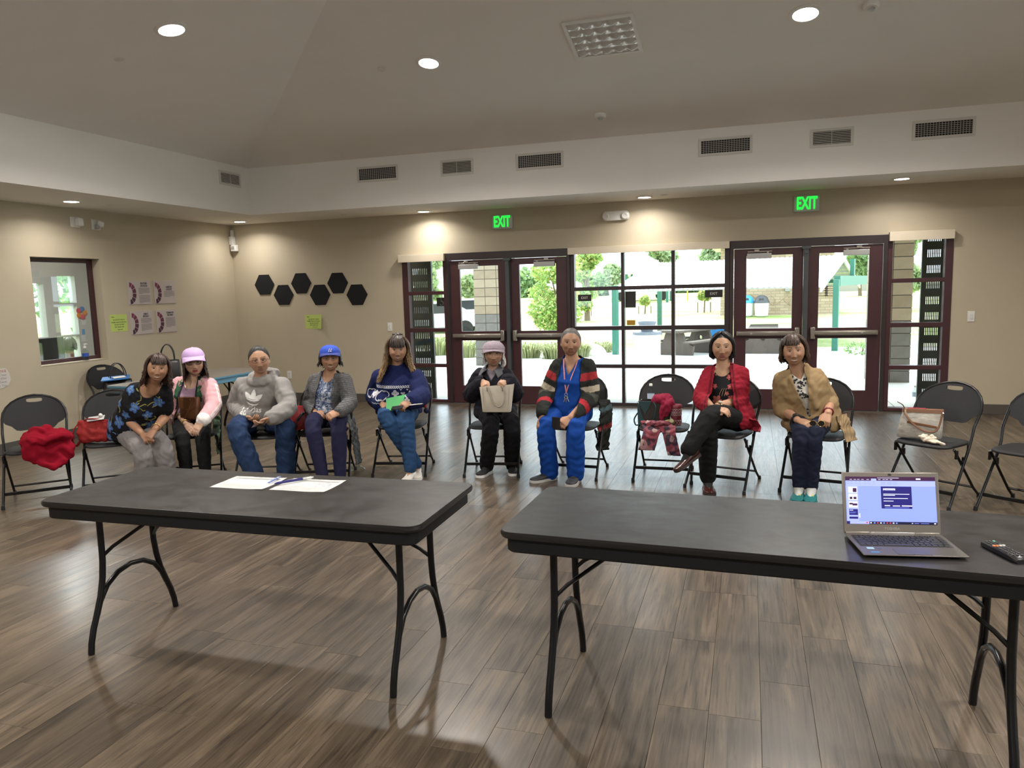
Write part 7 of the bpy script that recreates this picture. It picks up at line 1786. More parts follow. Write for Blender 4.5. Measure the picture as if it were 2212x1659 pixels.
P5 += clover(.035, .192, .021)+heart(.098, .190, .019)+heart(-.135, .19, .017)+clover(-.15, .187, .017)+clover(.225, .182, .016)+heart(.135, .222, .010)+heart(.085, .226, .008)
S5 += [([(-.16+.32*i/80, .242+.005*math.sin(i*1.35)) for i in range(81)], .0045, 0), ([(-.16+.32*i/80, .254+.005*math.sin(i*1.35+1.6)) for i in range(81)], .004, 0), ([(-.16+.32*i/80, .126+.004*math.sin(i*1.1)) for i in range(81)], .004, 0), (seg([(.045, .167), (.052, .150), (.058, .144)], 4), .004, 0)]
q.decal('knit_motifs', P5, S5, None, .0028, [wp])
b = torso_mb(P, .006, 1.12, 0, 0, t1=.1); b.join(legs_mb(P, .010, 1.98, .004, 1.05)); q.garment('jeans', b, .009, denim_m, (.022, .062, .15), None, (.005, 52))
q.shoes(whiteshoe_m, shoesole_m, laces=mat('lace_white', (.75, .73, .68), .7))
q.hair(hair_m, (.028, .017, .012), 460, -.27, .034, bangs=.030, open_=38, flare=.075, wave=.014, wl=.09, tip=(.36, .23, .115), seed=7, back_end=-.24, rad=.0085, jitter=.035)
b = MB(); b.ell((0, .012, .135), (.040, .036, .026), 16, 10)
for i in range(10): a = i*.63; b.tube([(.03*math.cos(a), .012+.028*math.sin(a), .125), (.045*math.cos(a+.3), .012+.04*math.sin(a+.3), .148), (.052*math.cos(a+.8), .012+.045*math.sin(a+.8), .140)], [.007, .006, .002], 5)
b.v = [tuple(p) for p in q.H(b.v)]; q.mbpart('hair_bun', b, mat('bun_hair', (.026, .016, .012), .45, var=.2, scale=60))
# green folder with pens and a keyring at the hip
F0 = aY(862, 869, P['fl'][1]+.05); t = thing('green_folder', 'bright green folder on the lap of the woman in the navy sweater', 'folder', F0)
Rf = np.array(Euler((math.radians(48), math.radians(-11), math.radians(12))).to_matrix())
MB().box((0, 0, 0), (.235, .135, .007), 0, Rf).obj('cover', mat('green_card', (.012, .30, .055), .55, var=.04), t, bevel=.002)
MB().box(Rf@np.array([.0, -.002, -.006]), (.225, .125, .005), 0, Rf).obj('papers', paper_m, t, smooth=0)
phone('small black phone in the hand over the green folder', P['fr']+np.array([-.0, -.03, .008]), (.9, .1, .1), (0, -.5, 1), .10, .045)
pen(tuple(P['wr']+np.array([-.04, -.05, -.03])), tuple(P['wr']+np.array([.12, -.02, -.015])), 'silver pen in the hand of the woman in the navy sweater', silver_m, silver_m, .005)
k0 = aY(918, 880, P['pel'][1]-.02); t = thing('pompom_charm', 'red and navy pom-pom charm at the hip of the woman in the sweater', 'charm', k0)
MB().ell((0, 0, .012), (.018, .018, .018), 12, 8).obj('red_pompom', mat('pompom_red', (.4, .03, .03), .9, bump=.5, bscale=80), t); MB().ell((.012, 0, -.03), (.024, .024, .026), 12, 8).obj('navy_pompom', mat('pompom_navy', (.012, .014, .05), .9, bump=.5, bscale=80), t)
MB().tube([(0, 0, .03), (-.004, .006, .06)], .0025, 6).obj('cord', black_m, t)
# ---- 6: elderly woman with the cream tote
P = pose('old', (1070, 890, .0), neck=(1065, 800, .0), sl=(1033, 808, .01), sr=(1098, 810, .0), el=(1012, 856, .06), er=(1118, 854, .05), wl=(1046, 838, .26), wr=(1093, 834, .26), fl=(1064, 846, .33), fr=(1081, 846, .33),
         kl=(1062, 912, .38), kr=(1106, 909, .36), head=(1066, 764, .05), reach=.30)
P['al'] = floor_pt(1052, 1000, .10); P['ar'] = floor_pt(1106, 996, .10); P['tl'] = P['al']+np.array([-.03, -.16, -.065]); P['tr'] = P['ar']+np.array([.06, -.15, -.065])
for k_, sg in (('l', 1), ('r', -1)):
    P['w'+k_] = P['w'+k_]+np.array([-sg*.012, .01, .052]); P['f'+k_] = P['w'+k_]+np.array([sg*.045, -.080, -.035])
q = Person('elderly woman in a dark jacket and a lilac grey cap', base_of(P), P, dict(skin=(.42, .25, .165), smile=.55, scalp=(.45, .44, .43), roll=0, hs=1.0, w=1.02, age=1.0, brow=.25, eye=.0034, nose=1.1), .88)
q.body(1.0, .1, .1, dict(l=dict(pn=(.1, .6, -.6), curl=(.75, .7, .3), inw=(.8, -.3, .4)), r=dict(pn=(-.1, .6, -.6), curl=(.75, .7, .3), inw=(-.6, -.1, .8))))
b = torso_mb(P, .004, 1.0); q.garment('top', b, .008, cotton_m, (.26, .23, .27), lambda c: (lambda u, w, d: (w > 1.0)*(np.abs(u) < .088) > 0)(*q.tc(c)), (.003, 61), 0, 2)
b = torso_mb(P, .022, 1.06, .15, .12, flare=.04); b.join(arms_mb(P, .022, 1.88, puff=.022, build=1.12))
def oldcut(c): u, w, d = q.tc(c); return (d > 0)*(w > .72)*(np.abs(u) < .045*np.clip((w-.72)/.2, 0, 1)) | (w > .99)*(np.abs(u) < .088)
q.garment('jacket', b, .008, cotton_m, (.011, .011, .017), oldcut, (.006, 62), .003)
colm = mat('grey_corduroy', (.10, .10, .115), .85, var=.1, bump=.3, bscale=120)
for sg in (-1, 1):
    nk = P['neck']; rows = []
    A_ = [nk+np.array(v) for v in ((sg*.02, .055, .035), (sg*.06, .03, .028), (sg*.062, -.03, .012), (sg*.035, -.075, -.012))]
    B_ = [nk+np.array(v) for v in ((sg*.025, .080, -.01), (sg*.105, .035, -.02), (sg*.120, -.06, -.040), (sg*.085, -.125, -.075))]
    cloth('collar', [A_, [(a+b_)/2+np.array([0, -.01, .018]) for a, b_ in zip(A_, B_)], B_], colm, q.root, .007, (.0015, 4), None, q.loc)
b = torso_mb(P, .006, 1.05, 0, 0, t1=.1); b.join(legs_mb(P, .014, 2.07, .018, 1.05)); q.garment('trousers', b, .009, cotton_m, (.007, .007, .009), None, (.007, 63))
q.socks(mat('black_sock', (.01, .01, .011), .9)); q.shoes(mat('black_canvas_shoe', (.013, .013, .015), .7), shoesole_m, w=.043, h=.058)
q.hair(hair_m, (.52, .51, .50), 150, -.09, .014, amin=62, p0=64, flare=.012, wave=.006, seed=8, sweep=74, shell=False, back_end=-.08, rad=.006)
b = MB()
for i in range(16): a = i*.39; b.tube(seg([(.078, .03, -.02), (.092+.008*math.cos(a), .03+.02*math.sin(a), -.05), (.090+.012*math.cos(a), .02+.02*math.sin(a), -.095), (.078+.008*math.cos(a), .0, -.115-.006*math.sin(a))], 4), .006, 5)
b.v = [tuple(p) for p in q.H(b.v)]; q.mbpart('side_ponytail', b, mat('white_hair', (.52, .51, .50), .5, var=.12, scale=40))
cpm = mat('lilac_grey_cap', (.27, .22, .26), .85, var=.15, scale=50, bump=.4, bscale=120)
co_ = q.cap(cpm, cpm, .078, vol=.022, brim=.028, z0=.034, droop=.012, button=False)
b = MB(); rs = []
for z, k_ in ((.026, 1.0), (.030, 1.035), (.052, 1.04), (.056, 1.0)): rs.append([((.0755+.022)*k_*math.sin(a), -(.097+.022)*k_*math.cos(a)+.006, z) for a in np.arange(40)*2*PI/40])
b.rings(rs, False); b.v = [tuple(p) for p in q.H(b.v)]; q.mbpart('band', b, cpm, co_)
# the tote, held upright on her lap
T0 = np.array([aY(1078, 860, P['wl'][1]-.03)[0], (P['wl'][1]+P['wr'][1])/2-.072, 0]); zt_ = min(aY(1074, 833, T0[1])[2], (P['wl'][2]+P['wr'][2])/2-.022); zb_ = aY(1080, 889, T0[1])[2]; th = zt_-zb_
t = thing('cream_tote', 'cream leather tote bag held up on the lap of the elderly woman', 'handbag', (T0[0], T0[1], zb_), math.radians(6))
crm = mat('cream_leather', (.50, .455, .375), .42, var=.03, bump=.05, bscale=120); crd = mat('cream_edge', (.30, .27, .22), .5)
rs = []
for v, w, d, zt1 in ((0, .118, .035, 0), (.05, .120, .042, 0), (.5, .131, .036, 0), (.96, .146, .024, .012), (1.0, .147, .022, .014)): rs.append([(x+.006*v, y, v*th+zt1*(x/.147)) for x, y in rr(w, d, d*.55, 5)])
inner = [[(x*.97, y*.8, z) for x, y, z in rs[-1]], [(x*.9, y*.5, z-.07) for x, y, z in rs[-1]]]
MB().rings(rs+inner).obj('pouch', crm, t, smooth=40)
for sg, dx in ((-1, -.0), (1, .0)):
    y0 = sg*.027
    pts = [(-.070, y0-.004, th*.80), (-.068, y0-.012, th*.98), (-.050, y0-.022, th*.75), (-.022, y0-.028, th*.40), (.03, y0-.03, th*.22), (.072, y0-.026, th*.40), (.078, y0-.016, th*.75), (.060, y0-.01, th*.99), (.058, y0-.004, th*.80)] if sg < 0 else [(-.07, y0, th*.8), (-.06, y0+.01, th*1.12), (0, y0, th*1.28), (.055, y0+.01, th*1.12), (.06, y0, th*.8)]
    if sg < 0: MB().tube(seg(pts, 7), .0052, 8).obj('handle', crd, t)
for x, n_ in ((-.105, 'seam'), (.112, 'seam')): MB().tube([(x*.92, -.036, .01), (x, -.040, th*.5), (x*1.04, -.028, th*.97)], .0016, 5).obj(n_, crd, t)
for i, dx in ((1, -.085), (2, .085)): MB().ell((dx, 0, -.001), (.007, .007, .004), 8, 6).obj('base_stud', gold_m, t)
# ---- 7: woman in blue scrubs
P = pose('scrub', (1228, 893, .0), neck=(1236, 776, .02), sl=(1203, 789, .05), sr=(1272, 787, .01), el=(1177, 852, .06), er=(1284, 858, .02), wl=(1173, 897, .30), wr=(1231, 903, .28), fl=(1166, 925, .40), fr=(1214, 917, .35),
         kl=(1178, 918, .42), kr=(1243, 924, .42), head=(1233, 740, .06), reach=.36)
P['al'] = floor_pt(1187, 1012, .10); P['ar'] = floor_pt(1243, 1016, .10); P['tl'] = floor_pt(1158, 1034, .03); P['tr'] = floor_pt(1236, 1040, .03)
q = Person('woman in royal blue scrubs, striped cardigan and a lanyard', base_of(P), P, dict(skin=(.36, .20, .125), smile=.3, scalp=(.11, .10, .095), roll=2, hs=1.02, w=1.02, jaw=.06, age=.6, hairline=[40, 42, 54, 76, 110, 120], brow=.7, eye=.0038), 1.0)
q.body(1.06, .2, .25, dict(l=dict(pn=(.1, .35, -1), curl=(.18, .4, .2), spread=1.3), r=dict(pn=(-.4, .3, -.7), curl=(.6, .9, .5))))
blu = (.004, .045, .25)
b = torso_mb(P, .014, 1.08, .2, .25, flare=.05); b.join(arms_mb(P, .010, .5, puff=.01))
q.garment('scrub_top', b, .008, cotton_m, blu, lambda c: (lambda u, w, d: ((w > .70)*(d > -.02)*(np.abs(u) < .062*(w-.70)/.26)) | (w > .985)*(np.abs(u) < .088))(*q.tc(c)), (.005, 71), .003, 2, (.05, .12))
def stripe(V):
    S, T, D, A = q.ac(V); u, w, d = q.tc(V); C = np.tile((.018, .020, .018), (len(V), 1)); arm = (np.abs(u) > .105)+(T > 1.0) > 0
    for a, b_, c in ((.18, .42, (.30, .025, .03)), (.62, .82, (.42, .37, .28)), (1.02, 1.2, (.06, .065, .05)), (1.44, 1.60, (.34, .02, .03))): C[arm*(T > a)*(T < b_)] = c
    return C
b = torso_mb(P, .022, 1.08, .15, .2, t0=-.08); b.join(arms_mb(P, .019, 1.90, puff=.014, build=1.08))
q.garment('cardigan', b, .0075, knit_m, stripe, lambda c: (lambda u, w, d: (d > -.015)*(np.abs(u-.01) < .083+.05*np.clip(.9-w, 0, 1)) | (w > .99)*(d > -.03))(*q.tc(c)), (.004, 72), .006, 2)
rows = [[seat_pt('scrub', .205+.02*math.sin(i*.9)+.012*j, -.03+.06*j, .66-.075*i-.01*j) for j in range(5)] for i in range(7)]
def hang(V): z = V[:, 2]; C = np.tile((.018, .020, .018), (len(V), 1)); C[(np.abs(z-.40) < .02)] = (.2, .03, .03); C[np.abs(z-.56) < .018] = (.05, .08, .09); return C
cloth('cardigan_hem', rows, knit_m, q.root, .012, (.008, 9), hang, q.loc)
b = torso_mb(P, .008, 1.06, 0, 0, t1=.1); b.join(legs_mb(P, .012, 2.08, .024, 1.0)); q.garment('scrub_trousers', b, .009, cotton_m, blu, None, (.007, 73), wl=(.05, .14))
q.socks(mat('dark_sock', (.02, .02, .022), .9)); q.shoes(mat('charcoal_sneaker', (.022, .022, .026), .6, var=.2, bump=.2, bscale=80), mat('pale_sneaker_sole', (.42, .41, .39), .7), w=.048, h=.066, laces=mat('lace_black', (.02, .02, .02), .8))
q.hair(hair_m, (.09, .085, .082), 520, -.02, .010, open_=0, wave=.0, rad=.0042, seed=9, p0=5, tip=(.13, .125, .12), short=True)
nk = P['neck']
def front(u, w):
    up = nrm(P['neck']-P['pel']); xx = nrm(P['sr']-P['sl']+P['hipx']*.3); xx = nrm(xx-up*(xx@up)); yy = np.cross(up, xx); o = P['pel']+xx*u+up*w-yy*.45; h = q.last2.ray_cast(Vector(o), Vector(yy), .8); return np.array(h[0])-yy*.006 if h[0] is not None else o+yy*.28
V_, F_ = remesh(torso_mb(P, .014, 1.08, .2, .25), .012, 2); q.last2 = BVHTree.FromPolygons([Vector(v) for v in V_], F_.tolist())
Lw = np.linalg.norm(P['neck']-P['pel'])
b = MB()
for sg in (-1, 1): b.tube([front(sg*.060, Lw*.97), front(sg*.050, Lw*.85), front(sg*.030, Lw*.68), front(sg*.010, Lw*.50), front(0, Lw*.40)], .0055, 6, flat=.35)
q.mbpart('lanyard', b, mat('lanyard_red_white', (.50, .20, .20), .7, var=.3, scale=90))
k0 = front(0, Lw*.37); t = thing('key_bunch', 'bunch of keys hanging from the lanyard over the blue scrubs', 'keys', k0)
MB().tube([(.012*math.cos(a), -.004, .012*math.sin(a)) for a in np.arange(14)*2*PI/14], .0016, 6, closed=True).obj('key_ring', silver_m, t)
for a in (-.35, .0, .45):
    dx, dz = math.sin(a), -math.cos(a); b = MB(); b.lathe([(0, 0), (.009, 0), (.009, .002), (0, .002)], (dx*.020, -.006, -.010+dz*.016), 10, 0, (0, -1, 0)); b.tube([(dx*.024, -.007, -.010+dz*.02), (dx*.058, -.007, -.010+dz*.058)], .0028, 6); b.obj('key', silver_m, t)
phone('phone with a camera bump, held in the right-hand lap of the woman in scrubs', P['fr']+np.array([-.045, -.02, .012]), (.15, -.45, .85), (0.1, -.8, -.2), .13, .068)
# ---- 8: woman in the red cardigan, legs crossed
P = pose('red', (1572, 908, -.02), neck=(1563, 794, -.02), sl=(1531, 805, .0), sr=(1603, 803, -.02), el=(1510, 862, .05), er=(1603, 868, .02), wl=(1541, 884, .26), wr=(1549, 877, .30), fl=(1566, 886, .30), fr=(1520, 893, .36),
         kl=(1529, 918, .42), kr=(1537, 893, .46), head=(1560, 750, .02), reach=.27)
P['al'] = floor_pt(1529, 1032, .10); P['tl'] = floor_pt(1533, 1060, .03); P['ar'] = aY(1487, 972, P['kr'][1]-.16); P['tr'] = aY(1450, 999, P['kr'][1]-.26)
P['upr'] = nrm(np.array([-.55, -.25, .75]))
q = Person('woman with a dark bob in a red cardigan, legs crossed', base_of(P), P, dict(skin=(.42, .245, .155), smile=.35, scalp=(.008, .008, .009), roll=0, hs=.98, w=1.02, jaw=.05, lip=(.30, .10, .09), age=.35, eye=.004), .98)
q.body(1.0, .05, .2, dict(l=dict(pn=(.0, .4, -1), curl=(.3, .5, .3), inw=(.3, -.9, .2)), r=dict(pn=(.2, .5, -.8), curl=(.3, .5, .3), inw=(-.2, -.9, .4))))
b = torso_mb(P, .008, 1.0, .1, .22); q.garment('blouse', b, .0075, cotton_m, (.012, .012, .014), lambda c: (lambda u, w, d: ((w > .80)*(d > -.02)*((u/.072)**2+((w-1.02)/.22)**2 < 1)) | (w > .985)*(np.abs(u) < .088))(*q.tc(c)), (.003, 81), .002, 2)
fl = []; rg = random.Random(9)
for u, w, r_ in ((-.028, .375, .034), (.052, .33, .022), (.058, .26, .022), (-.05, .16, .040), (.0, .13, .03), (.055, .17, .024), (-.058, .27, .020), (.03, .21, .018), (-.02, .09, .03), (.06, .10, .028)): fl += petals(u, w, r_, 5, rg.uniform(0, 3), rg.choice((0, 1)))+[([(u+.005*math.cos(t), w+.005*math.sin(t)) for t in np.arange(8)*PI/4], 2)]
q.decal('flower_print', fl, [(seg([(-.03+.02*i, .19), (-.02+.02*i, .22), (.0+.015*i, .25)], 4), .003, 2) for i in range(3)], None, .0022, [mat('flower_red', (.33, .05, .05), .8), mat('flower_coral', (.42, .12, .11), .8), mat('flower_tan', (.42, .25, .15), .8)])
redc = (.25, .010, .024)
def redcol(V): u, w, d = q.tc(V); C = np.tile(redc, (len(V), 1)); C[(np.abs(np.abs(u)-(.105-.05*w+.018)) < .006)*(d > 0)*(w > .2)] = (.10, .008, .012); S, T, D, A = q.ac(V); C[(np.abs(T-1.74) < .02)*(D < .09)] = (.12, .008, .015); return C
b = torso_mb(P, .022, 1.03, .1, .2, flare=.06); b.join(arms_mb(P, .019, 1.82, puff=.018, build=1.05)); b.tube(seg([P['neck']+np.array(v) for v in ((-.085, -.10, -.12), (-.065, -.04, -.01), (0, .058, .03), (.065, -.04, -.01), (.085, -.10, -.12))], 8), .014, 8, flat=.8)
q.garment('cardigan', b, .0075, knit_m, redcol, lambda c: (lambda u, w, d: (d > -.015)*(np.abs(u) < .105-.05*w) | (w > 1.0)*(d > .02))(*q.tc(c)), (.005, 82), .006, 2)
cloth('cardigan_hem', [[seat_pt('red', .02+.06*j+.01*i, -.06+.05*i-.03*j*(i > 2), .56-.035*i+.004*math.sin(j)) for j in range(5)] for i in range(4)], mat('red_knit', redc, .9, bump=.4, bscale=200), q.root, .010, (.006, 4), None, q.loc)
b = torso_mb(P, .006, 1.02, 0, 0, t1=.1); b.join(legs_mb(P, .013, 1.98, .012, 1.0)); q.garment('trousers', b, .009, cotton_m, (.008, .008, .009), None, (.005, 83))
q.shoes(mat('burgundy_loafer', (.050, .014, .012), .22, spec=.6), mat('brown_sole', (.03, .015, .012), .6), h=.054)
q.socks(mat('black_sock', (.01, .01, .011), .9))
q.hair(hair_m, (.010, .010, .011), 560, -.085, .020, open_=0, flare=.008, wave=.003, seed=10, sweep=84, part=-14, curl_in=.06, back_end=-.10, p0=5)
bracelet(q, 'r', .06, gold_m, 'wrist_watch', face=mat('watch_dial', (.35, .33, .28), .2))
# ---- 9: woman in the tan cardigan
P = pose('tan', (1753, 920, .02), neck=(1723, 800, .10), sl=(1685, 818, .12), sr=(1766, 808, .06), el=(1684, 884, .14), er=(1797, 868, .08), wl=(1724, 908, .34), wr=(1789, 893, .30), fl=(1752, 917, .40), fr=(1779, 920, .38),
         kl=(1730, 934, .44), kr=(1760, 934, .44), head=(1715, 758, .16), reach=.32)
P['al'] = floor_pt(1726, 1046, .11); P['ar'] = floor_pt(1753, 1048, .11); P['tl'] = floor_pt(1722, 1074, .04); P['tr'] = floor_pt(1750, 1077, .04)
q = Person('smiling woman in a tan cardigan and navy trousers, leaning left', base_of(P), P, dict(skin=(.40, .225, .14), smile=1.0, teeth=True, scalp=(.035, .02, .014), roll=-3, hs=.98, w=1.04, jaw=.04, age=.4, eye=.0034), .97)
q.body(1.02, .1, .2, dict(l=dict(pn=(.2, .3, -1), curl=(.45, .7, .4)), r=dict(pn=(-.1, .3, -1), curl=(.6, .8, .5))))
b = torso_mb(P, .009, 1.02, .1, .22); q.garment('blouse', b, .0075, cotton_m, (.55, .53, .48), lambda c: (lambda u, w, d: ((w > .82)*(d > -.02)*(np.abs(u) < .06*(w-.82)/.16)) | (w > .985)*(np.abs(u) < .088))(*q.tc(c)), (.003, 91), .002, 2)
rg = random.Random(12); q.decal('print', [([(u+r_*(1+.4*math.sin(3*t+u*90))*math.cos(t), w+r_*(1+.4*math.sin(2*t+w*70))*math.sin(t)) for t in np.arange(10)*2*PI/10], 0) for u, w, r_ in [(rg.uniform(-.07, .09), rg.uniform(-.03, .40), rg.uniform(.005, .011)) for _ in range(90)]], [], None, .002, [mat('print_black', (.015, .015, .02), .8)])
tanc = (.27, .185, .095)
b = torso_mb(P, .022, 1.06, .12, .2, flare=.08); b.join(arms_mb(P, .017, 1.22, puff=.012, build=1.08))
for sg in (-1, 1): b.tube(seg([P['neck']+np.array([sg*.05, .03, .01]), P['neck']+np.array([sg*.062, -.05, -.04]), P['neck']*.6+P['pel']*.4+np.array([sg*.055+.01, -.14, 0]), P['neck']*.28+P['pel']*.72+np.array([sg*.03+.02, -.165, 0])], 8), .022, 10, flat=.5, rnd=True)
q.garment('cardigan', b, .0075, fab('jersey', .05, .2, 200), tanc, lambda c: (lambda u, w, d: ((d > -.015)*(np.abs(u+.005) < .012+.036*np.clip((w-.30)/.5, 0, 1))*(w > .2)) | ((d > 0)*(w < .13)*(np.abs(u-.02) < .09)) | (w > 1.03)*(d > -.03))(*q.tc(c)), (.006, 92), .004, 2, (.04, .12))
for sg in (-1, 1): cloth('cardigan_hem', [[seat_pt('tan', sg*(.14+.02*i+.018*j), -.14+.07*j, .60-.05*i-.004*j) for j in range(4)] for i in range(4 if sg < 0 else 5)], mat('tan_jersey', tanc, .85, bump=.2, bscale=200), q.root, .007, (.006, 8+sg), None, q.loc)
b = torso_mb(P, .006, 1.02, 0, 0, t1=.1); b.join(legs_mb(P, .004, 2.02, .006, .92)); q.garment('trousers', b, .009, cotton_m, (.010, .013, .030), None, (.005, 93))
q.socks(mat('white_sock', (.55, .55, .53), .9)); q.shoes(mat('teal_sneaker', (.010, .16, .17), .6, var=.25, scale=50, bump=.2, bscale=90), mat('teal_sole', (.03, .25, .25), .6), laces=mat('yellow_lace', (.75, .70, .03), .7))
q.hair(hair_m, (.045, .026, .018), 340, -.082, .026, bangs=.052, open_=40, part=-12, flare=.022, wave=.006, tip=(.075, .042, .026), seed=11, back_end=-.10, curl_in=.05)
bracelet(q, 'l', .10, mat('watch_black', (.012, .012, .014), .4), 'wrist_watch', .036, .008, black_m); bracelet(q, 'r', .12, mat('ruby_beads', (.16, .01, .02), .3), 'bead_bracelet', .034, .006)
t = thing('sunglasses', 'dark round sunglasses held in the hands of the woman in tan', 'sunglasses', aY(1765, 915, P['fl'][1]-.025))
for sx in (-1, 1):
    MB().tube([(sx*.028+.024*math.cos(a), 0, .022*math.sin(a)) for a in np.arange(18)*2*PI/18], .0018, 6, closed=True).obj('rim', gold_m, t); MB().lathe([(0, -.001), (.0235, -.001), (.0235, .001), (0, .001)], (sx*.028, 0, 0), 18, 0, (0, 1, 0)).obj('lens', mat('dark_lens', (.015, .012, .012), .1), t)
MB().tube([(-.006, 0, .006), (0, -.002, .009), (.006, 0, .006)], .0016, 6).obj('bridge', gold_m, t)
# ---- 10: person in the office, only the top of the head shows over the desk line
hd = aX(150, 746, -8.95); P = dict(pel=np.array([hd[0]-.05, hd[1]+.0, .52]), hipx=np.array([.7, .7, 0]), neck=np.array([hd[0], hd[1], hd[2]-.22]), head=hd)
for k, sg in (('l', -1), ('r', 1)):
    a = np.array([.7, .7, 0])*sg; P['s'+k] = P['neck']+a*.16-np.array([0, 0, .04]); P['e'+k] = P['s'+k]+np.array([.1, -.1, -.22]); P['w'+k] = P['e'+k]+np.array([.16, -.12, .06]); P['f'+k] = P['w'+k]+np.array([.1, -.1, 0]); P['k'+k] = P['pel']+a*.1+np.array([.28, -.28, -.06]); P['a'+k] = P['k'+k]+np.array([0, 0, -.38]); P['t'+k] = P['a'+k]+np.array([.1, -.1, -.05])
q = Person('person at the office desk, only the dark hair showing', base_of(P), P, dict(skin=SKIN['b'], scalp=(.015, .012, .01), hs=.95, yaw=160), .93); q.body()
b = torso_mb(P, .012); b.join(arms_mb(P, .012, 1.8)); q.garment('shirt', b, .012, cotton_m, (.03, .06, .20)); q.hair(hair_m, (.014, .011, .010), 160, -.06, .016, bangs=.05, seed=14)
# ---------------------------------------------------------------- bags, clothes and bottles on the chairs and the wall table
def chair_rot(k): return CHR[k][2]
def lump(name, label, cat, loc, rz, b, vox, m, wr, wl=(.05, .13)):
    """crumpled cloth: a union of soft blobs, folded by noise"""
    t = thing(name, label, cat, loc, rz); V, F = remesh(b, vox, 3); V = wrinkle(V, F, wr[0], wr[1], wl, 14)
    link('cloth', np_mesh('cloth', V, F, m), t); return t
# red fleece on the seat of the first chair, one side hanging over the front
b = MB()
for c, r in (((.02, -.03, .07), (.15, .15, .07)), ((.10, -.14, .06), (.15, .13, .085)), ((-.02, -.17, .05), (.11, .10, .08)), ((.16, -.05, .05), (.09, .13, .06)), ((.03, -.12, .13), (.10, .08, .05)), ((.12, -.25, -.05), (.12, .045, .11)), ((-.02, -.26, -.01), (.09, .05, .10)), ((.20, -.22, -.02), (.055, .05, .10))): b.ell(c, r, 18, 12)
b.tube([(-.10, -.2, .06), (-.04, -.29, .10), (.06, -.29, .075), (.16, -.28, .10), (.22, -.2, .07)], [.03, .035, .03, .035, .03], 10, rnd=True)
b.tube([(.02, -.29, -.10), (.10, -.30, -.145), (.18, -.28, -.10)], [.03, .035, .03], 10, rnd=True)
p = seat_pt('c1', .035, .0, .445); t = lump('fleece_jacket', 'crumpled red fleece jacket on the chair at the left edge', 'jacket', p, chair_rot('c1'), b, .009, mat('red_fleece', (.23, .004, .016), .95, var=.08, scale=20, bump=.4, bscale=300, spec=.15), (.010, 3))
# red shoulder bag on the second chair
p = seat_pt('c2', -.115, -.07, .448); t = thing('red_shoulder_bag', 'soft red shoulder bag with a phone on top, beside the floral blouse', 'handbag', p, chair_rot('c2')-.25)
rb_m = mat('red_suede', (.26, .018, .018), .75, var=.18, scale=12, bump=.2, bscale=90, spec=.25)
b = MB(); rs = []
for z, w, d in ((-.0, .115, .05), (.03, .135, .065), (.08, .138, .06), (.13, .130, .042), (.175, .118, .026), (.185, .108, .018)): rs.append([(x-.02*(z/.18), y, z-.012*math.cos(x*14)*(z > .15)) for x, y in rr(w, d, d*.8, 6)])
b.rings(rs); V, F = remesh(b, .008, 2); V = wrinkle(V, F, .006, 8, (.04, .1)); link('pouch', np_mesh('pouch', V, F, rb_m), t)
MB().tube(seg([(-.12, 0, .17), (-.165, -.02, .11), (-.175, -.03, .02), (-.15, -.04, -.025), (-.12, -.045, .01)], 6), .013, 8, flat=.4).obj('strap', rb_m, t); MB().tube(seg([(-.10, .0, .17), (-.04, -.03, .198), (.05, -.03, .19), (.11, 0, .17)], 6), .009, 8, flat=.5).obj('strap', rb_m, t)
ph = thing('phone', 'pale phone lying on top of the red shoulder bag', 'phone', seat_pt('c2', -.105, -.09, .645), .5); MB().box((0, 0, 0), (.13, .062, .008), 0, np.array(Euler((.45, -.1, 0)).to_matrix())).obj('case', mat('phone_silver', (.55, .55, .56), .25, metal=.3), ph, bevel=.003)
ea = thing('earbud_case', 'small round white earbud case on the red shoulder bag', 'case', seat_pt('c2', -.07, -.095, .668)); MB().ell((0, 0, 0), (.018, .014, .017), 14, 10).obj('shell', white_m, ea); MB().tube([(.0, -.012, -.004), (.0, -.014, .004)], .003, 6).obj('button', alu_m, ea)
# black handbag on the wall table
bl_m = mat('black_leather', (.010, .010, .011), .32, bump=.1, bscale=120)
def boxy_bag(name, label, loc, rz, w, d, h, hh):
    t = thing(name, label, 'handbag', loc, rz)
    MB().rings([[(x, y, z) for x, y in rr(a, c, c*.4, 5)] for z, a, c in ((0, w, d), (.02, w*1.02, d*1.03), (h*.8, w*.96, d*.85), (h, w*.92, d*.6), (h+.004, w*.86, d*.5))]).obj('pouch', bl_m, t, smooth=40)
    for s in (-1, 1): MB().tube(seg([(-w*.55, s*d*.5, h*.85), (-w*.5, s*d*.55, h+hh*.55), (-w*.15, s*d*.45, h+hh), (w*.25, s*d*.45, h+hh*.95), (w*.52, s*d*.55, h+hh*.5), (w*.55, s*d*.5, h*.85)], 6), .006, 8).obj('handle', bl_m, t)
    MB().box((0, -d*.95, h*.72), (.03, .01, .022)).obj('clasp', gold_m, t, bevel=.002)
    return t
p = aZ(366, 818, .721); boxy_bag('black_handbag', 'black handbag with tall handles on the table behind the first two women', (p[0], p[1], .721), math.radians(35), .125, .06, .21, .17)
wc = seat_pt('wall', .02, -.02, .447); boxy_bag('black_tote', 'black tote with hoop handles on the chair under the office window', wc, math.radians(60), .16, .07, .22, .19)
t = thing('blue_folder', 'blue folder lying across the black tote under the office window', 'folder', seat_pt('wall', -.02, -.05, .690), math.radians(40)); MB().box((0, 0, 0), (.30, .20, .014), 0, np.array(Euler((.12, -.05, 0)).to_matrix())).obj('cover', mat('folder_blue', (.03, .17, .48), .5), t, bevel=.003); MB().box((.04, -.03, .013), (.13, .09, .003), 0, np.array(Euler((.12, -.05, .3)).to_matrix())).obj('card', paper_m, t, smooth=0)
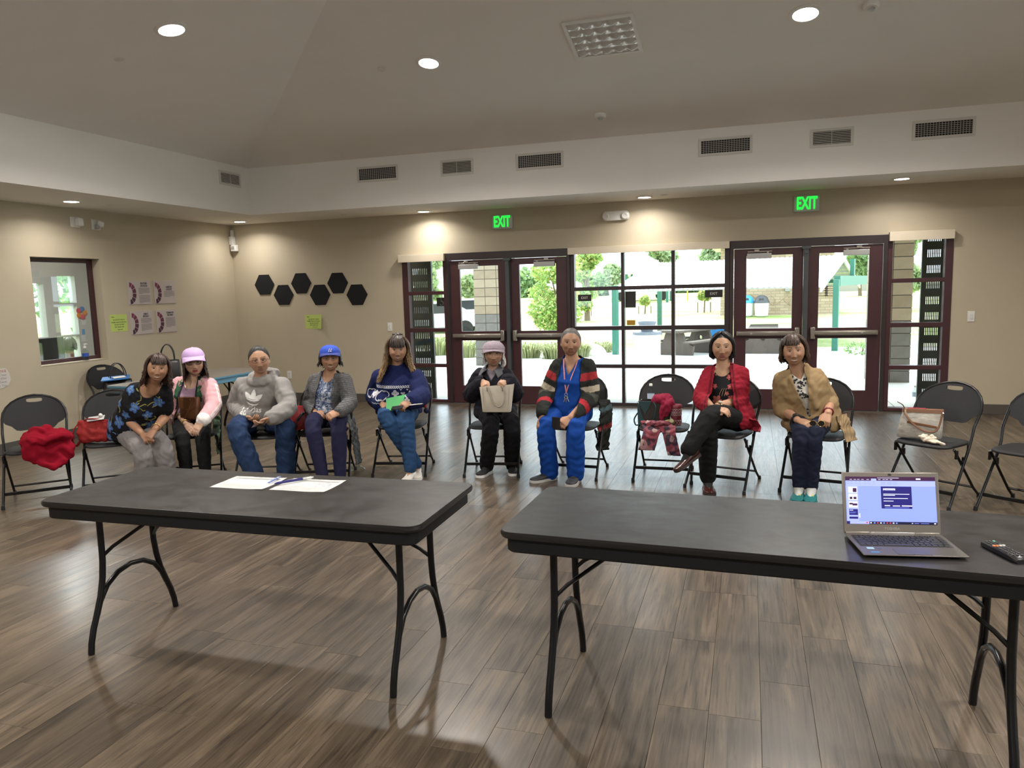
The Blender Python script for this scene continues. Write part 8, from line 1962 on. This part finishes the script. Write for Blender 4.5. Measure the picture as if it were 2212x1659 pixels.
# ---- the chair with the dark bag
a_ = chair_rot('bag')
p = seat_pt('bag', -.085, -.03, .447); t = thing('dark_tote', 'dark brown and teal tote bag standing on the unoccupied chair', 'handbag', p, a_)
db_m = mat('dark_brown_canvas', (.026, .018, .014), .7, var=.15, bump=.2, bscale=100); te_m = mat('teal_canvas', (.012, .045, .050), .7, var=.15, bump=.2, bscale=100)
MB().rings([[(x, y, z) for x, y in rr(a, c, c*.6, 5)] for z, a, c in ((0, .125, .06), (.02, .13, .066), (.12, .135, .06), (.20, .128, .045), (.203, .12, .038), (.15, .115, .034))]).obj('pouch', db_m, t, smooth=45)
MB().prism([(-.128, .0), (-.06, .0), (-.10, .11), (-.135, .205)], (-.002, -.064, 0), (1, 0, 0), (0, 0, 1), .004).obj('side_panel', te_m, t); MB().prism([(-.13, .205), (-.015, .205), (-.07, .09)], (0, -.066, 0), (1, 0, 0), (0, 0, 1), .004).obj('flap', te_m, t)
MB().tube(seg([(.0, -.05, .20), (.02, -.075, .16), (.01, -.08, .08), (-.015, -.075, .02), (.02, -.07, .0)], 6), .008, 8, flat=.5).obj('strap', te_m, t); MB().tube(seg([(-.12, -.04, .12), (-.165, -.04, .05), (-.15, -.06, .0), (-.11, -.07, .01)], 6), .006, 8).obj('strap', te_m, t)
bt = thing('water_bottle', 'clear plastic water bottle standing in the dark tote', 'bottle', seat_pt('bag', -.115, -.03, .60), a_); bottle(bt, .95)
b = MB()
for c, r in (((0, 0, 0), (.085, .06, .05)), ((-.05, .0, -.01), (.05, .05, .035)), ((.05, -.02, -.03), (.05, .045, .05)), ((.03, -.06, -.07), (.045, .02, .075)), ((.0, -.065, -.11), (.022, .012, .06)), ((.075, -.03, -.03), (.03, .03, .04))): b.ell(c, r, 16, 10)
lump('crimson_cloth', 'crumpled crimson cloth lying over the dark tote', 'cloth', seat_pt('bag', -.015, -.045, .665), a_, b, .007, mat('crimson_cloth', (.24, .005, .035), .9, var=.1, bump=.3, bscale=200), (.008, 6), (.03, .09))
p = seat_pt('bag', .098, -.06, .447); t = thing('tumbler', 'dusty red tumbler with white diamond bands on the unoccupied chair', 'tumbler', p, a_); tm_ = mat('tumbler_red', (.16, .022, .040), .4)
MB().lathe([(.040, 0), (.044, .004), (.045, .15), (.044, .155)], (0, 0, 0), 28).obj('body', tm_, t, smooth=40); MB().lathe([(.046, .150), (.047, .155), (.047, .172), (.042, .178), (0, .179)], (0, 0, 0), 28).obj('lid', mat('tumbler_lid', (.22, .04, .06), .4), t, smooth=40)
b = MB()
for z0, hh, n in ((.120, .022, 14), (.092, .018, 14), (.012, .035, 12)):
    for k in range(n):
        a0 = 2*PI*k/n; a1 = a0+2*PI/n
        for s in (0, 1): b.tube([(.0465*math.cos(a0+(a1-a0)*u), .0465*math.sin(a0+(a1-a0)*u), z0+hh*(u if s == 0 else 1-u)) for u in (0, .5, 1)], .0011, 4)
for z in (.118, .144, .090, .112, .010, .049): b.tube([(.0462*math.cos(a), .0462*math.sin(a), z) for a in np.arange(24)*2*PI/24], .0012, 4, closed=True)
o = b.obj('diamond_bands', mat('tumbler_white', (.6, .5, .5), .5), t); o['kind'] = 'stuff'
p = seat_pt('bag', .045, -.13, .452); t = thing('glasses_case', 'olive green case with a round tag beside the tumbler', 'case', p, a_+.4); MB().ell((0, 0, .028), (.05, .028, .028), 16, 10).obj('shell', mat('olive_case', (.16, .17, .06), .5), t); MB().lathe([(0, 0), (.017, 0), (.017, .004), (0, .004)], (.012, -.03, .05), 14, 0, (0, -1, .3)).obj('tag', mat('tag_beige', (.45, .42, .25), .5), t); MB().tube([(.012, -.028, .06), (.008, -.02, .09), (.0, -.01, .05)], .002, 5).obj('loop', mat('olive_case', (.16, .17, .06), .5), t)
# scarf draped over the left front of the seat
sm, nt, bb = nodes('scarf_print'); tc = N(nt, 'ShaderNodeTexCoord'); vo = N(nt, 'ShaderNodeTexVoronoi', Scale=26.0); L(nt, tc.outputs['Object'], vo.inputs['Vector']); cr = N(nt, 'ShaderNodeValToRGB'); e = cr.color_ramp.elements
e[0].position = .0; e[0].color = (.03, .02, .035, 1); e[1].position = 1; e[1].color = (.45, .32, .30, 1)
for ps, cc in ((.35, (.05, .03, .05, 1)), (.5, (.28, .05, .07, 1)), (.7, (.20, .06, .08, 1)), (.85, (.42, .30, .28, 1))): k = e.new(ps); k.color = cc
L(nt, vo.outputs['Color'], cr.inputs[0]); L(nt, cr.outputs[0], bb.inputs['Base Color']); bb.inputs['Roughness'].default_value = .85
t = thing('scarf', 'dark floral scarf draped over the front of the unoccupied chair', 'scarf', seat_pt('bag', -.09, -.2, .45), a_)
Lc = lambda u, v, z: seat_pt('bag', u, v, z)
cloth('left_end', [[Lc(-.13+.05*j+.01*i*(j-1.5), -.10-.03*i, .462) for j in range(4)] for i in range(4)]+[[Lc(-.15+.045*j-.015*i, -.232-.004*i, .43-.055*i) for j in range(4)] for i in range(4)], sm, t, .005, (.007, 3), None, t.location)
cloth('right_end', [[Lc(-.10+.05*j+.02*i, -.13-.025*i, .470) for j in range(4)] for i in range(4)]+[[Lc(.0+.035*j+.012*i, -.236-.004*i, .43-.05*i) for j in range(4)] for i in range(5)], sm, t, .005, (.008, 4), None, t.location)
b = MB(); b.tube(seg([Lc(-.17, -.13, .475), Lc(-.08, -.19, .482), Lc(0, -.20, .488), Lc(.05, -.15, .475)], 5), [.022]*16, 10, rnd=True); V, F = remesh(b, .007, 2); V = wrinkle(V, F, .006, 7, (.02, .06)); link('twist', np_mesh('twist', V-np.array(t.location), F, sm), t)
for o in t.children: o.rotation_euler = (0, 0, 0)
# ---- canvas handbag on the right hand chair
a_ = chair_rot('rbag')
p = seat_pt('rbag', -.085, -.06, .450); t = thing('canvas_handbag', 'pale canvas handbag with brown leather trim on the right hand chair', 'handbag', p, a_+math.radians(26))
cv_m = mat('heather_canvas', (.40, .375, .33), .85, var=.38, scale=45, bump=.3, bscale=250, stretch=(.35, 1, 1)); bt_m = mat('tan_leather', (.16, .068, .03), .45, var=.1)
MB().rings([[(x+.02*(z/.2), y, z) for x, y in rr(a, c, c*.6, 5)] for z, a, c in ((0, .142, .05), (.012, .148, .058), (.10, .142, .05), (.19, .132, .03), (.205, .130, .024))]).obj('pouch', cv_m, t, smooth=45)
MB().rings([[(x+.02, y, z) for x, y in rr(a, c, c*.6, 5)] for z, a, c in ((.188, .136, .034), (.212, .134, .028), (.213, .126, .02))]).obj('rim', bt_m, t, smooth=45)
Rb = np.array(Euler((0, math.radians(9), 0)).to_matrix()); MB().box((.015, -.056, .105), (.195, .008, .016), 0, Rb).obj('trim_strip', bt_m, t, bevel=.002)
MB().tube(seg([(-.095, -.03, .205), (-.085, -.062, .165), (-.03, -.072, .10), (.05, -.07, .058), (.115, -.055, .075), (.145, -.03, .19)], 7), .0075, 8, flat=.5).obj('strap', bt_m, t)
MB().tube(seg([(-.10, -.01, .21), (-.115, -.02, .24), (-.15, -.03, .262)], 5), [.006]*11, 8, flat=.5).obj('zip_pull', bt_m, t)
MB().tube([(.147, -.02, .20), (.150, -.035, .19), (.147, -.02, .175)], .005, 6).obj('buckle', silver_m, t); MB().box((-.02, .0, .212), (.12, .02, .012)).obj('red_lining', mat('lining_red', (.3, .02, .03), .7), t, bevel=.003)
b = MB()
for c, r in (((0, 0, .015), (.05, .035, .02)), ((.06, -.01, .01), (.045, .03, .012)), ((-.03, -.005, .035), (.03, .025, .02)), ((.02, .01, .035), (.03, .02, .015)), ((.10, -.02, .006), (.03, .015, .009))): b.ell(c, r, 14, 10)
lump('crumpled_tissue', 'crumpled cream tissue on the seat before the canvas handbag', 'tissue', seat_pt('rbag', .02, -.145, .440), a_, b, .005, mat('tissue', (.60, .52, .42), .85, bump=.2, bscale=80), (.008, 5), (.02, .06))
# crumpled clear plastic bag on the floor behind the left table
q_ = aZ(769, 1022, 0.0); b = MB()
for c, r in (((0, 0, .045), (.05, .045, .05)), ((.04, .0, .03), (.035, .035, .03)), ((-.03, .01, .035), (.035, .03, .035))): b.ell(c, r, 16, 12)
lump('plastic_bag', 'crumpled clear plastic bag on the floor behind the left table', 'bag', (q_[0], q_[1]+.02, .004), 0, b, .006, clear_m, (.010, 9), (.03, .07))
